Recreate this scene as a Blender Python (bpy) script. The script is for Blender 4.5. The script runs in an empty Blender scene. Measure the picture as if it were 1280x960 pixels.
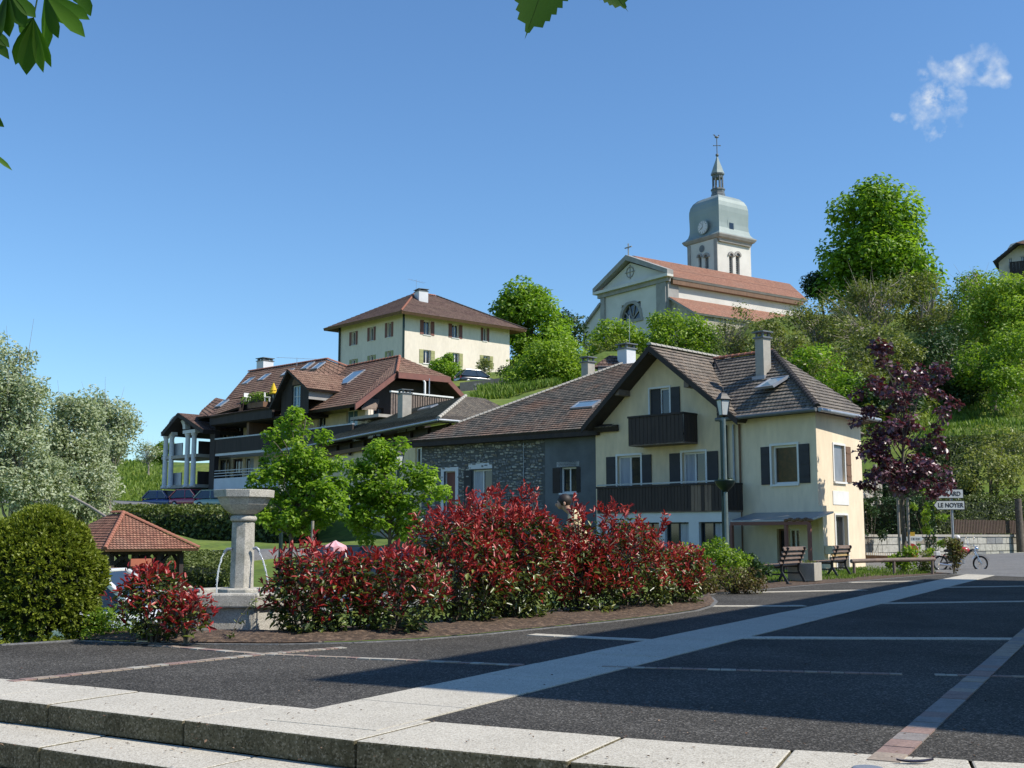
import bpy, math, random
import numpy as np
from mathutils import Vector, Matrix, Euler, noise as mnoise
R = random.Random(7)
NR = np.random.default_rng(11)
rad = math.radians
SC = bpy.context.scene
COL = SC.collection

# ------------------------------------------------------------------ camera
F = 1450.0
EYE = 1.15
PITCH = math.atan(190.0 / F)
cd = bpy.data.cameras.new('camera')
cd.sensor_width = 36.0
cd.lens = F / 1280.0 * 36.0
cd.clip_start = 0.05
cd.clip_end = 6000
cam = bpy.data.objects.new('camera', cd)
COL.objects.link(cam)
cam.location = (0, 0, EYE)
cam.rotation_euler = (math.pi / 2 + PITCH, 0, 0)
SC.camera = cam

# ------------------------------------------------------------------ sky, sun, exposure
SUN_AZ = rad(-20)            # horizontal direction to the sun, from +X
SUN_EL = rad(47)
sd = Vector((math.cos(SUN_EL) * math.cos(SUN_AZ), math.cos(SUN_EL) * math.sin(SUN_AZ), math.sin(SUN_EL)))
W = bpy.data.worlds.new('World')
SC.world = W
W.use_nodes = True
wn, wl = W.node_tree.nodes, W.node_tree.links
wn.clear()
wo = wn.new('ShaderNodeOutputWorld')
bg = wn.new('ShaderNodeBackground')
bg.inputs['Strength'].default_value = 0.102
sky = wn.new('ShaderNodeTexSky')
sky.sky_type = 'NISHITA'
sky.sun_disc = False
sky.sun_elevation = SUN_EL
sky.sun_rotation = math.pi / 2 - SUN_AZ
sky.altitude = 700
sky.air_density = 1.3
sky.dust_density = 0.0
sky.ozone_density = 4.5
wl.new(bg.outputs[0], wo.inputs[0])
# one small fair-weather cloud, as two or three soft puffs broken up by noise
tcw = wn.new('ShaderNodeTexCoord')
def wmath(op, a, b=None, clamp=False):
    n = wn.new('ShaderNodeMath'); n.operation = op; n.use_clamp = clamp
    for i, v in enumerate((a, b)):
        if v is None: continue
        if isinstance(v, (int, float)): n.inputs[i].default_value = v
        else: wl.new(v, n.inputs[i])
    return n.outputs[0]
def raydir(px, py):
    u, v = (px - 640) / F, (480 - py) / F
    return Vector((u, math.cos(PITCH) - v * math.sin(PITCH), math.sin(PITCH) + v * math.cos(PITCH)))
cn = wn.new('ShaderNodeTexNoise'); cn.inputs['Scale'].default_value = 36; cn.inputs['Detail'].default_value = 7
cn.inputs['Roughness'].default_value = 0.62
wl.new(tcw.outputs['Generated'], cn.inputs['Vector'])
wv = wn.new('ShaderNodeTexNoise'); wv.inputs['Scale'].default_value = 38; wv.inputs['Detail'].default_value = 6
wl.new(tcw.outputs['Generated'], wv.inputs['Vector'])
ws_ = wn.new('ShaderNodeVectorMath'); ws_.operation = 'SCALE'; ws_.inputs['Scale'].default_value = .06
wc_ = wn.new('ShaderNodeVectorMath'); wc_.operation = 'SUBTRACT'; wc_.inputs[1].default_value = (.5, .5, .5)
wl.new(wv.outputs['Color'], wc_.inputs[0]); wl.new(wc_.outputs[0], ws_.inputs[0])
wa_ = wn.new('ShaderNodeVectorMath'); wa_.operation = 'ADD'; wl.new(tcw.outputs['Generated'], wa_.inputs[0]); wl.new(ws_.outputs[0], wa_.inputs[1])
tot = None
for (px, py, r, a) in ((1172, 135, 30, 1.0), (1160, 152, 20, .7), (1185, 90, 24, .65), (1215, 82, 25, .7), (1243, 84, 20, .6),
                       (1147, 94, 14, .75), (1125, 147, 12, .55), (1190, 118, 14, .6)):
    d = raydir(px, py).normalized()
    vm = wn.new('ShaderNodeVectorMath'); vm.operation = 'DISTANCE'
    vm.inputs[1].default_value = d
    wl.new(wa_.outputs[0], vm.inputs[0])
    q = wmath('DIVIDE', vm.outputs['Value'], r / F)
    q = wmath('SUBTRACT', 1.0, q, True)
    q = wmath('MULTIPLY', q, a)
    tot = q if tot is None else wmath('MAXIMUM', tot, q)
k = wmath('SUBTRACT', cn.outputs['Fac'], 0.34)
k = wmath('MULTIPLY', k, 2.6, True)
k = wmath('MULTIPLY', k, tot)
k = wmath('MULTIPLY', k, 2.3, True)
mixc = wn.new('ShaderNodeMixRGB')
wl.new(k, mixc.inputs['Fac'])
skm = wn.new('ShaderNodeVectorMath'); skm.operation = 'MULTIPLY'; skm.inputs[1].default_value = (.75, .955, 1.12)
wl.new(sky.outputs[0], skm.inputs[0]); wl.new(skm.outputs[0], mixc.inputs['Color1'])
mixc.inputs['Color2'].default_value = (5.6, 6.0, 6.4, 1)
wl.new(mixc.outputs[0], bg.inputs['Color'])

sl = bpy.data.lights.new('sun', 'SUN')
sl.energy = 4.0
sl.angle = rad(0.53)
sl.color = (1.0, 0.935, 0.83)
so = bpy.data.objects.new('sun', sl)
COL.objects.link(so)
so.rotation_euler = sd.to_track_quat('Z', 'Y').to_euler()
SC.view_settings.view_transform = 'Standard'
SC.view_settings.look = 'None'
SC.view_settings.exposure = 0.5
SC.view_settings.gamma = 1.0
SC.cycles.max_bounces = 6
SC.cycles.transparent_max_bounces = 8
SC.cycles.use_denoising = True

# ------------------------------------------------------------------ measuring helpers
def P(px, py, Y):
    d = raydir(px, py)
    t = Y / d.y
    return Vector((d.x * t, Y, EYE + d.z * t))
def G(px, py, z=0.0):
    d = raydir(px, py)
    t = (z - EYE) / d.z
    return Vector((d.x * t, d.y * t, z))
def PZ(px, py, z):
    return G(px, py, z)

class Wall:
    """a vertical plane; s runs along d, z is height, off is distance outwards"""
    def __init__(self, p, d, n=None):
        self.p = Vector((p[0], p[1])); self.d = Vector(d).normalized()
        n0 = Vector((self.d.y, -self.d.x))
        if n is None:
            if n0.dot(-self.p) < 0: n0 = -n0
        elif n0.dot(Vector(n)) < 0: n0 = -n0
        self.n = n0
    def hit(self, px, py, off=0.0):
        r = raydir(px, py)
        q = self.p + self.n * off
        t = q.dot(self.n) / (r.x * self.n.x + r.y * self.n.y)
        h = Vector((r.x * t, r.y * t))
        return ((h - q).dot(self.d), EYE + r.z * t)
    def s(self, px, py=600, off=0.0): return self.hit(px, py, off)[0]
    def z(self, px, py, off=0.0): return self.hit(px, py, off)[1]
    def at(self, s, z, off=0.0):
        q = self.p + self.d * s + self.n * off
        return Vector((q.x, q.y, z))

# ------------------------------------------------------------------ materials
MATS = {}
def nt(m): return m.node_tree.nodes, m.node_tree.links
def ramp(n, stops):
    e = n.color_ramp.elements
    while len(e) < len(stops): e.new(0.5)
    for el, (p, c) in zip(e, stops):
        el.position = p; el.color = (*c, 1) if len(c) == 3 else c
def mat(name, c1, c2=None, scale=3.0, rough=0.8, bump=0.0, bscale=None, detail=6, metal=0.0, spec=0.5, c3=None,
        coord='Object', stretch=(1, 1, 1), fine=0.0, fscale=60, coat=0.0, trans=0.0):
    m = bpy.data.materials.new(name); m.use_nodes = True
    n, l = nt(m); n.clear()
    out = n.new('ShaderNodeOutputMaterial'); b = n.new('ShaderNodeBsdfPrincipled')
    b.inputs['Roughness'].default_value = rough
    b.inputs['Metallic'].default_value = metal
    b.inputs['Specular IOR Level'].default_value = spec
    b.inputs['Coat Weight'].default_value = coat
    l.new(b.outputs[0], out.inputs[0])
    tc = n.new('ShaderNodeTexCoord'); mp = n.new('ShaderNodeMapping')
    mp.inputs['Scale'].default_value = stretch
    l.new(tc.outputs[coord], mp.inputs['Vector'])
    c2 = c2 or tuple(x * .8 for x in c1)
    nz = n.new('ShaderNodeTexNoise'); nz.inputs['Scale'].default_value = scale; nz.inputs['Detail'].default_value = detail
    nz.inputs['Roughness'].default_value = .6
    l.new(mp.outputs[0], nz.inputs['Vector'])
    cr = n.new('ShaderNodeValToRGB'); l.new(nz.outputs['Fac'], cr.inputs['Fac'])
    st = [(.32, c2), (.68, c1)] if c3 is None else [(.28, c2), (.5, c1), (.7, c3)]
    ramp(cr, st)
    col = cr.outputs[0]
    nf = n.new('ShaderNodeTexNoise'); nf.inputs['Scale'].default_value = fscale; nf.inputs['Detail'].default_value = 3
    l.new(mp.outputs[0], nf.inputs['Vector'])
    if fine > 0:
        mr = n.new('ShaderNodeMapRange'); mr.inputs['From Min'].default_value = .3; mr.inputs['From Max'].default_value = .7
        mr.inputs['To Min'].default_value = 1 - fine; mr.inputs['To Max'].default_value = 1 + fine
        l.new(nf.outputs['Fac'], mr.inputs[0])
        vm = n.new('ShaderNodeVectorMath'); vm.operation = 'SCALE'
        l.new(col, vm.inputs[0]); l.new(mr.outputs[0], vm.inputs['Scale'])
        col = vm.outputs[0]
    l.new(col, b.inputs['Base Color'])
    if bump > 0:
        bp = n.new('ShaderNodeBump'); bp.inputs['Strength'].default_value = 1.0; bp.inputs['Distance'].default_value = bump
        if bscale:
            nb = n.new('ShaderNodeTexNoise'); nb.inputs['Scale'].default_value = bscale; nb.inputs['Detail'].default_value = 5
            l.new(mp.outputs[0], nb.inputs['Vector']); l.new(nb.outputs['Fac'], bp.inputs['Height'])
        else: l.new(nf.outputs['Fac'], bp.inputs['Height'])
        l.new(bp.outputs[0], b.inputs['Normal'])
    MATS[name] = m
    return m

def tile_mat(name, ca, cb, cc, lich=None, w=.17, h=.3, lfac=.5, bump=.02):
    """tiles on UV in metres: colour differs tile by tile, with broad weathering"""
    m = bpy.data.materials.new(name); m.use_nodes = True
    n, l = nt(m); n.clear()
    out = n.new('ShaderNodeOutputMaterial'); b = n.new('ShaderNodeBsdfPrincipled'); b.inputs['Roughness'].default_value = .85
    b.inputs['Specular IOR Level'].default_value = .25
    l.new(b.outputs[0], out.inputs[0])
    tc = n.new('ShaderNodeTexCoord')
    br = n.new('ShaderNodeTexBrick'); br.offset = .5
    br.inputs['Scale'].default_value = 1; br.inputs['Brick Width'].default_value = w; br.inputs['Row Height'].default_value = h
    br.inputs['Mortar Size'].default_value = .012; br.inputs['Mortar Smooth'].default_value = .3
    br.inputs['Color1'].default_value = (0, 0, 0, 1); br.inputs['Color2'].default_value = (1, 1, 1, 1)
    br.inputs['Mortar'].default_value = (.1, .1, .1, 1); br.inputs['Bias'].default_value = 0
    l.new(tc.outputs['UV'], br.inputs['Vector'])
    cr = n.new('ShaderNodeValToRGB'); ramp(cr, [(.0, ca), (.5, cb), (1, cc)])
    l.new(br.outputs['Color'], cr.inputs['Fac'])
    nz = n.new('ShaderNodeTexNoise'); nz.inputs['Scale'].default_value = .55; nz.inputs['Detail'].default_value = 8
    nz.inputs['Roughness'].default_value = .7
    l.new(tc.outputs['Object'], nz.inputs['Vector'])
    mx = n.new('ShaderNodeMixRGB'); mx.inputs['Color2'].default_value = (*(lich or cb), 1)
    mr = n.new('ShaderNodeMapRange'); mr.inputs['From Min'].default_value = .45; mr.inputs['From Max'].default_value = .62
    mr.inputs['To Max'].default_value = lfac
    l.new(nz.outputs['Fac'], mr.inputs[0]); l.new(mr.outputs[0], mx.inputs['Fac']); l.new(cr.outputs[0], mx.inputs['Color1'])
    n2 = n.new('ShaderNodeTexNoise'); n2.inputs['Scale'].default_value = 9; n2.inputs['Detail'].default_value = 5
    l.new(tc.outputs['Object'], n2.inputs['Vector'])
    m2 = n.new('ShaderNodeMapRange'); m2.inputs['From Min'].default_value = .3; m2.inputs['From Max'].default_value = .7
    m2.inputs['To Min'].default_value = .72; m2.inputs['To Max'].default_value = 1.28
    l.new(n2.outputs['Fac'], m2.inputs[0])
    vm = n.new('ShaderNodeVectorMath'); vm.operation = 'SCALE'; l.new(mx.outputs[0], vm.inputs[0]); l.new(m2.outputs[0], vm.inputs['Scale'])
    mo = n.new('ShaderNodeMixRGB'); mo.inputs['Color2'].default_value = (.02, .017, .015, 1)
    l.new(br.outputs['Fac'], mo.inputs['Fac']); l.new(vm.outputs[0], mo.inputs['Color1'])
    l.new(mo.outputs[0], b.inputs['Base Color'])
    bp = n.new('ShaderNodeBump'); bp.inputs['Distance'].default_value = bump; bp.invert = True
    l.new(br.outputs['Fac'], bp.inputs['Height']); l.new(bp.outputs[0], b.inputs['Normal'])
    MATS[name] = m
    return m

def leaf_mat(name, dark, mid, light, rough=.45, trans=.35, tcol=None, spec=.4):
    m = bpy.data.materials.new(name); m.use_nodes = True
    n, l = nt(m); n.clear()
    out = n.new('ShaderNodeOutputMaterial'); b = n.new('ShaderNodeBsdfPrincipled')
    b.inputs['Roughness'].default_value = rough; b.inputs['Specular IOR Level'].default_value = spec
    at = n.new('ShaderNodeAttribute'); at.attribute_name = 'tint'
    cr = n.new('ShaderNodeValToRGB'); ramp(cr, [(0.0, dark), (.5, mid), (1.0, light)])
    l.new(at.outputs['Fac'], cr.inputs['Fac']); l.new(cr.outputs[0], b.inputs['Base Color'])
    tr = n.new('ShaderNodeBsdfTranslucent')
    if tcol: tr.inputs['Color'].default_value = (*tcol, 1)
    else:
        vm = n.new('ShaderNodeVectorMath'); vm.operation = 'MULTIPLY'; vm.inputs[1].default_value = (1.25, 1.35, .7)
        l.new(cr.outputs[0], vm.inputs[0]); l.new(vm.outputs[0], tr.inputs['Color'])
    mx = n.new('ShaderNodeMixShader'); mx.inputs[0].default_value = trans
    l.new(b.outputs[0], mx.inputs[1]); l.new(tr.outputs[0], mx.inputs[2]); l.new(mx.outputs[0], out.inputs[0])
    MATS[name] = m
    return m

def speckle_mat(name, base, lo, hi, scale, rough=.85, bump=.002, patch=.12, pscale=.8, stain=None):
    m = bpy.data.materials.new(name); m.use_nodes = True
    n, l = nt(m); n.clear()
    out = n.new('ShaderNodeOutputMaterial'); b = n.new('ShaderNodeBsdfPrincipled'); b.inputs['Roughness'].default_value = rough
    b.inputs['Specular IOR Level'].default_value = .12
    l.new(b.outputs[0], out.inputs[0])
    tc = n.new('ShaderNodeTexCoord')
    vo = n.new('ShaderNodeTexVoronoi'); vo.inputs['Scale'].default_value = scale
    l.new(tc.outputs['Object'], vo.inputs['Vector'])
    sp = n.new('ShaderNodeSeparateColor'); l.new(vo.outputs['Color'], sp.inputs[0])
    cr = n.new('ShaderNodeValToRGB'); ramp(cr, [(.0, lo), (.45, base), (.75, base), (1.0, hi)])
    l.new(sp.outputs[0], cr.inputs['Fac'])
    nz = n.new('ShaderNodeTexNoise'); nz.inputs['Scale'].default_value = pscale; nz.inputs['Detail'].default_value = 8
    nz.inputs['Roughness'].default_value = .65
    l.new(tc.outputs['Object'], nz.inputs['Vector'])
    mr = n.new('ShaderNodeMapRange'); mr.inputs['From Min'].default_value = .3; mr.inputs['From Max'].default_value = .7
    mr.inputs['To Min'].default_value = 1 - patch; mr.inputs['To Max'].default_value = 1 + patch
    l.new(nz.outputs['Fac'], mr.inputs[0])
    vm = n.new('ShaderNodeVectorMath'); vm.operation = 'SCALE'; l.new(cr.outputs[0], vm.inputs[0]); l.new(mr.outputs[0], vm.inputs['Scale'])
    col = vm.outputs[0]
    if stain:
        ns = n.new('ShaderNodeTexNoise'); ns.inputs['Scale'].default_value = 5; ns.inputs['Detail'].default_value = 6
        l.new(tc.outputs['Object'], ns.inputs['Vector'])
        ms = n.new('ShaderNodeMapRange'); ms.inputs['From Min'].default_value = .5; ms.inputs['From Max'].default_value = .75
        ms.inputs['To Max'].default_value = .7
        l.new(ns.outputs['Fac'], ms.inputs[0])
        mx = n.new('ShaderNodeMixRGB'); mx.inputs['Color2'].default_value = (*stain, 1)
        l.new(ms.outputs[0], mx.inputs['Fac']); l.new(col, mx.inputs['Color1']); col = mx.outputs[0]
    l.new(col, b.inputs['Base Color'])
    bp = n.new('ShaderNodeBump'); bp.inputs['Distance'].default_value = bump
    l.new(vo.outputs['Distance'], bp.inputs['Height']); l.new(bp.outputs[0], b.inputs['Normal'])
    MATS[name] = m
    return m

M_ASPH = speckle_mat('asphalt', (.062, .058, .051), (.028, .027, .025), (.19, .18, .165), 90, patch=.38, pscale=.45, bump=.004)
M_ROAD = speckle_mat('road_asphalt', (.17, .17, .168), (.12, .12, .12), (.24, .24, .24), 40, patch=.12)
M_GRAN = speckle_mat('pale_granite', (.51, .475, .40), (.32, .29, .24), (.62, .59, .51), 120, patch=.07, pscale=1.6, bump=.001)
M_GRANS = speckle_mat('granite_side', (.125, .11, .068), (.06, .052, .03), (.24, .21, .15), 90, patch=.4, pscale=3.5, stain=(.05, .045, .022))  # slab sides, coloured much darker than the tops
M_FGRAN = speckle_mat('fountain_granite', (.47, .445, .39), (.30, .285, .25), (.56, .54, .48), 110, patch=.22, pscale=3, bump=.002, stain=(.19, .19, .14))
M_PAV = [mat('porphyry_red', (.30, .20, .165), (.22, .15, .13), 8, fine=.2), mat('porphyry_grey', (.27, .24, .22), (.19, .17, .16), 8, fine=.2),
         mat('porphyry_tan', (.36, .29, .22), (.26, .21, .17), 8, fine=.2)]
M_CREAM = mat('cream_render', (.80, .645, .43), (.68, .545, .36), 1.1, .9, .004, 40, fine=.07, fscale=5, stretch=(1, 1, .35))
M_CREAM2 = mat('pale_cream_render', (.79, .705, .59), (.70, .625, .52), .7, .9, .004, 40, fine=.05, fscale=5, stretch=(1, 1, .35))
M_GREYR = mat('grey_render', (.15, .165, .175), (.10, .11, .115), 1.0, .92, .006, 30, fine=.12)
M_WHITE = mat('white_paint', (.78, .77, .74), (.70, .69, .66), 2, .6)
M_WHITER = mat('white_render', (.70, .71, .72), (.60, .61, .62), 1, .85, .003, 40)
M_CHURCH = mat('church_render', (.68, .655, .60), (.56, .54, .49), .35, .9, .004, 20, fine=.06)
M_CHST = mat('church_cut_stone', (.36, .35, .33), (.26, .25, .235), .8, .9)
M_RUBBLE = mat('rubble_wall', (.55, .50, .40), (.27, .25, .20), 2.2, .95, .05, 3.0, fine=.2, fscale=7)
M_DARKW = mat('dark_stained_wood', (.040, .028, .024), (.022, .016, .014), 3, .75, .003, 30, stretch=(1, 1, .15))
M_BOARD = mat('balcony_board', (.060, .042, .034), (.035, .025, .022), 5, .8, .003, 30, stretch=(1, 1, .15))
M_BOARDL = mat('sunlit_board', (.27, .19, .135), (.15, .10, .075), 5, .8, .003, 30, stretch=(1, 1, .15))  # sunlight put into the colour, for the lit stretch of balcony
M_BRWOOD = mat('brown_wood', (.20, .11, .06), (.13, .07, .04), 4, .7, stretch=(1, 1, .2))
M_OLDW = mat('weathered_wood', (.23, .17, .135), (.13, .10, .085), 6, .75, .002, 40)
M_SHUT = mat('charcoal_shutter', (.030, .028, .032), (.020, .019, .022), 4, .6)
M_SHUTR = mat('brick_red_shutter', (.22, .085, .065), (.17, .07, .055), 3, .7)
M_SHUTG = mat('olive_green_shutter', (.35, .35, .15), (.29, .29, .13), 3, .7)
M_GLASS = mat('window_glass', (.020, .024, .030), (.012, .014, .018), 1.5, .06, spec=.8)
M_CURT = mat('net_curtain', (.50, .52, .55), (.30, .32, .36), 9, .8, stretch=(1, 1, .05))
M_AMBER = mat('warm_reflecting_glass', (.09, .05, .025), (.03, .028, .02), 6, .1, spec=.7)
M_ZINC = mat('zinc_metal', (.38, .40, .43), (.30, .32, .35), 3, .45, metal=.5)
M_DOME = mat('grey_green_roof_metal', (.30, .345, .325), (.24, .285, .27), .5, .5, metal=.15, spec=.4, stretch=(1, 1, .3))
M_LEAD = mat('dark_lead', (.15, .16, .165), (.10, .11, .115), 2, .5)
M_MET = mat('dark_green_iron', (.020, .045, .040), (.014, .032, .030), 3, .4, metal=.3)
M_BLK = mat('black_iron', (.018, .018, .020), (.012, .012, .013), 3, .45)
M_LGLASS = mat('frosted_lantern_glass', (.62, .66, .66), (.52, .56, .56), 5, .3)
M_CONC = mat('concrete', (.42, .39, .33), (.32, .30, .26), 3, .9, fine=.1)
M_STON = [mat('stone_pale', (.50, .48, .42), (.30, .29, .25), 7, .9, .01, 20), mat('stone_mid', (.25, .255, .25), (.17, .17, .17), 7, .9, .01, 20),
          mat('stone_warm', (.30, .26, .20), (.18, .16, .13), 7, .9, .01, 20)]
M_MORT = mat('dark_mortar', (.12, .125, .125), (.085, .09, .09), 5, .95, .01, 25)
M_SOIL = mat('bark_mulch', (.085, .055, .036), (.03, .02, .014), 14, .95, .03, 30, c3=(.22, .15, .10), fine=.3, fscale=90)
M_BARK = mat('grey_bark', (.16, .135, .10), (.08, .065, .05), 9, .9, .01, 30)
M_TWIG = mat('pale_twigs', (.34, .30, .25), (.22, .19, .16), 9, .9)
M_GRASS = mat('meadow_grass', (.105, .155, .016), (.055, .105, .010), .35, .95, .10, 1.2, c3=(.17, .20, .03), fine=.28, fscale=2.5)
M_COREG = mat('inner_shade_green', (.018, .030, .008), (.010, .018, .005), 4, .95)  # near-black green standing in for the shade inside dense foliage
T_BROWN = tile_mat('brown_tiles', (0.149, 0.084, 0.061), (0.216, 0.124, 0.088), (0.284, 0.169, 0.121), (0.324, 0.216, 0.149), h=.32)
T_DKBR = tile_mat('dark_brown_tiles', (0.106, 0.065, 0.056), (0.150, 0.094, 0.077), (0.188, 0.119, 0.098), (0.213, 0.150, 0.112), h=.32)
T_MIX = tile_mat('mossy_mixed_tiles', (.085, .08, .07), (.155, .14, .118), (.22, .175, .14), (.34, .17, .10), lfac=.42, h=.26)
T_GREYT = tile_mat('grey_brown_tiles', (0.122, 0.107, 0.094), (0.179, 0.155, 0.130), (0.244, 0.204, 0.163), (0.276, 0.244, 0.195), lfac=.4, h=.26)
T_WARM = tile_mat('weathered_tan_tiles', (.12, .10, .084), (.185, .155, .125), (.26, .20, .15), (.28, .24, .19), lfac=.5, h=.26)
T_RED = tile_mat('orange_red_tiles', (.24, .105, .07), (.33, .15, .10), (.40, .20, .13), (.30, .19, .14), h=.125, w=.11)
T_CHUR = tile_mat('church_salmon_tiles', (.31, .155, .105), (.37, .19, .13), (.42, .225, .155), (.33, .20, .15), h=.4, w=.3, lfac=.5)
M_RIDGE = mat('dark_ridge_tile', (.055, .045, .040), (.035, .03, .028), 7, .85)
M_RIDGER = mat('red_ridge_tile', (.38, .15, .09), (.28, .12, .08), 7, .8)
L_LIME = leaf_mat('lime_leaf', (.08, .165, .012), (.20, .33, .026), (.34, .47, .07), trans=.5)
L_FRESH = leaf_mat('fresh_leaf', (.085, .155, .014), (.19, .30, .028), (.31, .42, .055), trans=.45)
L_OLIVE = leaf_mat('olive_leaf', (.085, .105, .022), (.17, .20, .045), (.28, .30, .09), trans=.35)
L_SILV = leaf_mat('silver_leaf', (.20, .25, .13), (.37, .42, .26), (.54, .57, .43), rough=.6, trans=.3)
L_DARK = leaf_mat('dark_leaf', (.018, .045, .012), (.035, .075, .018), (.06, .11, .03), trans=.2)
L_YEW = leaf_mat('yew_leaf', (.045, .075, .008), (.125, .165, .016), (.24, .28, .03), trans=.25)
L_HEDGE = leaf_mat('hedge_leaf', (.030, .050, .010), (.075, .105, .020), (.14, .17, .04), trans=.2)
L_PURP = leaf_mat('purple_leaf', (.03, .013, .017), (.085, .034, .048), (.21, .105, .14), rough=.38, trans=.15, tcol=(.22, .03, .04), spec=.6)
L_RED = leaf_mat('red_leaf', (.16, .012, .012), (.36, .026, .030), (.55, .13, .10), rough=.38, trans=.25, tcol=(.5, .03, .02), spec=.5)
L_GREENG = leaf_mat('glossy_green_leaf', (.025, .045, .010), (.085, .115, .020), (.26, .29, .07), rough=.34, trans=.2, spec=.6)
L_CHEST = leaf_mat('chestnut_leaf', (.045, .11, .008), (.08, .18, .012), (.13, .26, .02), rough=.5, trans=.6)
L_GRASS = leaf_mat('grass_blade', (.08, .15, .015), (.14, .22, .025), (.24, .31, .05), rough=.6, trans=.3)

# ------------------------------------------------------------------ objects
def wloc(o):
    v = Vector((0, 0, 0))
    while o is not None:
        v += Vector(o.location); o = o.parent
    return v
def tag(o, label=None, cat=None, group=None, kind=None):
    if label: o['label'] = label
    if cat: o['category'] = cat
    if group: o['group'] = group
    if kind: o['kind'] = kind
    return o
def thing(name, label, cat, loc=(0, 0, 0), rz=0.0, group=None):
    o = bpy.data.objects.new(name, None); COL.objects.link(o)
    o.empty_display_size = .2
    o.location = loc; o.rotation_euler = (0, 0, rz)
    return tag(o, label, cat, group)
def link(name, me, parent=None):
    o = bpy.data.objects.new(name, me); COL.objects.link(o)
    if parent is not None: o.parent = parent
    return o
def kids(o): return [c for c in ALLKIDS.get(o.name, [])]
def copy_tree(o, loc=None, rz=None, scale=None, label=None, group=None):
    ch = list(o.children)
    c = o.copy(); COL.objects.link(c)
    for k_ in ch:
        gk = list(k_.children)
        d = k_.copy(); COL.objects.link(d); d.parent = c
        for g_ in gk:
            e = g_.copy(); COL.objects.link(e); e.parent = d
    if loc is not None: c.location = loc
    if rz is not None: c.rotation_euler = (0, 0, rz)
    if scale is not None: c.scale = scale if hasattr(scale, '__len__') else (scale,) * 3
    if label: c['label'] = label
    if group: c['group'] = group
    return c

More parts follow.
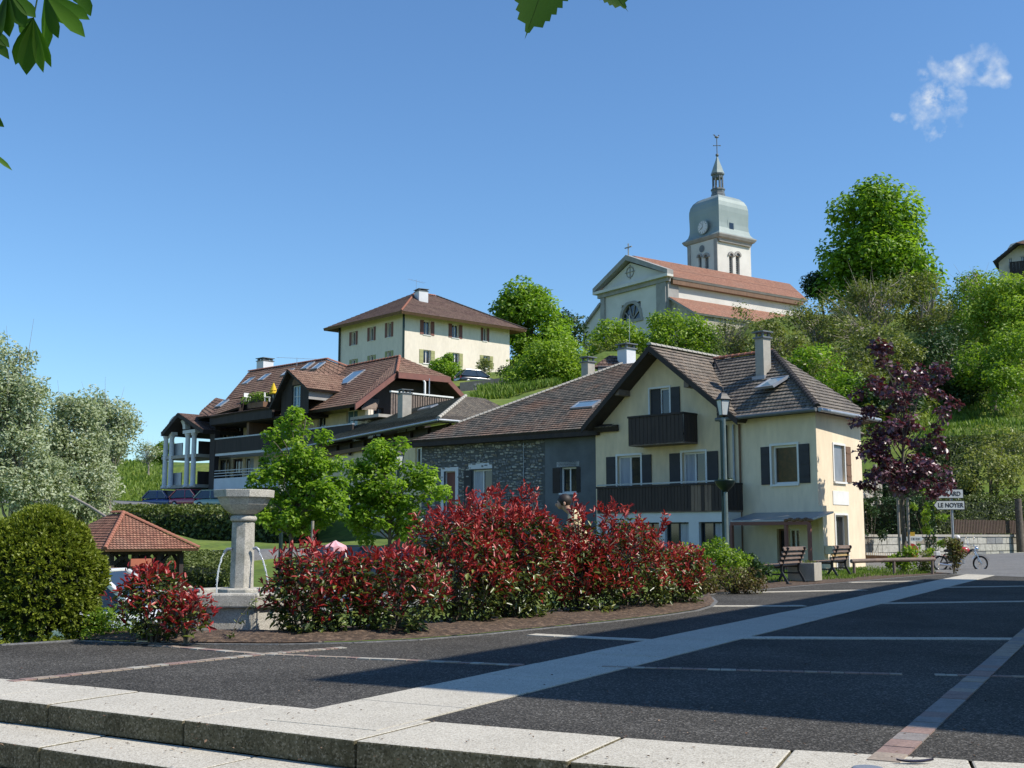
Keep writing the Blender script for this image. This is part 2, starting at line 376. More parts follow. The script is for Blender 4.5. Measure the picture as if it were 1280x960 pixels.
class MB:
    def __init__(self): self.v = []; self.f = []; self.uv = {}; self.mi = []; self.m = 0; self.sm = []
    def face(self, pts, uvs=None, smooth=False):
        i = len(self.v); self.v += [tuple(p) for p in pts]
        self.f.append(tuple(range(i, i + len(pts))))
        if uvs: self.uv[len(self.f) - 1] = uvs
        self.mi.append(self.m); self.sm.append(smooth)
        return self
    def faces(self, vs, fs, smooth=False):
        i = len(self.v); self.v += [tuple(p) for p in vs]
        for f in fs: self.f.append(tuple(i + a for a in f)); self.mi.append(self.m); self.sm.append(smooth)
        return self
    def hexa(self, b, t):
        """bottom ring and top ring, same order"""
        n = len(b)
        vs = list(b) + list(t)
        fs = [tuple(range(n))[::-1], tuple(range(n, 2 * n))] + [(i, (i + 1) % n, n + (i + 1) % n, n + i) for i in range(n)]
        return self.faces(vs, fs)
    def box(self, c, s, rz=0.0, M=None):
        hx, hy, hz = s[0] / 2, s[1] / 2, s[2] / 2
        q = [Vector((x, y, z)) for z in (-hz, hz) for x, y in ((-hx, -hy), (hx, -hy), (hx, hy), (-hx, hy))]
        if M is not None: q = [M @ a for a in q]
        else:
            m = Matrix.Rotation(rz, 3, 'Z'); q = [m @ a for a in q]
        q = [a + Vector(c) for a in q]
        return self.hexa(q[:4], q[4:])
    def wbox(self, w, s0, s1, z0, z1, o0, o1):
        b = [w.at(s0, z0, o0), w.at(s1, z0, o0), w.at(s1, z0, o1), w.at(s0, z0, o1)]
        t = [w.at(s0, z1, o0), w.at(s1, z1, o0), w.at(s1, z1, o1), w.at(s0, z1, o1)]
        return self.hexa(b, t)
    def bar(self, a, b, w, h=None, up=(0, 0, 1)):
        h = h or w
        a = Vector(a); b = Vector(b); d = (b - a).normalized()
        u = Vector(up)
        if abs(d.dot(u)) > .95: u = Vector((1, 0, 0))
        s = d.cross(u).normalized() * w / 2; t = s.cross(d).normalized() * h / 2
        return self.hexa([a - s - t, a + s - t, a + s + t, a - s + t], [b - s - t, b + s - t, b + s + t, b - s + t])
    def tube(self, pts, rs, n=8, cap=True, smooth=True):
        pts = [Vector(p) for p in pts]
        if not hasattr(rs, '__len__'): rs = [rs] * len(pts)
        rings = []
        u = None
        for i, p in enumerate(pts):
            d = (pts[min(i + 1, len(pts) - 1)] - pts[max(i - 1, 0)]).normalized()
            if u is None:
                u = d.cross(Vector((0, 0, 1)))
                if u.length < .01: u = Vector((1, 0, 0))
            u = (u - d * u.dot(d)).normalized()
            w = d.cross(u)
            rings.append([p + (u * math.cos(2 * math.pi * k / n) + w * math.sin(2 * math.pi * k / n)) * rs[i] for k in range(n)])
        vs = [q for r in rings for q in r]
        fs = [(i * n + k, i * n + (k + 1) % n, (i + 1) * n + (k + 1) % n, (i + 1) * n + k) for i in range(len(pts) - 1) for k in range(n)]
        self.faces(vs, fs, smooth)
        if cap:
            self.face(rings[0][::-1]); self.face(rings[-1])
        return self
    def lathe(self, c, prof, n=16, rot=0.0, smooth=False, sq=1.0):
        c = Vector(c)
        vs = [c + Vector((r * math.cos(rot + 2 * math.pi * k / n), r * math.sin(rot + 2 * math.pi * k / n), z)) for r, z in prof for k in range(n)]
        fs = [(i * n + k, i * n + (k + 1) % n, (i + 1) * n + (k + 1) % n, (i + 1) * n + k) for i in range(len(prof) - 1) for k in range(n)]
        self.faces(vs, fs, smooth)
        if prof[0][0] > 1e-4: self.face(vs[:n][::-1])
        if prof[-1][0] > 1e-4: self.face(vs[-n:])
        return self
    def ball(self, c, r, n=10, m=7, sc=(1, 1, 1), M=None):
        vs = []
        for i in range(m + 1):
            a = math.pi * i / m
            for k in range(n):
                q = Vector((r * math.sin(a) * math.cos(2 * math.pi * k / n) * sc[0], r * math.sin(a) * math.sin(2 * math.pi * k / n) * sc[1], r * math.cos(a) * sc[2]))
                if M is not None: q = M @ q
                vs.append(Vector(c) + q)
        fs = [(i * n + k, (i + 1) * n + k, (i + 1) * n + (k + 1) % n, i * n + (k + 1) % n) for i in range(m) for k in range(n)]
        return self.faces(vs, fs, True)
    def build(self, name, mats, parent=None, world=True, bevel=0.0):
        me = bpy.data.meshes.new(name)
        off = wloc(parent) if (world and parent is not None) else Vector((0, 0, 0))
        me.from_pydata([(a[0] - off.x, a[1] - off.y, a[2] - off.z) for a in self.v], [], self.f)
        if not isinstance(mats, (list, tuple)): mats = [mats]
        for m_ in mats: me.materials.append(m_)
        if len(mats) > 1: me.polygons.foreach_set('material_index', self.mi)
        me.polygons.foreach_set('use_smooth', self.sm)
        if self.uv:
            ul = me.uv_layers.new(name='UVMap')
            for i, uvs in self.uv.items():
                p = me.polygons[i]
                for k_, u in zip(p.loop_indices, uvs): ul.data[k_].uv = u
        me.update()
        o = link(name, me, parent)
        if bevel:
            bv = o.modifiers.new('bevel', 'BEVEL'); bv.width = bevel; bv.segments = 2; bv.limit_method = 'ANGLE'
            bv.angle_limit = rad(40)
        return o

def clip_poly(poly, a, b, keep):
    """clip 2-D polygon by axis a at value b, keep +1: >=b, -1: <=b"""
    out = []
    n = len(poly)
    for i in range(n):
        p, q = poly[i], poly[(i + 1) % n]
        ip = keep * (p[a] - b) >= -1e-9; iq = keep * (q[a] - b) >= -1e-9
        if ip: out.append(p)
        if ip != iq:
            t = (b - p[a]) / (q[a] - p[a])
            out.append((p[0] + (q[0] - p[0]) * t, p[1] + (q[1] - p[1]) * t))
    return out
def wall_mesh(mb, w, poly, holes=(), depth=.18, off=0.0, thick=0.0):
    """convex outline poly [(s,z)] with rectangular holes (s0,s1,z0,z1) and their reveals"""
    holes = [(min(h[0], h[1]), max(h[0], h[1]), h[2], h[3]) for h in holes]
    ss = sorted({p[0] for p in poly} | {h[0] for h in holes} | {h[1] for h in holes})
    zs = sorted({h[2] for h in holes} | {h[3] for h in holes} | {min(p[1] for p in poly), max(p[1] for p in poly)})
    for i in range(len(ss) - 1):
        sm = (ss[i] + ss[i + 1]) / 2
        if ss[i + 1] - ss[i] < 1e-4: continue
        for j in range(len(zs) - 1):
            zm = (zs[j] + zs[j + 1]) / 2
            if zs[j + 1] - zs[j] < 1e-4: continue
            if any(h[0] < sm < h[1] and h[2] < zm < h[3] for h in holes): continue
            q = poly
            q = clip_poly(q, 0, ss[i], 1); q = clip_poly(q, 0, ss[i + 1], -1) if q else q
            q = clip_poly(q, 1, zs[j], 1) if q else q; q = clip_poly(q, 1, zs[j + 1], -1) if q else q
            if len(q) >= 3: mb.face([w.at(a, b, off) for a, b in q])
    for (a, b, c, d) in holes:
        for (p, q) in (((a, c), (b, c)), ((b, c), (b, d)), ((b, d), (a, d)), ((a, d), (a, c))):
            mb.face([w.at(*p, off), w.at(*q, off), w.at(*q, off - depth), w.at(*p, off - depth)])
    return mb

def window(w, px0, px1, py0, py1, parent, off=0.0, frame=None, glass=None, depth=.16, bars=1, fr=.06, cross=0, curtain=False,
           lsh=0, rsh=0, shm=None, sill=True, closed=0, surround=.0, name='window', shz=0.0, rect=None, headm=None):
    """window measured from the photograph; returns the hole (s0,s1,z0,z1). lsh/rsh widths (m) of the shutters on the picture's left and right"""
    frame = frame or M_WHITE; glass = glass or M_GLASS; shm = shm or M_SHUT
    if rect is None:
        pm = (py0 + py1) / 2
        sa, sb = w.s(px0, pm, off), w.s(px1, pm, off)
        xm = (px0 + px1) / 2
        z1, z0 = w.z(xm, py0, off), w.z(xm, py1, off)
    else: sa, sb, z0, z1 = rect
    s0, s1 = min(sa, sb), max(sa, sb)
    lo = sb < sa     # picture left is the larger s
    mb = MB()
    o0, o1 = off - depth - .04, off - depth + .05
    mb.wbox(w, s0, s0 + fr, z0, z1, o0, o1); mb.wbox(w, s1 - fr, s1, z0, z1, o0, o1)
    mb.wbox(w, s0 + fr, s1 - fr, z0, z0 + fr, o0, o1); mb.wbox(w, s0 + fr, s1 - fr, z1 - fr, z1, o0, o1)
    for i in range(bars):
        c = s0 + (s1 - s0) * (i + 1) / (bars + 1)
        mb.wbox(w, c - fr * .45, c + fr * .45, z0 + fr, z1 - fr, o0 + .01, o1 - .01)
    for i in range(cross):
        c = z0 + (z1 - z0) * (i + 1) / (cross + 1)
        mb.wbox(w, s0 + fr, s1 - fr, c - fr * .3, c + fr * .3, o0 + .015, o1 - .015)
    if surround > 0:
        g = surround
        mb.wbox(w, s0 - g, s0, z0, z1 + g, off + .002, off + .03); mb.wbox(w, s1, s1 + g, z0, z1 + g, off + .002, off + .03)
        mb.wbox(w, s0, s1, z1, z1 + g, off + .002, off + .03)
    fo = mb.build(name, frame, parent)
    n = bars + 1
    for i in range(n):
        a = s0 + fr * .9 + (s1 - s0 - 1.8 * fr) * i / n + (.0 if i == 0 else fr * .4); b = s0 + fr * .9 + (s1 - s0 - 1.8 * fr) * (i + 1) / n - (0 if i == n - 1 else fr * .4)
        MB().wbox(w, a, b, z0 + fr * .9, z1 - fr * .9, off - depth - .012, off - depth).build('pane', glass, fo)
    if curtain:
        cm = MB()
        k_ = 14
        a, b = s0 + fr, s0 + fr + (s1 - s0) * .42
        if lo: a, b = s1 - fr - (s1 - s0) * .42, s1 - fr
        for i in range(k_):
            x0 = a + (b - a) * i / k_; x1 = a + (b - a) * (i + 1) / k_
            d0 = .012 * (i % 2) + .004; d1 = .012 * ((i + 1) % 2) + .004
            cm.face([w.at(x0, z0 + fr, off - depth + d0), w.at(x1, z0 + fr, off - depth + d1), w.at(x1, z1 - fr, off - depth + d1), w.at(x0, z1 - fr, off - depth + d0)])
        cm.build('curtain', M_CURT, fo)
    def shutter(a, b, dz=0, o=0.01):
        m = MB(); m.wbox(w, a, b, z0 + dz, z1 - .01, off + o, off + o + .035)
        for t in (.18, .5, .82):
            zz = z0 + (z1 - z0) * t
            m.wbox(w, a + .02, b - .02, zz - .03, zz + .03, off + o + .035, off + o + .05)
        m.build('shutter', shm, fo)
    L_, R_ = (lsh, rsh)
    if not lo: L_, R_ = (rsh, lsh)
    if L_: shutter(s1 + .01 + surround, s1 + .01 + surround + L_)
    if R_: shutter(s0 - .01 - surround - R_, s0 - .01 - surround)
    if closed:
        c = s0 + (s1 - s0) * (1 - closed) if lo else s0
        shutter(c, c + (s1 - s0) * closed, o=-depth + .055)
    if sill:
        MB().wbox(w, s0 - .06, s1 + .06, z0 - .07, z0 - .002, off - .05, off + .07).build('sill', headm or frame, fo)
    return (s0, s1, z0, z1)

def courses(mb, e0, e1, r1, r0, n, step=.035, thick=.14, under=True):
    """tiled slope: eave e0->e1, top r0->r1, laid in n stepped courses with thickness below"""
    e0, e1, r1, r0 = [Vector(a) for a in (e0, e1, r1, r0)]
    nrm = (e1 - e0).cross(r0 - e0)
    if nrm.length < 1e-6: nrm = (e1 - e0).cross(r1 - e0)
    nrm.normalize()
    if nrm.z < 0: nrm = -nrm
    ed = (e1 - e0).normalized(); up = (nrm.cross(ed)).normalized()
    if up.z < 0: up = -up
    def uv(p): return ((p - e0).dot(ed), (p - e0).dot(up))
    for i in range(n):
        t0, t1 = i / n, (i + 1) / n
        a, b = e0.lerp(r0, t0), e1.lerp(r1, t0); c, d = e1.lerp(r1, t1), e0.lerp(r0, t1)
        au, bu = a + nrm * step, b + nrm * step
        pts = [au, bu, c, d]
        if (c - d).length < 1e-4: pts = [au, bu, c]
        mb.face(pts, [uv(p) for p in pts])
        mb.face([a, b, bu, au], [(uv(a)[0], uv(a)[1] + .01), (uv(b)[0], uv(b)[1] + .01), (uv(b)[0], uv(b)[1] + .02), (uv(a)[0], uv(a)[1] + .02)])
    return mb
def slab(mb, pts, thick=.14, drop=.004):
    """board layer under a slope"""
    pts = [Vector(p) for p in pts]
    q = []
    for p in pts:
        if not q or (p - q[-1]).length > 1e-4: q.append(p)
    nrm = (q[1] - q[0]).cross(q[2] - q[0]).normalized()
    if nrm.z < 0: nrm = -nrm
    mb.hexa([p - nrm * thick for p in q], [p - nrm * drop for p in q])
    return mb
def roof(planes, name, tmat, umat, parent, thick=.14, crs=.32, step=.035):
    """planes: list of (e0,e1,r1,r0)"""
    a = MB(); b = MB()
    for pl in planes:
        e0, e1, r1, r0 = [Vector(x) for x in pl]
        L = ((e0 + e1) / 2 - (r0 + r1) / 2).length
        courses(a, e0, e1, r1, r0, max(2, int(L / crs)), step)
        slab(b, [e0, e1, r1, r0], thick)
    o = a.build(name, tmat, parent)
    b.build('roof_boards', umat, o)
    return o
def ridge_row(p0, p1, n, parent, m, r=.09, name='ridge_tile', lift=.03):
    p0, p1 = Vector(p0), Vector(p1)
    L = (p1 - p0).length / n
    d = (p1 - p0).normalized()
    mb = MB()
    k_ = 6
    s = d.cross(Vector((0, 0, 1))).normalized(); u = s.cross(d).normalized()
    ra, rb = r, r * .8
    v = []
    for t, rr in ((0, ra), (L * 1.08, rb)):
        for i in range(k_ + 1):
            an = math.pi * i / k_
            v.append(d * t + s * math.cos(an) * rr + u * math.sin(an) * rr)
    f = [(i, i + 1, k_ + 2 + i, k_ + 1 + i) for i in range(k_)] + [tuple(range(k_ + 1))]
    me = bpy.data.meshes.new(name); me.from_pydata([tuple(q) for q in v], [], f); me.materials.append(m); me.update()
    off = wloc(parent)
    for i in range(n):
        o = link(name, me, parent)
        o.location = p0 + (p1 - p0) * (i / n) + Vector((0, 0, lift)) - off

# ------------------------------------------------------------------ foliage
def leaves_mesh(name, c, d, nrm, L, Wd, m, tint, fold=.25, six=False):
    """c base points, d leaf directions, nrm approximate normals (all N x 3); L, Wd lengths and widths (N)"""
    N = len(c)
    d = d / (np.linalg.norm(d, axis=1, keepdims=True) + 1e-9)
    s = np.cross(d, nrm); s /= (np.linalg.norm(s, axis=1, keepdims=True) + 1e-9)
    n = np.cross(s, d)
    L = np.asarray(L).reshape(-1, 1) * np.ones((N, 1)); Wd = np.asarray(Wd).reshape(-1, 1) * np.ones((N, 1))
    if six:
        v = np.stack([c, c + d * L * .35 + s * Wd * .5 + n * Wd * fold, c + d * L * .75 + s * Wd * .36 + n * Wd * fold * .6, c + d * L - n * L * .10,
                      c + d * L * .75 - s * Wd * .36 + n * Wd * fold * .6, c + d * L * .35 - s * Wd * .5 + n * Wd * fold,], axis=1)
        k = 6
        fl = np.array([0, 1, 2, 3, 0, 3, 4, 5]); per = [4, 4]
    else:
        v = np.stack([c, c + d * L * .5 + s * Wd * .5 + n * Wd * fold, c + d * L, c + d * L * .5 - s * Wd * .5 + n * Wd * fold], axis=1)
        k = 4
        fl = np.array([0, 1, 2, 0, 2, 3]); per = [3, 3]
    me = bpy.data.meshes.new(name)
    me.vertices.add(N * k); me.vertices.foreach_set('co', v.reshape(-1).astype(np.float32))
    loops = (fl[None, :] + (np.arange(N) * k)[:, None]).reshape(-1).astype(np.int32)
    me.loops.add(len(loops)); me.loops.foreach_set('vertex_index', loops)
    tot = np.tile(np.array(per, dtype=np.int32), N)
    st = np.concatenate([[0], np.cumsum(tot)[:-1]]).astype(np.int32)
    me.polygons.add(len(tot)); me.polygons.foreach_set('loop_start', st); me.polygons.foreach_set('loop_total', tot)
    me.materials.append(m)
    at = me.attributes.new('tint', 'FLOAT', 'FACE')
    at.data.foreach_set('value', np.repeat(np.clip(tint, 0, 1), 2).astype(np.float32))
    me.update(calc_edges=True)
    return me
def rdir(n):
    v = NR.normal(size=(n, 3)); return v / np.linalg.norm(v, axis=1, keepdims=True)
def clump_leaves(centers, radii, per, leaf, m, name, aspect=.6, up=.5, tbase=.5, tvar=.22, flat=.8, shell=.55, six=False, fold=.25, upright=0.0):
    """leaves scattered over irregular clumps; gaps stay between clumps"""
    K = len(centers)
    cnt = np.maximum(3, (per * (radii / radii.mean()) ** 2).astype(int))
    idx = np.repeat(np.arange(K), cnt); N = len(idx)
    dr = rdir(N)
    rr = shell + (1 - shell) * NR.random(N) ** .7
    p = centers[idx] + dr * (radii[idx] * rr)[:, None] * np.array([1, 1, flat])
    nrm = dr * .5 + rdir(N) * .55 + np.array([0, 0, up])
    nrm /= np.linalg.norm(nrm, axis=1, keepdims=True)
    t = rdir(N) + dr * .35 - np.array([0, 0, .15]) + np.array([0, 0, upright])
    d = t - nrm * (t * nrm).sum(1, keepdims=True) * (1 - min(1, upright))
    ct = NR.normal(tbase, tvar * .7, K)
    tint = ct[idx] + NR.normal(0, tvar, N)
    L = leaf * (.7 + .6 * NR.random(N))
    return leaves_mesh(name, p, d, nrm, L, L * aspect, m, tint, six=six, fold=fold)
def lobe_centers(lobes, k, surf=.5, jit=0):
    """lobes: (x,y,z,rx,ry,rz) ; k clumps placed in proportion to volume, biased outward"""
    vol = np.array([l[3] * l[4] * l[5] for l in lobes]) ** .75; vol = vol / vol.sum()
    out = []
    for l, f in zip(lobes, vol):
        n = max(2, int(k * f))
        q = rdir(n) * (surf + (1 - surf) * NR.random((n, 1)) ** .6)
        out.append(np.array(l[:3]) + q * np.array(l[3:6]))
    return np.vstack(out)
def limb(mb, a, b, r0, r1, wob=.12, n=4, sides=6):
    a = Vector(a); b = Vector(b); L = (b - a).length
    pts = []; rs = []
    for i in range(n + 1):
        t = i / n
        q = a.lerp(b, t)
        if 0 < i < n: q += Vector((R.uniform(-1, 1), R.uniform(-1, 1), R.uniform(-.3, .8))) * L * wob * .5
        q.z += L * .08 * math.sin(math.pi * t)
        pts.append(q); rs.append(r0 + (r1 - r0) * t)
    mb.tube(pts, rs, sides, cap=False)
    return pts
def tree(name, label, base, lobes, k, per, leaf, lm, tr=.15, rc=(.35, .6), bark=None, group=None, cat='tree', limbs=12, twig=0, fork=.35, lean=(0, 0),
         up=.5, aspect=.6, shell=.5, tvar=.2, tbase=.5, flat=.8, world=True, stems=1, surf=.45, upright=0.0, six=False, top=None, crown='crown'):
    """lobes in world coordinates"""
    base = Vector(base)
    t = thing(name, label, cat, base, 0, group)
    b = np.array(base)
    C_ = lobe_centers(lobes, k, surf) - b
    rads = NR.uniform(rc[0], rc[1], len(C_))
    me = clump_leaves(C_, rads, per, leaf, lm, crown, aspect=aspect, up=up, tbase=tbase, tvar=tvar, shell=shell, flat=flat, upright=upright, six=six)
    co = link(crown, me, t)
    mb = MB()
    zt = max(l[2] for l in lobes) - base.z if top is None else top
    cx = np.mean([l[0] for l in lobes]) - base.x; cy = np.mean([l[1] for l in lobes]) - base.y
    zmin = min(l[2] - l[5] for l in lobes) - base.z
    for s_ in range(stems):
        ox, oy = (0, 0) if stems == 1 else (R.uniform(-.4, .4) * (lobes[0][3]), R.uniform(-.4, .4) * lobes[0][4])
        p0 = Vector((ox * .25, oy * .25, -.15)); p1 = Vector((cx + ox, cy + oy, zt))
        pts = []; rs = []
        for i in range(7):
            f = i / 6
            q = p0.lerp(Vector((p0.x, p0.y, p1.z)), f); q.x += (p1.x - p0.x) * f * f; q.y += (p1.y - p0.y) * f * f
            q += Vector((R.uniform(-1, 1), R.uniform(-1, 1), 0)) * tr * .5 * (i > 0)
            pts.append(q); rs.append(tr * (1 - .8 * f) * (1.25 if i == 0 else 1))
        mb.tube(pts, rs, 8, cap=False)
        order = list(range(len(C_))); R.shuffle(order)
        for i in order[:limbs // stems]:
            tgt = Vector(C_[i])
            f = fork + (.92 - fork) * max(0, min(1, (tgt.z - zmin) / max(.1, zt - zmin))) * R.uniform(.5, .85)
            j = min(5, int(f * 6)); a = pts[j].lerp(pts[j + 1], f * 6 - j)
            limb(mb, a, tgt, tr * (1 - .8 * f) * .5, tr * .08)
        for i in order[:twig // stems]:
            tgt = Vector(C_[i]); a = pts[3].lerp(tgt, .4)
            for _ in range(3):
                e = tgt + Vector((R.uniform(-1, 1), R.uniform(-1, 1), R.uniform(-.2, 1.2))) * rc[1] * 1.2
                mb.tube([a, a.lerp(e, .5) + Vector((0, 0, .05)), e], [tr * .10, tr * .06, tr * .02], 3, cap=False)
    mb.build('trunk', bark or M_BARK, t, world=False)
    return t
def LB(px, py, Y, rpx, rpy, ry=None, k=1.0):
    p = P(px, py, Y); rx = rpx / F * Y; rz = rpy / F * Y
    return (p.x, p.y, p.z, rx, ry if ry else rx * .9, rz)
def hedge(name, label, poly, z0, z1, lm, leaf, dens, cat='hedge', kind=None, group=None, wob=.08, up=.3, tvar=.22, tbase=.5, topb=.12, widthz=None):
    """clipped hedge: dark solid core for the inner shade, leaves over sides and top. poly: list of (x,y) ring, z0/z1 numbers or lists per vertex"""
    n = len(poly)
    z0 = z0 if hasattr(z0, '__len__') else [z0] * n; z1 = z1 if hasattr(z1, '__len__') else [z1] * n
    c = Vector((sum(p[0] for p in poly) / n, sum(p[1] for p in poly) / n, min(z0)))
    t = thing(name, label, cat, c, 0, group)
    cx, cy = c.x, c.y
    def inn(p, k_=.22):
        v = Vector((cx - p[0], cy - p[1])); L = v.length
        return (p[0] + v.x / L * k_, p[1] + v.y / L * k_)
    MB().hexa([Vector((*inn(p), z0[i] - .3)) for i, p in enumerate(poly)], [Vector((*inn(p), z1[i] - .25)) for i, p in enumerate(poly)]).build('hedge_core', M_COREG, t)  # dark box in place of the shaded inside, no real wood
    pts = []; ns = []; tb = []
    for i in range(n):
        j = (i + 1) % n
        a = np.array([*poly[i], 0.]); b = np.array([*poly[j], 0.])
        L = np.linalg.norm(b - a); h = (z1[i] + z1[j] - z0[i] - z0[j]) / 2
        m_ = int(L * h * dens)
        if m_ < 1: continue
        f = NR.random(m_); g = NR.random(m_)
        q = a + (b - a) * f[:, None]
        lo_ = z0[i] + (z0[j] - z0[i]) * f; hi_ = z1[i] + (z1[j] - z1[i]) * f
        q[:, 2] = lo_ + (hi_ - lo_) * g
        nn = np.array([(b - a)[1], -(b - a)[0], 0]) / L
        if nn[:2].dot(a[:2] - np.array([cx, cy])) < 0: nn = -nn
        w_ = np.array([mnoise.noise(Vector(x_) * 1.2) for x_ in q]) * wob
        q += nn * (w_[:, None] + (NR.random((m_, 1)) - .6) * .12)
        pts.append(q); ns.append(np.tile(nn, (m_, 1))); tb.append(np.zeros(m_))
    # top
    for i in range(1, n - 1):
        a, b, d_ = [np.array([*poly[k_], z1[k_]]) for k_ in (0, i, i + 1)]
        ar = np.linalg.norm(np.cross(b - a, d_ - a)) / 2
        m_ = int(ar * dens)
        if m_ < 1: continue
        u = NR.random(m_); v = NR.random(m_); s_ = u + v > 1; u[s_] = 1 - u[s_]; v[s_] = 1 - v[s_]
        q = a + (b - a) * u[:, None] + (d_ - a) * v[:, None]
        q[:, 2] += (NR.random(m_) - .5) * .1
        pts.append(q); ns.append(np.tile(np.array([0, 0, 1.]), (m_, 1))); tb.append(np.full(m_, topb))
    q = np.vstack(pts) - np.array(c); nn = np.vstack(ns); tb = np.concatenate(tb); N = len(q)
    nrm = nn * .6 + rdir(N) * .6 + np.array([0, 0, up]); nrm /= np.linalg.norm(nrm, axis=1, keepdims=True)
    r_ = rdir(N) + nn * .5; d = r_ - nrm * (r_ * nrm).sum(1, keepdims=True) * .7
    L = leaf * (.7 + .6 * NR.random(N))
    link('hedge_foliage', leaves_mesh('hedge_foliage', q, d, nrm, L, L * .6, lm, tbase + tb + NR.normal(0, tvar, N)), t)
    return t
def grass_patch(name, pts, h, m, w=.03, kind='stuff', tbase=.5, lean=.35, label=None):
    """blades at given N x 3 points"""
    N = len(pts)
    d = rdir(N) * lean + np.array([0, 0, 1.]); nrm = rdir(N); nrm[:, 2] *= .3
    L = h * (.5 + .8 * NR.random(N))
    me = leaves_mesh(name, pts, d, nrm, L, np.full(N, w), m, NR.normal(tbase, .22, N), fold=.1)
    o = link(name, me); o['kind'] = kind
    if label: o['label'] = label
    return o

# ------------------------------------------------------------------ ground
CP = []
def cp(px, py, Y): q = P(px, py, Y); CP.append(tuple(q))
def cz(x, y, z): CP.append((x, y, z))
for x, y, z in ((0, 2, -.5), (-6, 3, -.5), (6, 1, -.5), (-12, 8, -.6), (14, 4, -.3), (0, 20, -.35), (5, 25, -.25), (3, 33, -.15), (10, 38, -.1), (15, 34, -.1), (-3, 26, -.6),
                (-8, 22, -.95), (-14, 20, -1.0), (-4, 30, -.6), (-14, 32, -1.5), (-12, 40, -1.7), (-22, 36, -1.7), (-20, 50, -1.6), (-30, 50, -1.5), (-6, 45, -.4), (0, 48, -.2),
                (8, 50, .0), (14, 48, 0.0), (20, 34, 0), (30, 30, .3), (20, 48, .25), (17.7, 50, -.1), (21, 52, -.05), (25.8, 55.5, -.02), (29, 58, .1), (20, 56.5, .4), (27, 61.5, .8), (36, 46, -.1), (50, 55, .1), (24, 47, -.15), (28, 51, -.1), (33, 64, 1.2), (23, 50, -.15), (26, 44, -.1), (33, 56, .0), (40, 60, .2), (-45, 60, 0), (-60, 40, -1), (-40, 20, -1), (40, 10, 0), (60, 60, 8),
                (0, -20, -.5), (-30, -10, -.6), (30, -10, -.4), (-40, -40, -.5), (40, -40, -.5)):
    cz(x, y, z)
cp(270, 690, 58); cp(360, 690, 55); cp(205, 690, 56)
cp(260, 676, 66); cp(360, 680, 66); cp(170, 660, 66)
[cp(x_, 681, 72) for x_ in (140, 180, 220, 260, 300, 340)]; [cp(x_, 679, 66) for x_ in (380, 420)]; cp(250, 634, 84); cp(180, 634, 86); cp(350, 634, 80); cp(150, 640, 80)
cp(215, 629, 92); cp(280, 629, 90); cp(160, 629, 96); cp(420, 640, 78)
cp(175, 600, 120); cp(145, 604, 120); cp(100, 610, 120); cp(175, 580, 175); cp(140, 580, 180); cp(60, 590, 180); cp(230, 582, 150); cp(-60, 600, 180)
cz(-5, 62, 1.0); cz(-2, 80, 6.5); cz(6, 66, 4.0); cz(14, 64, 4.5); cz(4, 76, 8); cz(-14, 82, 5.0); cz(-22, 100, 5.5); cz(-30, 110, 5.4)
cp(610, 500, 88); cp(640, 492, 92); cp(690, 485, 92); cp(590, 505, 84)
[cp(a_, b_, 99.2) for a_, b_ in ((570, 499), (585, 497), (605, 495.5), (625, 494), (645, 491), (665, 487), (690, 484))]; [cp(a_, b_, 103.6) for a_, b_ in ((570, 477), (585, 476), (605, 474.5), (625, 473), (645, 471), (665, 469), (690, 466))]; cp(620, 468, 118); cp(520, 480, 118); cp(440, 490, 125); cp(700, 455, 115); cp(640, 455, 140)
cp(760, 440, 105); cp(760, 445, 140); cp(850, 435, 135); cp(960, 430, 130); cp(850, 420, 170); cp(1000, 400, 150); cp(900, 410, 200)
cp(850, 470, 84); cp(980, 470, 78); cp(1090, 480, 78)
cp(1190, 536, 74); cp(1240, 530, 74); cp(1150, 545, 70); cp(1190, 500, 86); cp(1270, 505, 84); cp(1140, 480, 92)
cp(1100, 400, 125); cp(1200, 400, 120); cp(1270, 350, 120); cp(1280, 380, 105); cp(1180, 645, 60); cp(1260, 645, 60); cp(1320, 650, 60); cp(1130, 650, 58); cp(1300, 560, 68); cp(1200, 560, 68); cp(1400, 520, 80); cp(1500, 400, 110)
CPA = np.array(CP)
def ground_z(x, y):
    x = np.asarray(x, float); y = np.asarray(y, float); sh = x.shape
    x = x.reshape(-1); y = y.reshape(-1)
    out = np.zeros(len(x))
    for i in range(0, len(x), 4000):
        dx = x[i:i + 4000, None] - CPA[None, :, 0]; dy = y[i:i + 4000, None] - CPA[None, :, 1]
        w = 1.0 / (dx * dx + dy * dy + 1.5) ** 1.9
        out[i:i + 4000] = (w * CPA[None, :, 2]).sum(1) / w.sum(1)
    # keep the ground under the square
    dv = np.where((y < 36) & (x > -7 + 0) , np.minimum(out, -.12), out)
    out = dv
    # the slopes level off away from the village
    far = np.clip((np.hypot(x, y - 60) - 220) / 600, 0, 1)
    out = out * (1 - far) + far * -4
    return out.reshape(sh)
def gz(x, y): return float(ground_z(np.array([x]), np.array([y]))[0])
def grid_axis(a, b, fine0, fine1, df, n):
    return np.unique(np.concatenate([np.linspace(a, fine0, n), np.arange(fine0, fine1, df), np.linspace(fine1, b, n)]))
gx = grid_axis(-3000, 3000, -70, 75, 1.4, 9); gy = grid_axis(-600, 4000, -12, 215, 1.4, 9)
XX, YY = np.meshgrid(gx, gy)
ZZ = ground_z(XX, YY)
gv = np.stack([XX.reshape(-1), YY.reshape(-1), ZZ.reshape(-1)], 1)
nx, ny = len(gx), len(gy)
ii, jj = np.meshgrid(np.arange(nx - 1), np.arange(ny - 1))
a_ = (jj * nx + ii).reshape(-1)
gf = np.stack([a_, a_ + 1, a_ + nx + 1, a_ + nx], 1)
gme = bpy.data.meshes.new('ground')
gme.from_pydata(gv.tolist(), [], gf.tolist())
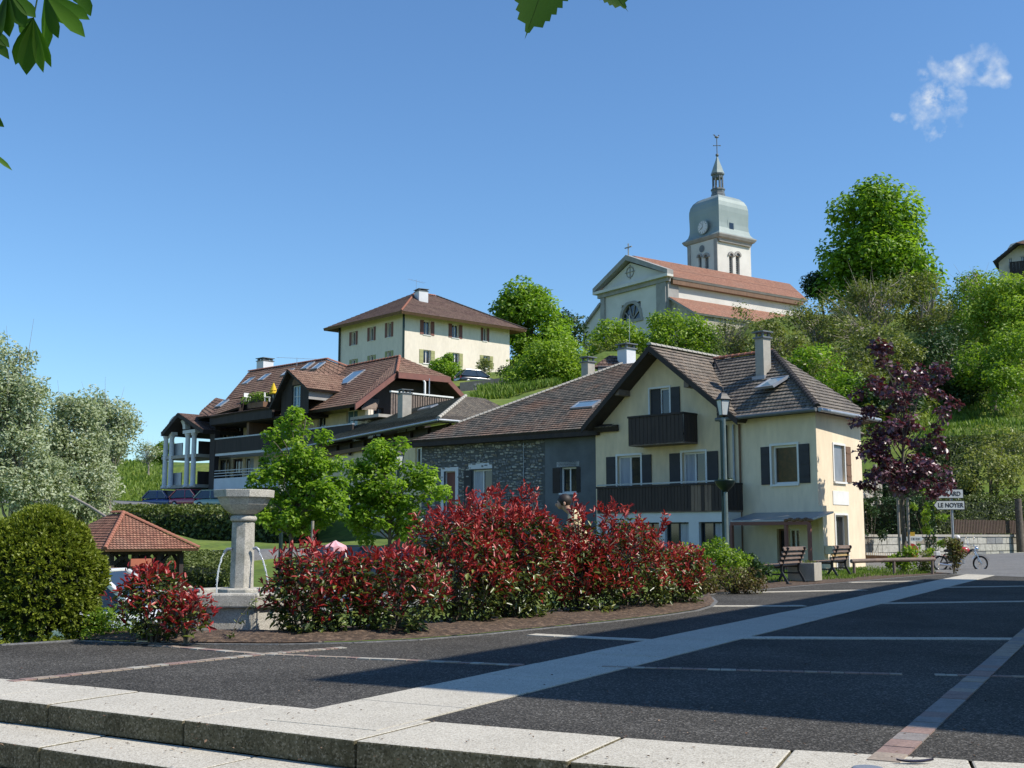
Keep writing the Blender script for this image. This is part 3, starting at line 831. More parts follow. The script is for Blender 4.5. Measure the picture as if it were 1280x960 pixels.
gme.materials.append(M_GRASS)
gme.polygons.foreach_set('use_smooth', [True] * len(gf)); gme.update()
go = link('ground', gme); go['kind'] = 'structure'

# ------------------------------------------------------------------ the square: steps, asphalt, granite bands, pavers
def g2(px, py, z=0.0): q = G(px, py, z); return Vector((q.x, q.y))
OUT = [(-260, 846), (-120, 861), (-20, 871.5), (60, 880.5), (229, 900), (444, 925.5), (711, 951), (960, 972), (1230, 990), (1500, 1004), (1900, 1015)]
outer = [g2(*p) for p in OUT]
def polyoff(line, d):
    r_ = []
    for i, p in enumerate(line):
        t = (line[min(i + 1, len(line) - 1)] - line[max(i - 1, 0)]).normalized()
        r_.append(p + Vector((-t.y, t.x)) * d)
    return r_
inner = polyoff(outer, .80)
step2 = polyoff(outer, -.50)
step3 = polyoff(outer, -1.0)
steps = thing('granite_steps', 'curved flight of pale granite steps along the front edge of the square', 'steps', (outer[4].x, outer[4].y, 0))
steps['kind'] = 'structure'; del steps['category']
def slabrow(lineA, lineB, ztop, h, parent, gap=.006, sub=1):
    off = wloc(parent)
    for i in range(len(lineA) - 1):
        for k_ in range(sub):
            a0, a1 = lineA[i].lerp(lineA[i + 1], k_ / sub), lineA[i].lerp(lineA[i + 1], (k_ + 1) / sub)
            b0, b1 = lineB[i].lerp(lineB[i + 1], k_ / sub), lineB[i].lerp(lineB[i + 1], (k_ + 1) / sub)
            da = (a1 - a0).normalized() * gap; db = (b1 - b0).normalized() * gap
            dz = R.uniform(-.003, .003)
            mb = MB()
            r4 = [a0 + da, a1 - da, b1 - db, b0 + db]
            bot = [Vector((*q, ztop - h)) for q in r4]; top = [Vector((*q, ztop + dz)) for q in r4]
            mb.m = 0
            mb.hexa(bot, top)
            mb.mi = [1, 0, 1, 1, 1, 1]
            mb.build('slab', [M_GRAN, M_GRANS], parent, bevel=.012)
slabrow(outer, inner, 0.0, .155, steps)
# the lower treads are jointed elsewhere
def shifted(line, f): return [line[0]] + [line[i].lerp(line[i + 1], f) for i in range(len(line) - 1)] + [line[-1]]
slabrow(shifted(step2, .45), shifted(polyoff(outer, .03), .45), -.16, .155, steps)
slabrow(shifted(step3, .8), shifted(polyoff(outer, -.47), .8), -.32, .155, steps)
# ground in front, below the steps
mb = MB()
l3 = polyoff(outer, -.97)
mb.face([Vector((*q, -.475)) for q in l3] + [Vector((9, -14, -.475)), Vector((-18, -14, -.475)), Vector((-18, l3[0].y, -.475))])
o = mb.build('pavement', M_ROAD); o['kind'] = 'structure'

# edge of the square along the planting bed, in photo order from the left
EDGE = [(-260, 800), (0, 806), (60, 802.5), (100, 800), (150, 802.5), (260, 804.5), (350, 805), (440, 803), (520, 799.5), (600, 793), (680, 785), (760, 777), (830, 769), (870, 763), (888, 757.5), (893, 752),
        (888, 747), (880, 744), (900, 741), (940, 738), (1000, 732), (1060, 727.5), (1120, 722), (1180, 717.5), (1225, 714.5), (1300, 713)]
edge = [g2(*p) for p in EDGE]
plaza = thing('square', None, None, (0, 10, 0)); plaza['kind'] = 'structure'; 
mb = MB()
ring = [q for q in inner] + [Vector((20, 8)), Vector((26, 38))] + edge[::-1]
ring3 = [Vector((*q, -.006)) for q in ring]
mb.face(ring3)
pa = mb.build('asphalt', M_ASPH, plaza)
import bmesh
def triangulate(o):
    bm = bmesh.new(); bm.from_mesh(o.data); bmesh.ops.triangulate(bm, faces=bm.faces[:]); bm.to_mesh(o.data); bm.free()
triangulate(pa)
# kerb under the edge of the square
mb = MB()
for i in range(len(edge) - 1):
    a, b = edge[i], edge[i + 1]
    t = (b - a).normalized(); n_ = Vector((-t.y, t.x)) * .06
    mb.hexa([Vector((*q, -.6)) for q in (a - n_, b - n_, b + n_, a + n_)], [Vector((*q, .004)) for q in (a - n_, b - n_, b + n_, a + n_)])
mb.build('edging', M_ROAD, plaza)
def band(pA, pB, w0, w1, z, m, name, n, gap=.004, parent=plaza):
    """run of slabs whose centre line goes pA -> pB"""
    t = (pB - pA).normalized(); s_ = Vector((-t.y, t.x)); L = (pB - pA).length
    us = [0.0]
    for i in range(n): us.append(us[-1] + R.uniform(.85, 1.15))
    us = [u * L / us[-1] for u in us]
    for i in range(n):
        a = pA + t * (us[i] + gap); b = pA + t * (us[i + 1] - gap)
        wa = w0 + (w1 - w0) * us[i] / L; wb = w0 + (w1 - w0) * us[i + 1] / L
        q = [a - s_ * wa / 2, b - s_ * wb / 2, b + s_ * wb / 2, a + s_ * wa / 2]
        dz = R.uniform(0, .004)
        MB().hexa([Vector((*c_, z - .05)) for c_ in q], [Vector((*c_, z + dz)) for c_ in q]).build(name, m[i % len(m)] if len(m) < 3 else m[R.randrange(len(m))], parent)
# wide diagonal band
lA, lB = g2(367, 892), g2(1186, 722.3)
rA, rB = g2(500, 906), g2(1222, 719.2)
lA2 = lA; tt = (lB - lA).normalized()
cA = (lA + rA) / 2; 
wd = abs((rA - lA).dot(Vector((-tt.y, tt.x))))
off_ = Vector((tt.y, -tt.x)) * wd / 2
band(lA + off_ - tt * .30, lB + off_ + tt * 6, wd, wd, .0, [M_GRAN], 'granite_slab', 34)
# fill the wedge between band and kerb
q = [g2(340, 888.5), g2(505, 903.5), g2(520, 910), g2(440, 905)]
# cross bands
def xb(a, b, w, m, name, n, z=.001): band(g2(*a), g2(*b), w, w, z, m, name, n)
xb((664, 793), (813, 800.2), .22, [M_GRAN], 'granite_slab', 4); xb((916, 797), (1300, 798.5), .26, [M_GRAN], 'granite_slab', 9)
xb((881, 757.5), (1006, 757.2), .30, [M_GRAN], 'granite_slab', 5); xb((1080, 754.3), (1320, 751), .30, [M_GRAN], 'granite_slab', 9)
xb((884, 741.5), (1080, 737.4), .28, [M_GRAN], 'granite_slab', 8); xb((1156, 734.4), (1320, 732), .28, [M_GRAN], 'granite_slab', 7)
xb((1060, 728), (1150, 726), .28, [M_GRAN], 'granite_slab', 5)
# narrow lines of porphyry setts
M_PL = [MATS['porphyry_tan'], M_CONC, MATS['porphyry_red']]
xb((12, 851.5), (322, 818), .11, M_PL, 'sett', 26); xb((322, 818), (430, 809), .11, M_PL, 'sett', 20); xb((190, 806), (322, 817), .11, M_PL, 'sett', 12)
xb((334, 817.5), (654, 831.3), .09, M_PL, 'sett', 22); xb((752, 833), (1128, 842.5), .07, M_PL, 'sett', 22); xb((1168, 843), (1300, 846), .07, M_PL, 'sett', 8)
# the row of porphyry pavers at right
pA, pB = g2(1104, 952), g2(1296, 780.5)
band(pA, pB, .165, .19, .002, M_PAV, 'paver', 46, gap=.005)
# planting bed
bed = thing('planting_bed', None, None, (0, 14, 0)); bed['kind'] = 'structure'
mb = MB()
eb = edge[3:17]
inn_pts = []
row0 = [q for q in eb]
back = [g2(90, 789), g2(150, 789), g2(260, 789), g2(350, 787), g2(430, 784), g2(520, 778), g2(590, 772), g2(660, 765), g2(730, 758), g2(790, 752), g2(835, 748), g2(855, 747), g2(872, 746), g2(884, 745)]
NB = 8
rows = []
for k_ in range(NB + 1):
    f = k_ / NB
    rr = []
    for a, b in zip(row0, back):
        # subdivide along too
        q = a.lerp(b, f)
        rr.append(Vector((q.x, q.y, .012 + .07 * math.sin(math.pi * min(1, f * 1.3 + .02)) * 1.0)))
    rr2 = []
    for i in range(len(rr) - 1):
        for j in range(6):
            q = rr[i].lerp(rr[i + 1], j / 6)
            q.z += mnoise.noise(Vector((q.x * 3, q.y * 3, 0))) * .035 * min(1, f * 4)
            rr2.append(q)
    rr2.append(rr[-1])
    rows.append(rr2)
vs = [q for r_ in rows for q in r_]; nn = len(rows[0])
mb.faces(vs, [(k_ * nn + i, k_ * nn + i + 1, (k_ + 1) * nn + i + 1, (k_ + 1) * nn + i) for k_ in range(NB) for i in range(nn - 1)], True)
mb.build('soil', M_SOIL, bed)
# second bed along the far edge by the benches
mb = MB()
fe = edge[17:25]
fb = [p + Vector((-.5, 2.2)) for p in fe]
mb.faces([Vector((*q, .01)) for q in fe] + [Vector((*q, .03)) for q in fb], [(i, i + 1, len(fe) + i + 1, len(fe) + i) for i in range(len(fe) - 1)], True)
mb.build('soil', M_SOIL, bed)
# mulch chips lying in the beds
cpts = []
for _ in range(5200):
    i = R.randrange(len(row0) - 1); f = R.random() ** 1.3 * .95; g = R.random()
    a = row0[i].lerp(row0[i + 1], g).lerp(back[i].lerp(back[i + 1], g), f)
    cpts.append((a.x, a.y, .02 + .07 * math.sin(math.pi * min(1, f * 1.3 + .02))))
for _ in range(1500):
    i = R.randrange(len(fe) - 1); g = R.random()
    a = fe[i].lerp(fe[i + 1], g).lerp(fb[i].lerp(fb[i + 1], g), R.random() * .8)
    cpts.append((a.x, a.y, .03))
cpts = np.array(cpts); N = len(cpts)
M_CHIP = leaf_mat('bark_chip', (.05, .028, .018), (.14, .08, .05), (.30, .21, .14), rough=.9, trans=0)
cn_ = rdir(N) * .5 + np.array([0, 0, 1.])
o = link('bark_mulch', leaves_mesh('bark_mulch', cpts, rdir(N) * np.array([1, 1, .3]), cn_, NR.uniform(.04, .11, N), NR.uniform(.02, .045, N), M_CHIP, NR.random(N)), bed)
o['kind'] = 'stuff'
# little stones, petals and dry leaves that lie on the paving
ppts = []
for _ in range(260):
    px = R.uniform(0, 1280); py = R.uniform(812, 956)
    q = G(px, py, 0)
    ppts.append((q.x, q.y, .004))
for (px, py) in ((20, 910), (48, 921), (85, 925), (92, 921), (205, 941), (213, 938), (128, 896), (205, 888), (327, 887), (358, 894), (430, 903), (635, 850), (435, 883), (132, 821)):
    q = G(px, py, 0 if py < 900 or px > 300 else -.16); ppts.append((q.x, q.y, (.004 if q.z > -.1 else -.152)))
ppts = np.array(ppts); N = len(ppts)
o = link('litter', leaves_mesh('litter', ppts, rdir(N) * np.array([1, 1, .2]), rdir(N) * .3 + np.array([0, 0, 1.]), NR.uniform(.012, .035, N), NR.uniform(.008, .02, N), M_CHIP, NR.random(N)))
o['kind'] = 'stuff'
# street beyond the square on the right, and the lane behind the fountain
def strip(pts, z, m, name, zs=None):
    mb = MB(); mb.face([Vector((p[0], p[1], z if zs is None else zs[i])) for i, p in enumerate(pts)])
    o = mb.build(name, m); o['kind'] = 'structure'; triangulate(o); return o
def ribbon(name, L_, m, lift=.03):
    """road ribbon that follows the ground; L_: list of (x,y,halfwidth)"""
    pts = []
    for i in range(len(L_) - 1):
        for j in range(8):
            f = j / 8; pts.append(tuple(L_[i][k_] + (L_[i + 1][k_] - L_[i][k_]) * f for k_ in range(3)))
    pts.append(L_[-1])
    v = []; f_ = []
    M_ = 7
    for i, p in enumerate(pts):
        a = pts[max(0, i - 1)]; b = pts[min(len(pts) - 1, i + 1)]
        t = Vector((b[0] - a[0], b[1] - a[1])).normalized(); n_ = Vector((-t.y, t.x))
        for k_ in range(M_):
            u = (-1.02, -1, -.5, 0, .5, 1, 1.02)[k_] * p[2]
            q = Vector((p[0], p[1])) + n_ * u
            v.append((q.x, q.y, gz(q.x, q.y) + lift + .04 * (1 - abs(u) / p[2]) - (.5 if k_ in (0, M_ - 1) else 0)))
    for i in range(len(pts) - 1):
        for k_ in range(M_ - 1): f_.append((i * M_ + k_, i * M_ + k_ + 1, (i + 1) * M_ + k_ + 1, (i + 1) * M_ + k_))
    o = MB().faces(v, f_, True).build(name, m); o['kind'] = 'structure'
    return o
M_STREET = M_ROAD
strip([(14.6, 33.2), (26, 27), (48, 33), (50, 62), (24, 54.4), (15, 48.5), (10.5, 43.5), (11, 40.2)], 0.0, M_STREET, 'street', zs=[-.012, -.012, .12, .6, .4, .22, .05, 0.0])
strip([g2(1150, 717.5), g2(1300, 712), g2(1300, 709.5), g2(1165, 716)], .012, M_GRAN, 'pavement')
ribbon('lane', [(-24, 44, 2.4), (-15.5, 50, 2.4), (-9, 54, 2.4), (-3, 50, 2.2), (1, 44, 2.2)], M_STREET, .14)
ribbon('car_park', [(-34, 27, 3.2), (-20, 24.5, 3.4), (-11, 26, 3.0), (-5, 30, 2.5), (1, 40, 2.6)], M_STREET, .12)
ribbon('driveway', [(-50, 91, 4.5), (-36, 91, 4.5), (-27, 89, 4.5), (-20, 84, 4)], M_STREET, .12)

# ================================================================== buildings
def quadwall(mb, a, b, z0, z1):
    mb.face([(a[0], a[1], z0), (b[0], b[1], z0), (b[0], b[1], z1), (a[0], a[1], z1)])
def V3(p, z): return Vector((p[0], p[1], z))
def chimney(bldg, c, w, d, z0, z1, rz, m, cap=True, name='chimney', capm=None, pot=False):
    mb = MB().box((c[0], c[1], (z0 + z1) / 2), (w, d, z1 - z0), rz)
    o = mb.build(name, m, bldg)
    if cap:
        mb = MB()
        mt = Matrix.Rotation(rz, 3, 'Z')
        mb.box((c[0], c[1], z1 + .03), (w + .12, d + .12, .06), rz)
        for sx in (-1, 1):
            for sy in (-1, 1):
                q = mt @ Vector((sx * w * .38, sy * d * .38, 0))
                mb.box((c[0] + q.x, c[1] + q.y, z1 + .14), (w * .16, d * .16, .16), rz)
        mb.box((c[0], c[1], z1 + .245), (w + .16, d + .16, .05), rz)
        mb.build('chimney_cap', capm or M_LEAD, o)
    return o
def skylight(bldg, p0, ex, up, w, h, raised=0.0):
    """p0 lower-left corner on the slope, ex along the eave, up along the slope (unit vectors)"""
    ex = Vector(ex).normalized(); up = Vector(up).normalized(); n = ex.cross(up).normalized()
    if n.z < 0: n = -n
    p0 = Vector(p0)
    def pt(a, b, c): return p0 + ex * a + up * b + n * (c + raised * (1 - b / h))
    f = .07
    mb = MB()
    for (a0, a1, b0, b1) in ((0, w, 0, f), (0, w, h - f, h), (0, f, f, h - f), (w - f, w, f, h - f)):
        mb.hexa([pt(a0, b0, .0), pt(a1, b0, .0), pt(a1, b1, .0), pt(a0, b1, .0)], [pt(a0, b0, .10), pt(a1, b0, .10), pt(a1, b1, .10), pt(a0, b1, .10)])
    o = mb.build('skylight', M_ZINC, bldg)
    MB().hexa([pt(f, f, .05), pt(w - f, f, .05), pt(w - f, h - f, .05), pt(f, h - f, .05)], [pt(f, f, .08), pt(w - f, f, .08), pt(w - f, h - f, .08), pt(f, h - f, .08)]).build('pane', M_SKYG, o)
    return o
M_SKYG = mat('skylight_glass', (.16, .26, .34), (.10, .18, .26), 2, .08, spec=.8)
def gutter(bldg, a, b, r=.07, m=None):
    return MB().tube([a, b], r, 8).build('gutter', m or M_ZINC, bldg)
def on_plane(px, py, a, b, c):
    """where the ray of a pixel meets the plane through a, b, c"""
    a, b, c = Vector(a), Vector(b), Vector(c)
    n = (b - a).cross(c - a); r = raydir(px, py); o = Vector((0, 0, EYE))
    return o + r * ((a - o).dot(n) / r.dot(n))
def antenna(name, label, base, h, rz, arms=5, L=.9, parent=None, group=None):
    t = thing(name, label, 'antenna', base, rz) if parent is None else parent
    mb = MB(); mb.tube([(0, 0, 0), (0, 0, h)], .018, 6)
    mb.build('mast', M_ZINC, t, world=False)
    mb = MB(); mb.tube([(-L * .6, 0, h * .92), (L * .6, 0, h * .92)], .012, 4)
    for i in range(arms):
        x = -L * .55 + L * 1.1 * i / (arms - 1); w_ = .16 + .03 * i
        mb.tube([(x, -w_, h * .92), (x, w_, h * .92)], .008, 4)
    mb.build('aerial', M_ZINC, t, world=False)
    return t

# ------------------------------------------------------------------ gabled house with the balconies
wg = Wall((7.98, 42.0), (-1.02, 1.0)); wg.p = wg.at(0, 0).xy
s_l = wg.s(745, 600); s_r = wg.s(914, 600)
if s_l < s_r: pass
house = thing('gabled_house', 'cream gabled house with dark shutters and two dark board balconies behind the red shrubs', 'house', (wg.at(s_r, 0).x, wg.at(s_r, 0).y, 0))
EZ = 5.35
Gc = wg.at(s_r, 0); Lc = wg.at(s_l, 0)
pk = P(811, 428, 1)
ap_s, ap_z = wg.hit(812, 428, .75)
smid = (s_l + s_r) / 2
apz = ap_z - .12
in_ = -wg.n
eL = s_l + .55; eR = s_r - .62
slopeL = 1
def gp(s, off, z): return wg.at(s, z, off)
backd = 8.5
ez_w = EZ + .05
# roof planes: ridge along the wall normal
rf0 = gp(ap_s, .78, apz); rb0 = gp(ap_s, -backd, apz)
zl = wg.z(726, 534, .78); 
sl_, zl_ = wg.hit(727, 534, .78); sr_, zr_ = wg.hit(922, 523, .78)
lf = gp(sl_, .78, zl_); lb = gp(sl_, -backd, zl_); rf = gp(sr_, .78, zr_); rb = gp(sr_, -5.0, zr_)
roof([(rf, gp(sr_, -backd, zr_), rb0, rf0), (lf, lb, rb0, rf0)], 'roof', T_WARM, M_DARKW, house, thick=.16, crs=.27)
# barge boards
mb = MB()
for a, b in ((rf0, lf), (rf0, rf)):
    mb.hexa([a + Vector((0, 0, -.24)), b + Vector((0, 0, -.24)), b + V3(wg.n, 0) * .04 + Vector((0, 0, -.24)), a + V3(wg.n, 0) * .04 + Vector((0, 0, -.24))],
            [a + Vector((0, 0, .0)), b, b + V3(wg.n, 0) * .04, a + V3(wg.n, 0) * .04])
mb.build('barge_board', M_DARKW, house)
ridge_row(rf0, gp(ap_s, -6.6, apz), 22, house, MATS['concrete'], r=.11)
# purlin ends under the overhang
for (px, py) in ((777, 491), (864, 481), (815, 440)):
    s_, z_ = wg.hit(px, py, .4)
    MB().wbox(wg, s_ - .11, s_ + .11, z_ - .12, z_ + .12, .0, .72).build('purlin', M_OLDW, house)
# facade
def edge_z(s):  # wall top under the roof
    if s > ap_s: return apz - .2 + (zl_ - apz) * (s - ap_s) / (sl_ - ap_s)
    return apz - .2 + (zr_ - apz) * (s - ap_s) / (sr_ - ap_s)
poly = [(s_r, -.3), (s_l, -.3), (s_l, edge_z(s_l)), (ap_s, apz - .2), (s_r, edge_z(s_r))]
fl1 = wg.z(828, 636, 1.1)       # balcony floor height
bal_z = wg.z(820, 551, .9)
holes = []
def fwin(px0, px1, py0, zbot, **k):
    s0, s1 = wg.s(px0, py0 + 20), wg.s(px1, py0 + 20); z1 = wg.z((px0 + px1) / 2, py0)
    return window(wg, 0, 0, 0, 0, house, rect=(s0, s1, zbot, z1), sill=False, **k)
holes.append(fwin(812.5, 837, 485.5, bal_z, bars=1, lsh=0, rsh=.42, closed=.48, depth=.14, fr=.07, surround=.07))
holes.append(fwin(772, 801, 569.5, fl1, bars=1, lsh=.46, rsh=.44, curtain=True, fr=.07, surround=.08))
holes.append(fwin(853, 882, 565, fl1, bars=1, lsh=.48, rsh=.48, curtain=True, fr=.07, surround=.08))
mb = MB(); wall_mesh(mb, wg, poly, holes)
mb.face([Lc + Vector((0, 0, -.3)), wg.at(s_l, -.3, -backd), wg.at(s_l, edge_z(s_l), -backd), wg.at(s_l, edge_z(s_l), 0)])
mb.face([wg.at(s_r, -.3, -backd), wg.at(s_r, -.3, 0), wg.at(s_r, edge_z(s_r), 0), wg.at(s_r, edge_z(s_r), -backd)])
mb.face([wg.at(s_l, -.3, -backd), wg.at(s_r, -.3, -backd), wg.at(s_r, edge_z(s_r), -backd), wg.at(ap_s, apz - .2, -backd), wg.at(s_l, edge_z(s_l), -backd)])
mb.build('wall', M_CREAM, house)
# small upper balcony
def balcony(w, sa, sb, zf, h, depth, bldg, m, lit=None, n=None, slabm=None, side=True, bh=.05, overlap=.0):
    s0, s1 = min(sa, sb), max(sa, sb)
    MB().wbox(w, s0, s1, zf - .14, zf, .02, depth).build('balcony_floor', slabm or M_OLDW, bldg)
    rl = MB(); rl.wbox(w, s0 - .02, s1 + .02, zf + h - .03, zf + h + .04, depth - .05, depth + .05)
    if side:
        rl.wbox(w, s0 - .02, s0 + .06, zf + h - .03, zf + h + .04, .02, depth - .05); rl.wbox(w, s1 - .06, s1 + .02, zf + h - .03, zf + h + .04, .02, depth - .05)
    rl.wbox(w, s0 + .02, s1 - .02, zf + .16, zf + .24, depth - .06, depth - .02)
    o = rl.build('balcony_rail', M_DARKW, bldg)
    n = n or max(4, int((s1 - s0) / .19))
    for i in range(n):
        a = s0 + (s1 - s0) * i / n + .008; b = s0 + (s1 - s0) * (i + 1) / n - .008
        mm = m
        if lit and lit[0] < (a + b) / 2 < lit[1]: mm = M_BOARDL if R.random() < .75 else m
        MB().wbox(w, a, b, zf - .10 + R.uniform(-.01, .01), zf + h - .035, depth - .015, depth + .012 + R.uniform(0, .006)).build('board', mm, bldg)
    if side:
        k_ = max(2, int(depth / .2))
        for s_ in (s0, s1):
            for i in range(k_):
                a = .03 + (depth - .06) * i / k_; b = .03 + (depth - .06) * (i + 1) / k_ - .015
                MB().wbox(w, s_ - .012, s_ + .012, zf - .08, zf + h - .035, a, b).build('board', m, bldg)
z_t = wg.z(820, 519, .9)
balcony(wg, wg.s(785.5, 535, .9), wg.s(854, 535, .9), bal_z, z_t - bal_z, .9, house, M_BOARD, n=14)
# long balcony
z_t = wg.z(828, 603.5, 1.15)
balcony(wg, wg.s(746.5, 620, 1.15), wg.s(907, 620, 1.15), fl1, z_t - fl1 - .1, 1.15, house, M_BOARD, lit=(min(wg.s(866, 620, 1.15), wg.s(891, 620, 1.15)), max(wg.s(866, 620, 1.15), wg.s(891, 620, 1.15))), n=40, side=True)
MB().wbox(wg, wg.s(907, 620, 1.15), wg.s(746.5, 620, 1.15), z_t - .03, z_t + .02, 1.12, 1.17).build('balcony_rail', M_ZINC, house)
# white veranda wall under the balcony
zv = fl1 - .14
sv0, sv1 = sorted((wg.s(908, 650, 1.1), wg.s(746, 650, 1.1)))
hv = []
zt = wg.z(828, 653, 1.1)
for a, b, c in ((750, 757, 0), (763, 790, 1), (800, 824, 1), (831, 861, 1), (873.5, 905, 1)):
    s0, s1 = sorted((wg.s(a, 665, 1.1), wg.s(b, 665, 1.1)))
    hv.append(window(wg, 0, 0, 0, 0, house, off=1.1, rect=(s0, s1, .35, zt), frame=M_SHUT, bars=c, curtain=c == 1 and a > 820, sill=False, fr=.05, depth=.2))
mb = MB(); wall_mesh(mb, wg, [(sv0, -.3), (sv1, -.3), (sv1, zv), (sv0, zv)], hv, off=1.1, depth=.2)
for s_ in (sv0, sv1): mb.face([wg.at(s_, -.3, 1.1), wg.at(s_, -.3, 0.01), wg.at(s_, zv, 0.01), wg.at(s_, zv, 1.1)])
mb.face([wg.at(sv0, zv, 0.01), wg.at(sv1, zv, 0.01), wg.at(sv1, zv, 1.1), wg.at(sv0, zv, 1.1)])
mb.build('veranda_wall', M_WHITER, house)
MB().tube([wg.at(s_r + .12, 0.2, .08), wg.at(s_r + .12, EZ - .2, .08)], .045, 8).build('downpipe', M_MET, house)

# ------------------------------------------------------------------ wing with the hipped roof
C = Vector((10.28 , 38.95)); C = P(1022, 600, 38.95).xy
ww = Wall(C, (Gc.xy - C))            # s runs from the corner to the left, towards the gable
sW = (Gc.xy - C).length
D_ = Vector((.8, 1)).normalized()
we = Wall(C, D_)
sE = we.s(1078, 600)
Dp = C + D_ * sE
wing = thing('hipped_wing', 'cream hip-roofed wing with tall chimney and window above a lean-to canopy', 'house', (C.x, C.y, 0))
ov = .5
def awaycorner(p, k_): return p
E0 = on_plane(932, 524, (0, 0, EZ), (1, 0, EZ), (0, 1, EZ)); E1 = on_plane(1030, 514.5, (0, 0, EZ), (1, 0, EZ), (0, 1, EZ)); E2 = on_plane(1083, 525, (0, 0, EZ), (1, 0, EZ), (0, 1, EZ))
# eave line stands out from the walls
def offs(w, d): return w.n * d
E1 = V3(C + ww.n * .55 + we.n * .45, EZ); E1.z = EZ
Eg = V3(Gc.xy + ww.n * .55 - ww.d * -.1, EZ)
E2 = V3(Dp + we.n * .5 + we.d * .45, EZ)
RZ_ = apz - .25
R0 = on_plane(893, 450, (0, 0, RZ_), (1, 0, RZ_), (0, 1, RZ_)); R1 = on_plane(966, 440, (0, 0, RZ_), (1, 0, RZ_), (0, 1, RZ_))
E3 = V3((R1.xy + (R0.xy - R1.xy) * .8) + Vector((2.2, 5.0)), EZ)
wroof = roof([(Eg, E1, R1, R0), (E1, E2, R1, R1), (E2, E3, R0, R1)], 'roof', T_GREYT, M_DARKW, wing, crs=.27)
ridge_row(E1 + Vector((0, 0, .04)), R1, 26, wing, M_RIDGE, r=.12)
ridge_row(R1, R0, 9, wing, M_RIDGER, r=.11)
ridge_row(V3(rf.xy, zr_) + Vector((.2, .3, .05)), R0, 16, wing, M_RIDGE, r=.05, name='valley_tile')
gutter(wing, Eg + Vector((0, 0, -.03)) + V3(ww.n, 0) * .07, E1 + Vector((0, 0, -.03)) + V3(ww.n, 0) * .07, m=M_LEAD)
gutter(wing, E1 + Vector((0, 0, -.03)) + V3(we.n, 0) * .07, E2 + Vector((0, 0, -.03)) + V3(we.n, 0) * .07)
# walls
hw = []
s0, s1 = sorted((ww.s(965, 580), ww.s(997, 580)))
hw.append(window(ww, 0, 0, 0, 0, wing, rect=(s0, s1, ww.z(980, 605), ww.z(980, 556.5)), lsh=.44, rsh=.38, surround=.08, glass=M_AMBER, bars=0, fr=.07))
zc = ww.z(965, 652, 0)
for a, b, zb, br, gl in ((971, 983, .05, 0, M_GLASS), (985, 999, .05, 1, M_AMBER)):
    s0, s1 = sorted((ww.s(a, 670), ww.s(b, 670)))
    hw.append(window(ww, 0, 0, 0, 0, wing, rect=(s0, s1, zb, zc - .25), bars=br, glass=gl, sill=False, frame=M_WHITE if br else M_BRWOOD, fr=.06))
mb = MB(); wall_mesh(mb, ww, [(0, -.3), (sW, -.3), (sW, EZ - .05), (0, EZ - .05)], hw)
he = []
s0, s1 = sorted((we.s(1042, 580), we.s(1055.5, 580)))
he.append(window(we, 0, 0, 0, 0, wing, rect=(s0, s1, we.z(1048, 602), we.z(1048, 556.5)), rsh=.42, shm=M_BRWOOD, surround=.07, bars=0, fr=.06))
MB().wbox(we, s0 + .04, s1 - .05, we.z(1048, 601), we.z(1048, 557), -.10, -.06).build('shutter', M_ZINC, wing)
s0, s1 = sorted((we.s(1044.5, 670), we.s(1059.5, 670)))
he.append(window(we, 0, 0, 0, 0, wing, rect=(s0, s1, .0, we.z(1052, 644)), bars=0, cross=0, fr=.05, surround=.06, sill=False, curtain=True))
wall_mesh(mb, we, [(0, -.3), (sE, -.3), (sE, EZ - .05), (0, EZ - .05)], he)
E3w = E3.xy + Vector((-.5, -.4))
quadwall(mb, Dp, E3w, -.3, EZ - .05)
mb.build('wall', mat('wing_render', (.82, .69, .50), (.72, .60, .43), .8, .9, .004, 40, fine=.06, fscale=5, stretch=(1, 1, .35)), wing)
s0, s1 = sorted((we.s(1040.8, 622), we.s(1060.5, 622)))
MB().wbox(we, s0, s1, we.z(1050, 631), we.z(1050, 614), .0, .02).build('plaster_panel', M_WHITE, wing)
# corner pier standing proud below
MB().wbox(we, -.06, .28, -.3, ww.z(1022, 632), .0, .16).build('corner_pier', MATS['wing_render'], wing)
s0 = we.s(1021, 682, .1)
MB().wbox(we, .0, .52, .55, .83, .17, .42).build('meter_box', MATS['wing_render'], wing)
# downpipes
for px, m_ in ((918, M_ZINC), (925.5, M_BRWOOD)):
    s_ = ww.s(px, 600, .07)
    MB().tube([ww.at(s_, .1, .07), ww.at(s_, EZ - .2, .07)], .04, 8).build('downpipe', m_, wing)
# lean-to canopy
s0, s1 = sorted((ww.s(914, 648, 1.2), ww.s(1013, 648, 1.2)))
zcan = ww.z(965, 650, 1.2)
mb = MB(); mb.hexa([ww.at(s0, zcan - .06, 1.25), ww.at(s1, zcan - .06, 1.25), ww.at(s1, zcan + .22, 0.01), ww.at(s0, zcan + .22, 0.01)],
                   [ww.at(s0, zcan - .0, 1.25), ww.at(s1, zcan - .0, 1.25), ww.at(s1, zcan + .28, 0.01), ww.at(s0, zcan + .28, 0.01)])
mb.build('canopy_roof', M_ZINC, wing)
mb = MB(); mb.wbox(ww, s0, s1, zcan - .17, zcan - .05, 1.19, 1.26)
mb.build('canopy_beam', MATS['brick_red_shutter'], wing)
for px in (983, 915, 1012):
    s_ = ww.s(px, 660, 1.2)
    MB().wbox(ww, s_ - .05, s_ + .05, -.1, zcan - .17, 1.16, 1.26).build('canopy_post', MATS['brick_red_shutter'], wing)
mb = MB()
for i in range(7):  # folded awning cloth hanging on the beam
    f = i / 6; s_ = ww.s(984, 650, 1.2) + (s0 - ww.s(984, 650, 1.2)) * f
    mb.ball(ww.at(s_, zcan - .02 + .03 * (i % 2), 1.22), .11, 8, 5, (1, 1, .55))
mb.build('awning_cloth', M_BRWOOD, wing)
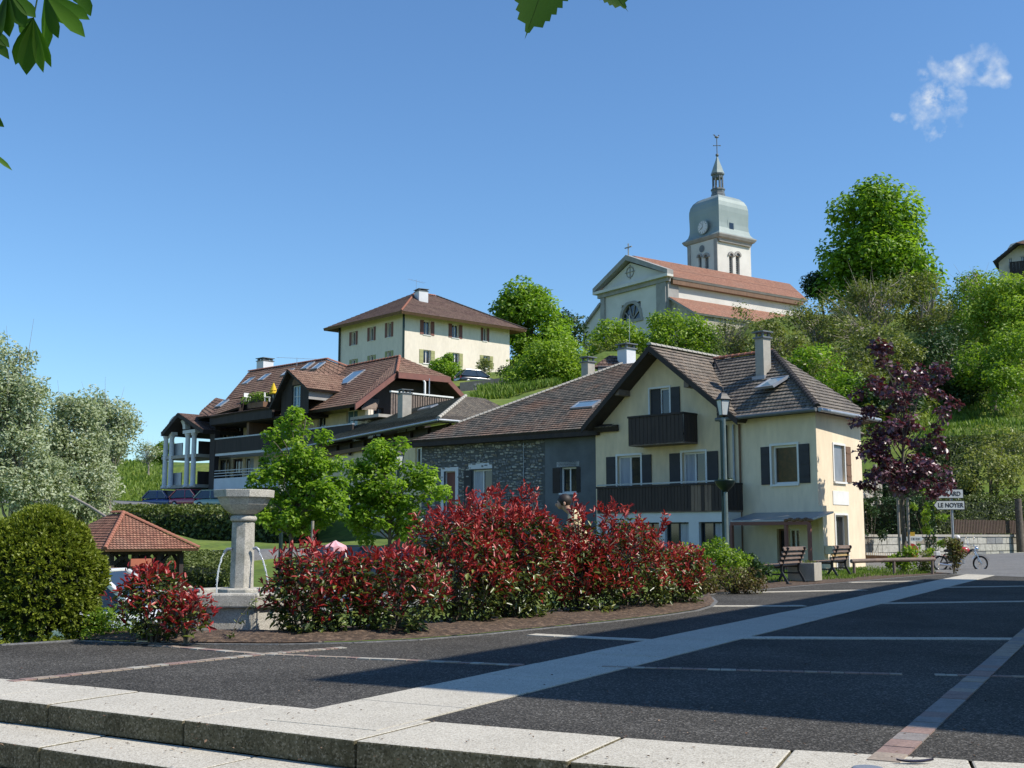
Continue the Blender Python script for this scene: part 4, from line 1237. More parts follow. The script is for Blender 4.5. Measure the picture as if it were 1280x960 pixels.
# tall chimney
cb = on_plane(953, 474, E1, R1, Eg)
cang = math.atan2(ww.d.y, ww.d.x)
zch = on_plane(951, 424, cb, cb + V3(ww.d, 0), cb + Vector((0, 0, 1))).z
chimney(wing, (cb.x + .1, cb.y + .25), .40, .40, cb.z - .5, zch + .05, cang, M_GREYR2 if 'M_GREYR2' in globals() else MATS['concrete'])
MB().box((cb.x + .1, cb.y + .25, cb.z + .05), (.6, .6, .16), cang).build('flashing', M_ZINC, wing)
p0 = on_plane(949, 495, E1, R1, Eg); ex = -V3(ww.d, 0); upv = (R1 - E1) - ex * (R1 - E1).dot(ex)
skylight(wing, p0, ex, upv, .85, .95, raised=.28)

# ------------------------------------------------------------------ stone-fronted building
ws = Wall(wg.at(s_l, 0, -.25).xy, (-1.25, 1.0))
sS = ws.s(527, 600)
stone = thing('stone_fronted_house', 'long house with dark rubble front and grey render under a mossy tiled roof', 'house', (ws.p.x, ws.p.y, 0))
ez = ws.z(640, 541, .5)
hs = []
def swin(px0, px1, py0, py1, **k):
    s0, s1 = ws.s(px0, (py0 + py1) / 2), ws.s(px1, (py0 + py1) / 2)
    return window(ws, 0, 0, 0, 0, stone, rect=(s0, s1, ws.z((px0 + px1) / 2, py1), ws.z((px0 + px1) / 2, py0)), **k)
hs.append(swin(555, 569.5, 589, 640, surround=.17, bars=0, glass=MATS['brick_red_shutter'], frame=M_WHITER, sill=False, fr=.04))
hs.append(swin(590, 615, 587, 640, bars=1, lsh=.42, curtain=True, frame=M_WHITE, sill=False))
hs.append(swin(701, 721, 584, 616, bars=1, lsh=.38, rsh=.2, frame=M_WHITE, headm=M_WHITER, shm=MATS['dark_stained_wood']))
for px0, px1, py0, py1 in ((586, 615.5, 579, 586), (696.5, 724.5, 577, 583)):
    s0, s1 = sorted((ws.s(px0, 582), ws.s(px1, 582)))
    MB().wbox(ws, s0, s1, ws.z((px0 + px1) / 2, py1), ws.z((px0 + px1) / 2, py0), 0, .03).build('lintel', M_WHITER, stone)
sJ = ws.s(682, 600)
mb = MB(); wall_mesh(mb, ws, [(0, -.6), (sJ, -.6), (sJ, ez), (0, ez)], [h for h in hs if h[1] < sJ], off=.03)
mb.build('rendered_wall', M_GREYR, stone)
mb = MB(); wall_mesh(mb, ws, [(sJ, -1.2), (sS, -1.2), (sS, ez), (sJ, ez)], [h for h in hs if h[0] > sJ])
bk = ws.at(sS, 0, -7); bk2 = ws.at(0, 0, -7)
quadwall(mb, ws.at(sS, 0), bk, -1.2, ez); quadwall(mb, bk, bk2, -1.2, ez)
mb.build('mortar_wall', M_MORT, stone)
# the stones themselves, proud of the mortar
def stones(w, s0, s1, z0, z1, holes, sz, off, parent, name='stones', top=300, mats=M_STON, jit=.3):
    rows = int((z1 - z0) / sz[1]); cells = []
    mbs = [MB() for _ in mats]
    z = z0
    while z < z1:
        h = sz[1] * R.uniform(.8, 1.2); s_ = s0 + R.uniform(-.2, 0); ph = R.uniform(0, 6)
        while s_ < s1:
            L = sz[0] * R.uniform(.45, 1.7); jz_ = R.uniform(-.3, .3) * h + .03 * math.sin(s_ * 1.3 + ph)
            a, b = s_ + .012, s_ + L - .012; c, d = z + .01 + jz_, min(z + jz_ + h * R.uniform(.7, 1.1) - .01, z1)
            s_ += L
            if a < s0 or b > s1 or d - c < .04: continue
            if any(hh[0] - .02 < b and hh[1] + .02 > a and hh[2] - .02 < d and hh[3] + .08 > c for hh in holes): continue
            if R.random() < .13: continue
            j = lambda v: R.uniform(0, v)
            o1 = off + R.uniform(.012, .05)
            dx = (b - a) * .22; dz = (d - c) * .22
            if R.random() < .25: c += .03
            n8 = [(a + j(dx), c), (b - j(dx), c + j(dz * .5)), (b, c + dz * .8 + j(dz)), (b - j(dx * .5), d - j(dz)), (b - dx, d), (a + dx, d - j(dz)), (a, d - dz - j(dz)), (a + j(dx * .4), c + dz)]
            cx_, cz_ = (a + b) / 2, (c + d) / 2
            k_ = R.choices(range(len(mats)), (3, 5, 2)[:len(mats)])[0]
            mbs[k_].hexa([w.at(p, q, off) for p, q in n8], [w.at(cx_ + (p - cx_) * .86, cz_ + (q - cz_) * .86, o1) for p, q in n8])
        z += h
    for m_, b_ in zip(mats, mbs):
        if b_.v:
            o = b_.build(name, m_, parent); o['kind'] = 'stuff'
stones(ws, sJ + .02, sS - .02, .2, ez - .05, hs, (.17, .125), 0.0, stone)
s_ = ws.s(655.5, 600)
MB().tube([ws.at(s_, .3, .05), ws.at(s_, ez - .4, .05)], .018, 6).build('conduit', M_ZINC, stone)
# roof
Aq = ws.at(ws.s(513, 551, .55), ez - .05, .55); Bq = ws.at(-1.2, ez - .05, .55)
zr = ez + 3.75
Tq = on_plane(778, 455, (0, 0, zr), (1, 0, zr), (0, 1, zr))
T2 = Tq - V3(ws.d, 0) * 3.0
A2 = Aq - V3(ws.n, 0) * 9.0
roof([(Aq, Bq, T2, Tq), (A2, Aq, Tq, Tq)], 'roof', T_MIX, M_DARKW, stone, crs=.25, thick=.2)
ridge_row(Aq.lerp(Tq, .22), Tq, 40, stone, M_CONC, r=.09, lift=.02)
MB().wbox(ws, -.2, sS + .5, ez - .32, ez - .06, .02, .5).build('eave_soffit', M_DARKW, stone)
p0 = on_plane(713, 512.5, Aq, Bq, Tq); ex = -V3(ws.d, 0); upv = (Tq - Aq) - ex * (Tq - Aq).dot(ex)
skylight(stone, p0, ex, upv, 1.15, .75)
c1 = Tq + Vector((-1.7, .6, 0)); q1 = P(735, 447, Tq.y); 
chimney(stone, (q1.x, q1.y), .45, .45, zr - 1.6, q1.z - .25, .7, M_CONC)
q2 = P(783, 430, Tq.y + .8)
chimney(stone, (q2.x, q2.y), .62, .62, zr - 1.6, q2.z - .28, .7, M_WHITER)
MB().tube([(q2.x + .15, q2.y, zr), (q2.x + .15, q2.y, q2.z + 1.4)], .015, 5).build('mast', M_ZINC, stone)
# little hipped dormer behind the ridge
dz = zr
a = P(741, 462, Tq.y + .3); b = P(800, 455, Tq.y + .3); c = P(762, 444, Tq.y + 1.2); 
ws2 = Wall(a.xy, (b.xy - a.xy))
Lw = (b.xy - a.xy).length
MB().wbox(ws2, .25, Lw - .2, a.z - .8, a.z + .18, -.5, 0).build('dormer_wall', M_GREYR, stone)
roof([(V3(a.xy, a.z + .1), V3(b.xy, a.z + .1), V3(c.xy, c.z) - Vector((-.35, -.2, 0)), V3(c.xy, c.z)), (V3(a.xy + Vector((1.2, 3)), a.z + .1), V3(a.xy, a.z + .1), V3(c.xy, c.z), V3(c.xy, c.z))], 'dormer_roof', T_DKBR, M_DARKW, stone, crs=.3, thick=.08)

# ------------------------------------------------------------------ barn-like building with the grey roof
K = on_plane(548, 523.5, (0, 0, 7.2), (1, 0, 7.2), (0, 1, 7.2))
E_l = on_plane(385, 556, (0, 0, 7.2), (1, 0, 7.2), (0, 1, 7.2))
R1b = on_plane(582, 495.5, (0, 0, 9.4), (1, 0, 9.4), (0, 1, 9.4)); R2b = on_plane(605, 498, (0, 0, 9.4), (1, 0, 9.4), (0, 1, 9.4))
R0b = on_plane(385, 541, (0, 0, 9.4), (1, 0, 9.4), (0, 1, 9.4))
Eb = V3(K.xy + Vector((5.6, 4.6)), 7.2); Eb2 = Eb + Vector((-3, 9, 0))
barn = thing('grey_roofed_house', 'low house with wide grey-brown tiled roof between the stone front and the apartments', 'house', (K.x, K.y, 0))
roof([(E_l, K, R1b, R0b), (K, Eb, R2b, R1b), (Eb, Eb2, R2b, R2b)], 'roof', T_GREYT, M_DARKW, barn, crs=.28, thick=.2)
ridge_row(K, R1b, 14, barn, M_CONC, r=.12)
gutter(barn, E_l + Vector((0, 0, -.05)), K + Vector((0, 0, -.05)))
gutter(barn, K + Vector((0, 0, -.05)), K.lerp(Eb, .45) + Vector((0, 0, -.05)))
wb = Wall(K.xy, (E_l.xy - K.xy)); 
Lb = (E_l.xy - K.xy).length
zb1 = wb.z(480, 557, -1.2)
hb = []
for a, b, c, d in ((519, 529, 560, 585), (478, 486, 560, 590), (425, 446, 600, 640), (452, 462, 640, 680), (420, 428, 650, 672)):
    s0, s1 = sorted((wb.s(a, 580, -1.2), wb.s(b, 580, -1.2)))
    hb.append(window(wb, 0, 0, 0, 0, barn, off=-1.2, rect=(s0, s1, wb.z(a, d, -1.2), wb.z(a, c, -1.2)), bars=1, sill=False))
mb = MB(); wall_mesh(mb, wb, [(.9, -1.5), (Lb, -1.5), (Lb, zb1), (.9, zb1)], hb, off=-1.2)
wb2 = Wall(K.xy, (Eb.xy - K.xy))
wall_mesh(mb, wb2, [(1.2, -1.5), (8, -1.5), (8, 7.1), (1.2, 7.1)], [], off=-1.0)
mb.build('wall', M_CREAM, barn)
mb = MB(); n = 60
MB().wbox(wb, .9, Lb, zb1 + .01, 7.1, -1.22, -1.12).build('gable_boarding', M_DARKW, barn)
for i in range(9):
    s_ = 1.1 + (Lb - 1.5) * i / 8
    MB().wbox(wb, s_ - .1, s_ + .1, zb1 - .3, 7.0, -1.1, -.95).build('post', M_DARKW, barn)
MB().wbox(wb, .9, Lb, zb1 - .12, zb1 + .12, -1.1, -.9).build('beam', M_BRWOOD, barn)
cq = on_plane(506.5, 548, E_l, K, R1b); zt_ = P(506.5, 489, cq.y).z
cq = on_plane(505, 521, E_l, K, R1b)
chimney(barn, (cq.x, cq.y + .3), .72, .6, cq.z - .5, P(506.5, 492, cq.y).z, math.atan2(wb.d.y, wb.d.x), M_CONC)
p0 = on_plane(522, 514, E_l, K, R1b); ex = -V3(wb.d, 0); upv = (R1b - K) - ex * (R1b - K).dot(ex)
skylight(barn, p0, ex, upv, 1.9, .55)

# ------------------------------------------------------------------ apartment block, right-hand unit with half-hipped gable
def pz(px, py, z): return on_plane(px, py, (0, 0, z), (1, 0, z), (0, 1, z))
J = P(443, 505, 76.0); jz = J.z
wj = Wall(J.xy, (1, .89))                 # gable end plane
rd = Vector((-wj.d.y, wj.d.x))            # ridge direction, away to the left
if rd.x > 0: rd = -rd
apt2 = thing('apartment_block', 'brown-roofed apartment block with half-hipped gable and white-railed roof terrace', 'apartment building', (J.x, J.y, 0))
def jp(s, t, z): q = J.xy + wj.d * s + rd * t; return Vector((q.x, q.y, z))
tL = wj.hit(494, 466); tR = wj.hit(559, 472); bR = wj.hit(580, 495)
smj = (tL[0] + tR[0]) / 2
zrj = jz + (tL[1] - jz) / tL[0] * smj * 1.0
# ridge start where the half hip meets
tq = 2.6
Q0 = jp(smj, tq, zrj); Lj = 13.5
Q1 = jp(smj, Lj, zrj)
e0 = jp(0, 0, jz); eA = jp(-.35, 7.2, jz - .25)
roof([(e0, jp(0, 9.5, jz), jp(smj, Lj, zrj), Q0), (jp(0, -.001, jz), e0, jp(tL[0], 0, tL[1]), jp(tL[0], 0, tL[1]))][:1], 'roof', T_BROWN, M_DARKW, apt2, crs=.35, thick=.22)
# triangle part of the front slope between the gable rake and the ridge start
roof([(jp(0, 0, jz), jp(0, .01, jz), Q0, jp(tL[0], 0, tL[1]))], 'roof', T_BROWN, M_DARKW, apt2, crs=.35, thick=.22)
roof([(jp(tL[0], -.3, tL[1]), jp(tR[0], -.3, tR[1]), Q0, Q0)], 'roof', T_BROWN, M_DARKW, apt2, crs=.35, thick=.12)
roof([(jp(smj * 2, 0, jz), jp(smj * 2, Lj, jz), Q1, Q0), (jp(smj * 2, 0, jz), jp(smj * 2, .01, jz), Q0, jp(tR[0], 0, tR[1]))], 'roof', T_BROWN, M_DARKW, apt2, crs=.35, thick=.22)
ridge_row(jp(tL[0], -.2, tL[1]), Q0, 9, apt2, M_RIDGER, r=.12)
ridge_row(Q0, Q1, 28, apt2, M_RIDGER, r=.12)
mb = MB()
ro = -V3(rd, 0) * .12
for a, b in ((jp(0, -.02, jz), jp(tL[0], -.02, tL[1])), (jp(tR[0], -.02, tR[1]), jp(smj * 2, -.02, jz)), (jp(tL[0], -.3, tL[1]), jp(tR[0], -.3, tR[1]))):
    mb.hexa([a + Vector((0, 0, -.4)), b + Vector((0, 0, -.4)), b + ro + Vector((0, 0, -.4)), a + ro + Vector((0, 0, -.4))], [a, b, b + ro, a + ro])
mb.build('barge_board', MATS['brick_red_shutter'], apt2)
# walls: recessed gable end and long front
wfj = Wall(J.xy, rd)                       # long front plane at the eave line
fz = wfj.z(447, 529, -.2) - 1.0            # balcony floor of the top storey
hf = []
inn = -1.9
for a, b, c, d, gl in ((397, 407, 520, 538, M_GLASS), (433, 447, 514, 531, M_SKYG)):
    s0, s1 = sorted((wfj.s(a, 525, inn), wfj.s(b, 525, inn)))
    hf.append(window(wfj, 0, 0, 0, 0, apt2, off=inn, rect=(s0, s1, fz, wfj.z(a, c, inn)), sill=False, glass=gl, bars=1))
mb = MB(); wall_mesh(mb, wfj, [(1.2, -.5), (12, -.5), (12, jz - .1), (1.2, jz - .1)], hf, off=inn)
wgj = Wall(J.xy + rd * 1.5, wj.d)
hg = []
ce = wgj.at
poly = [(1.9, 2), (smj * 2 - 1, 2), (smj * 2 - 1, jz + .4), (tR[0], tR[1] - .3), (tL[0], tL[1] - .3), (1.9, jz + .9)]
for s0, s1, z0, z1 in ((2.4, 3.4, jz - 1.9, jz + .1), (4.6, 6.4, jz - 1.9, jz + .5), (7.4, 8.2, jz - .9, jz + .3)):
    hg.append(window(wgj, 0, 0, 0, 0, apt2, off=0, rect=(s0, s1, z0, z1), sill=False, bars=1, frame=M_DARKW))
mb2 = MB(); wall_mesh(mb2, wgj, poly, hg, off=0)
mb2.build('gable_wall', MATS['dark_stained_wood'], apt2)  # gable end coloured dark for the deep shade it lies in
mb.build('wall', M_CREAM, apt2)
# cream pier under the eave corner
MB().wbox(wfj, .55, .95, fz - 1, jz - .2, -1.9, -1.5).build('pier', M_CREAM2, apt2)
# long balcony parapet with pale coping
sp0, sp1 = .2, wfj.s(384, 540)
MB().wbox(wfj, sp0, sp1, fz - .25, fz + .92, -.12, 0).build('balcony_parapet', M_DARKW, apt2)
MB().wbox(wfj, sp0 - .03, sp1, fz + .93, fz + 1.02, -.16, .05).build('coping', M_ZINC, apt2)
MB().wbox(wfj, sp0, sp1, fz - .27, fz - .05, inn, -.13).build('balcony_floor', M_CONC, apt2)
# terrace with white balusters on the gable end
zt0 = jz - 1.2
wt = Wall(J.xy - rd * 1.6, wj.d)
sa, sb = wt.s(488, 495), wt.s(566, 498)
z1a = wt.z(525, 492)
MB().wbox(wt, sa, sb, z1a - .10, z1a + .0, -.1, .1).build('terrace_rail', M_WHITE, apt2)
nb = 26
for i in range(nb):
    a = sa + (sb - sa) * i / nb + .04
    MB().wbox(wt, a, a + (sb - sa) / nb * .62, z1a - 1.6, z1a - .1, -.03, .03).build('baluster', MATS['weathered_wood'], apt2)
MB().wbox(wt, sa - 1, sb, z1a - 1.8, z1a - 1.6, -3.2, .1).build('terrace_floor', M_CONC, apt2)
for s_, z0_, z1_ in ((5.9, jz - .9, jz + 1.6), (6.6, jz - .9, jz + 1.1)):
    pass
q = wt.at(wt.s(531, 485, -1.2), z1a, -1.2)
MB().tube([q, q + Vector((0, 0, 1.0)), q + Vector((-.25, 0, 1.35)), q + Vector((-.5, 0, 1.5))], .08, 8).build('flue_pipe', M_WHITE, apt2)
q = wt.at(wt.s(536.5, 485, -1.2), z1a, -1.2)
MB().tube([q, q + Vector((0, 0, 1.3))], .05, 8).build('flue_pipe', M_ZINC, apt2)
# dark lean-to and bracket work left of the chimney
a = P(455, 522, J.y + .8); b = P(468, 505, J.y + 2.4)
mb = MB(); mb.hexa([P(452, 512, 77), P(470, 513, 78), P(474, 503, 79), P(462, 502, 78.5)], [P(452, 509, 77), P(470, 510, 78), P(474, 499, 79), P(462, 498, 78.5)])
mb.build('porch_roof', MATS['weathered_wood'], apt2)
mb = MB(); mb.bar(P(461.5, 512, 77.6), P(461.5, 530, 77.6), .25); mb.build('porch_post', M_CREAM2, apt2)
p0 = on_plane(424, 482, e0, jp(0, 5, jz), Q0); ex = V3(-rd, 0); upv = (Q0 - e0) - ex * (Q0 - e0).dot(ex)
p0 = on_plane(420, 482.5, e0, jp(0, 5, jz), Q0)
skylight(apt2, p0, ex, upv, 1.5, 1.9)

# ------------------------------------------------------------------ apartment block, left-hand unit
F0 = Vector((-10.2, 76.5)); wf = Wall(F0, (-12.6, 12.0))
apt1 = thing('apartment_block', 'long brown-roofed apartment block with dark balconies and a yellow parasol on its roof terrace', 'apartment building', (F0.x, F0.y + 4, 0))
zt1 = wf.z(300, 545.3); flT = zt1 - 1.05
sL = wf.s(266, 560); sR = wf.s(372, 530)
INN = -2.2
z2 = wf.z(300, 585.5); fl2 = z2 - 1.0
# window wall behind the balconies
ha = []
def awin(px0, px1, z0, z1, **k):
    s0, s1 = sorted((wf.s(px0, 550, INN), wf.s(px1, 550, INN)))
    ha.append(window(wf, 0, 0, 0, 0, apt1, off=INN, rect=(s0, s1, z0, z1), sill=False, **k))
awin(272, 283, flT, flT + 2.1, bars=1, frame=M_BRWOOD)
awin(291, 304, flT, flT + 2.15, bars=1, frame=M_WHITE)
awin(311, 319, flT, flT + 2.1, bars=0, frame=M_BRWOOD)
awin(331, 351, flT + .4, flT + 2.2, bars=1, frame=M_WHITE, curtain=True)
awin(275, 283, fl2, fl2 + 2.0, bars=0, frame=M_DARKW)
awin(292, 304, fl2, fl2 + 2.0, bars=2, frame=M_BRWOOD)
awin(307, 318, fl2, fl2 + 2.0, bars=1, frame=M_WHITE, curtain=True)
awin(324, 340, fl2, fl2 + 2.0, bars=1, frame=M_WHITE)
zeave = wf.z(300, 519)
mb = MB(); wall_mesh(mb, wf, [(sR - 3, 2), (sL + .3, 2), (sL + .3, zeave + .2), (sR - 3, zeave + .2)], ha, off=INN)
mb.build('wall', M_CREAM, apt1)
mb = MB()
for f_, z_ in ((flT, 0), (fl2, 0)):
    mb.wbox(wf, sR, sL, f_ - .28, f_ - .02, INN, 0)
mb.build('balcony_floor', M_WHITER, apt1)
MB().wbox(wf, sR, sL - .3, flT - .1, zt1 - .08, -.1, .03).build('balcony_parapet', M_DARKW, apt1)
MB().wbox(wf, sR, sL - .3, zt1 - .08, zt1 + .02, -.12, .06).build('coping', M_ZINC, apt1)
MB().wbox(wf, sR, sL - .3, fl2 - .5, fl2 + .35, -.1, .03).build('balcony_parapet', M_WHITER, apt1)
for k_ in range(3):
    MB().wbox(wf, sR, sL - .3, fl2 + .5 + k_ * .2, fl2 + .56 + k_ * .2, -.03, .03).build('balcony_rail', M_ZINC, apt1)
s_ = wf.s(266, 560)
MB().wbox(wf, s_ - .35, s_ + .35, 3.5, zeave + .3, -.35, .05).build('pier', MATS['dark_stained_wood'], apt1)
MB().wbox(wf, sR + 6, sR + 6.3, flT, zeave, -2, .0).build('dividing_wall', M_BRWOOD, apt1)
MB().wbox(wf, sR, sL, 3.0, fl2 - .5, INN, INN + .2).build('ground_floor_wall', M_GREYR, apt1)
# dark fascia band and roof apron below the terrace
fa0, fa1 = wf.s(340, 514, .5), wf.s(262, 527, .5)
zfa = wf.z(300, 515, .5); zfb = wf.z(300, 527, .5)
MB().wbox(wf, fa0, fa1, zfb, zfa, .3, .5).build('fascia', M_DARKW, apt1)
MB().wbox(wf, sR - 1, fa1, zfb - .05, zfb + .1, INN, .3).build('soffit', M_DARKW, apt1)
# roof geometry. ridge measured on the sky line
zr1 = P(365, 456, 90).z
Ra = pz(311, 465, zr1); Rb = pz(409, 449.3, zr1)
ev0 = wf.at(fa1 + .6, zfa, .6); ev1 = wf.at(fa0, zfa, .6)
# terrace opening lies between s of px 290 and 343, upslope band
up_l = (Ra - ev0)
Tl, Tr = on_plane(262, 519, ev0, ev1, Rb), on_plane(342, 505, ev0, ev1, Rb)
def pl(px, py): return on_plane(px, py, ev0, ev1, Rb)
eW = pl(246, 521); 
aL, aR = pl(262, 520.5), pl(341, 508); bL, bR_ = pl(266, 513.5), pl(341, 500.5)
roof([(ev0, ev1, aR, aL)], 'roof', T_BROWN, M_DARKW, apt1, crs=.35)
# main slope above the terrace line; leaves out the terrace pocket
tA, tB = pl(298, 509), pl(346, 499.5)        # front edge of pocket
tC, tD = pl(346, 489.5), pl(306, 497.5)       # back edge of pocket
roof([(aL, tA, tD, pl(283, 500)), (pl(283, 500), pl(374, 484), Rb, Ra)], 'roof', T_BROWN, M_DARKW, apt1, crs=.35)
# west hip
Hw = wf.at(fa1 + 1.6, zfa - .2, -6.5)
roof([(Hw, wf.at(fa1 + 1.6, zfa - .2, .6), pl(283, 500), Ra), (Hw, wf.at(fa1 + 1.6, zfa - .2, .6), aL, pl(283, 500))][:1], 'roof', T_BROWN, M_DARKW, apt1, crs=.35)
roof([(ev0 + V3(wf.d, 0) * 1.0, ev0, aL, pl(252, 513)), (pl(252, 513), aL, pl(283, 500), pl(270, 497))], 'roof', T_BROWN, M_DARKW, apt1, crs=.35)
# slope from the ridge end down to the valley with the right unit
V1 = P(436, 459.5, 86.5)
V0 = jp(0, 7.5, jz + .3)
roof([(pl(374, 484), V0 + Vector((0, 0, .3)), V1, Rb)], 'roof', T_BROWN, M_DARKW, apt1, crs=.35)
ridge_row(Ra, Rb, 40, apt1, M_RIDGER, r=.13)
ridge_row(Rb, V1, 10, apt1, M_RIDGER, r=.13)
# back slope
Bd = Vector((wf.n.x, wf.n.y)) * -8
roof([(V3(Ra.xy + Bd, zr1 - 4), V3(Rb.xy + Bd, zr1 - 4), Rb, Ra)], 'roof', T_BROWN, M_DARKW, apt1, crs=.6)
roof([(V3(Ra.xy + Bd, zr1 - 4), Hw, Ra, Ra)], 'roof', T_BROWN, M_DARKW, apt1, crs=.6)
# terrace floor, back wall
n_ = -V3(wf.n, 0)
mb = MB(); zf_ = tA.z - .5
mb.hexa([V3(tA.xy, zf_), V3(tB.xy, zf_), V3(tB.xy, zf_) + n_ * 3, V3(tA.xy, zf_) + n_ * 3], [V3(tA.xy, zf_ + .1), V3(tB.xy, zf_ + .1), V3(tB.xy, zf_ + .1) + n_ * 3, V3(tA.xy, zf_ + .1) + n_ * 3])
mb.build('terrace_floor', M_CONC, apt1)
mb = MB(); mb.face([V3(tD.xy, zf_), V3(tC.xy, zf_), V3(tC.xy, tC.z), V3(tD.xy, tD.z)])
mb.face([V3(tA.xy, zf_), V3(tD.xy, zf_), tD, tA]); mb.face([V3(tB.xy, zf_), V3(tC.xy, zf_), tC, tB])
mb.build('terrace_wall', M_DARKW, apt1)
# dormer with the arched window
wd_ = Wall(wf.at(wf.s(350, 490, .55), 0, .55).xy, wf.d)
da, db = sorted((wd_.s(352, 490), wd_.s(386, 490)))
if wd_.s(352, 490) == db: da, db = db, da
da, db = min(da, db), max(da, db)
zdt = wd_.z(365.5, 463); zde = wd_.z(386, 482); sdm = wd_.s(365.5, 465)
mb = MB()
s0, s1 = sorted((wd_.s(365.5, 490), wd_.s(375.5, 490)))
hd = [window(wd_, 0, 0, 0, 0, apt1, rect=(s0, s1, wd_.z(370, 509), wd_.z(370, 482)), frame=M_WHITER, bars=1, cross=1, sill=False, glass=M_SKYG)]
wall_mesh(mb, wd_, [(da, zfb), (db, zfb), (db, zde), (sdm, zdt - .15), (da, zde)], hd)
mb.build('dormer_wall', MATS['dark_stained_wood'], apt1)
mb = MB(); cxm = (s0 + s1) / 2; zc_ = wd_.z(370, 481); rr = (s1 - s0) / 2
mb.face([wd_.at(cxm + rr * math.cos(t), zc_ + rr * 1.1 * math.sin(t), .03) for t in [math.pi * i / 10 for i in range(11)]])
mb.build('arch_panel', M_BRWOOD, apt1)
mb = MB()
mb.face([wd_.at(da, zfb + 1), wd_.at(da, zfb + 1, -7), wd_.at(da, zde, -7), wd_.at(da, zde)])
mb.build('dormer_cheek', MATS['church_cut_stone'], apt1)
rl = 9.0
dE = .45
roof([(wd_.at(da - .4, zde - .25, dE), wd_.at(da - .4, zde - .25, -rl), wd_.at(sdm, zdt + .05, -rl), wd_.at(sdm, zdt + .05, dE)),
      (wd_.at(db + .9, zde - 1.3, dE), wd_.at(db + .9, zde - 1.3, -rl), wd_.at(sdm, zdt + .05, -rl), wd_.at(sdm, zdt + .05, dE))], 'dormer_roof', T_BROWN, M_DARKW, apt1, crs=.35)
# skylights
exa = (ev1 - ev0).normalized(); upa = (Rb - ev0) - exa * (Rb - ev0).dot(exa)
for px, py in ((302, 480), (321.5, 475.5), (350.5, 469.5), (388.5, 461.5), (375.5, 461.5), (268.5, 508.5)):
    skylight(apt1, on_plane(px, py + 2, ev0, ev1, Rb) + Vector((0, 0, .05)), exa, upa, .8, 1.0)
q = pz(331, 466, zr1 + .3)
chimney(apt1, (q.x, q.y), 1.0, 1.0, zr1 - 1, P(331, 452, q.y).z, .8, M_WHITER)
# left end: balcony bay with white columns
wc = Wall(wf.at(sL + .1, 0, .3).xy, wf.d)
bay0, bay1 = wc.s(246, 580), wc.s(203, 580)
ztop = wc.z(225, 544); zbot = wc.z(225, 609)
for a, b in ((204, 209), (211.5, 216), (231.5, 236), (239, 244.5)):
    s0, s1 = sorted((wc.s(a, 580), wc.s(b, 580)))
    mb = MB(); c_ = (s0 + s1) / 2; q = wc.at(c_, 0)
    mb.lathe((q.x, q.y, 0), [(.27, zbot), (.27, zbot + .15), (.2, zbot + .2), (.19, ztop - .2), (.25, ztop - .05), (.25, ztop + .05)], 12)
    mb.build('column', M_WHITER, apt1)
for a, b in ((203, 217), (230.5, 246)):
    s0, s1 = sorted((wc.s(a, 580), wc.s(b, 580)))
    MB().wbox(wc, s0, s1, ztop + .05, ztop + .3, -.25, .25).build('column_head', M_WHITER, apt1)
# arch between the inner columns
s0, s1 = sorted((wc.s(213.5, 540), wc.s(233.5, 540))); c_ = (s0 + s1) / 2; ra = (s1 - s0) / 2
mb = MB(); zt_ = wc.z(223, 522); n = 12; rb = zt_ - ztop - .4
for i in range(n):
    t0, t1 = math.pi * i / n, math.pi * (i + 1) / n
    def ap(t, k_, o): return wc.at(c_ + (ra + k_) * math.cos(t), ztop + .4 + (rb + k_) * math.sin(t), o)
    mb.hexa([ap(t0, -.18, -.2), ap(t1, -.18, -.2), ap(t1, .18, -.2), ap(t0, .18, -.2)], [ap(t0, -.18, .25), ap(t1, -.18, .25), ap(t1, .18, .25), ap(t0, .18, .25)])
mb.build('arch', M_WHITER, apt1)
for f_ in (flT, fl2):
    MB().wbox(wc, bay0, bay1, f_ - .25, f_, -3.0, .1).build('bay_floor', M_CONC, apt1)
    MB().wbox(wc, bay0 + 2.6, bay1 - 1.2, f_, f_ + 1.0, -.3, -.22).build('bay_parapet', M_ZINC, apt1)
    MB().wbox(wc, bay0 + .1, bay0 + .2, f_, f_ + 1.0, -3, -.2).build('bay_parapet', M_DARKW, apt1)
# bay walls set back with windows, dark
hb_ = []
for f_ in (flT, fl2):
    hb_.append(window(wc, 0, 0, 0, 0, apt1, off=-3.0, rect=(bay0 + .3, bay0 + 1.5, f_, f_ + 2.1), bars=1, sill=False))
mb = MB(); wall_mesh(mb, wc, [(bay0 - 4.5, 2), (bay0 + 2.2, 2), (bay0 + 2.2, zeave), (bay0 - 4.5, zeave)], hb_, off=-3.0)
mb.face([wc.at(bay0 + 2.2, 2, -3), wc.at(bay0 + 2.2, 2, -7), wc.at(bay0 + 2.2, zeave, -7), wc.at(bay0 + 2.2, zeave, -3)])
mb.build('bay_wall', M_CREAM, apt1)
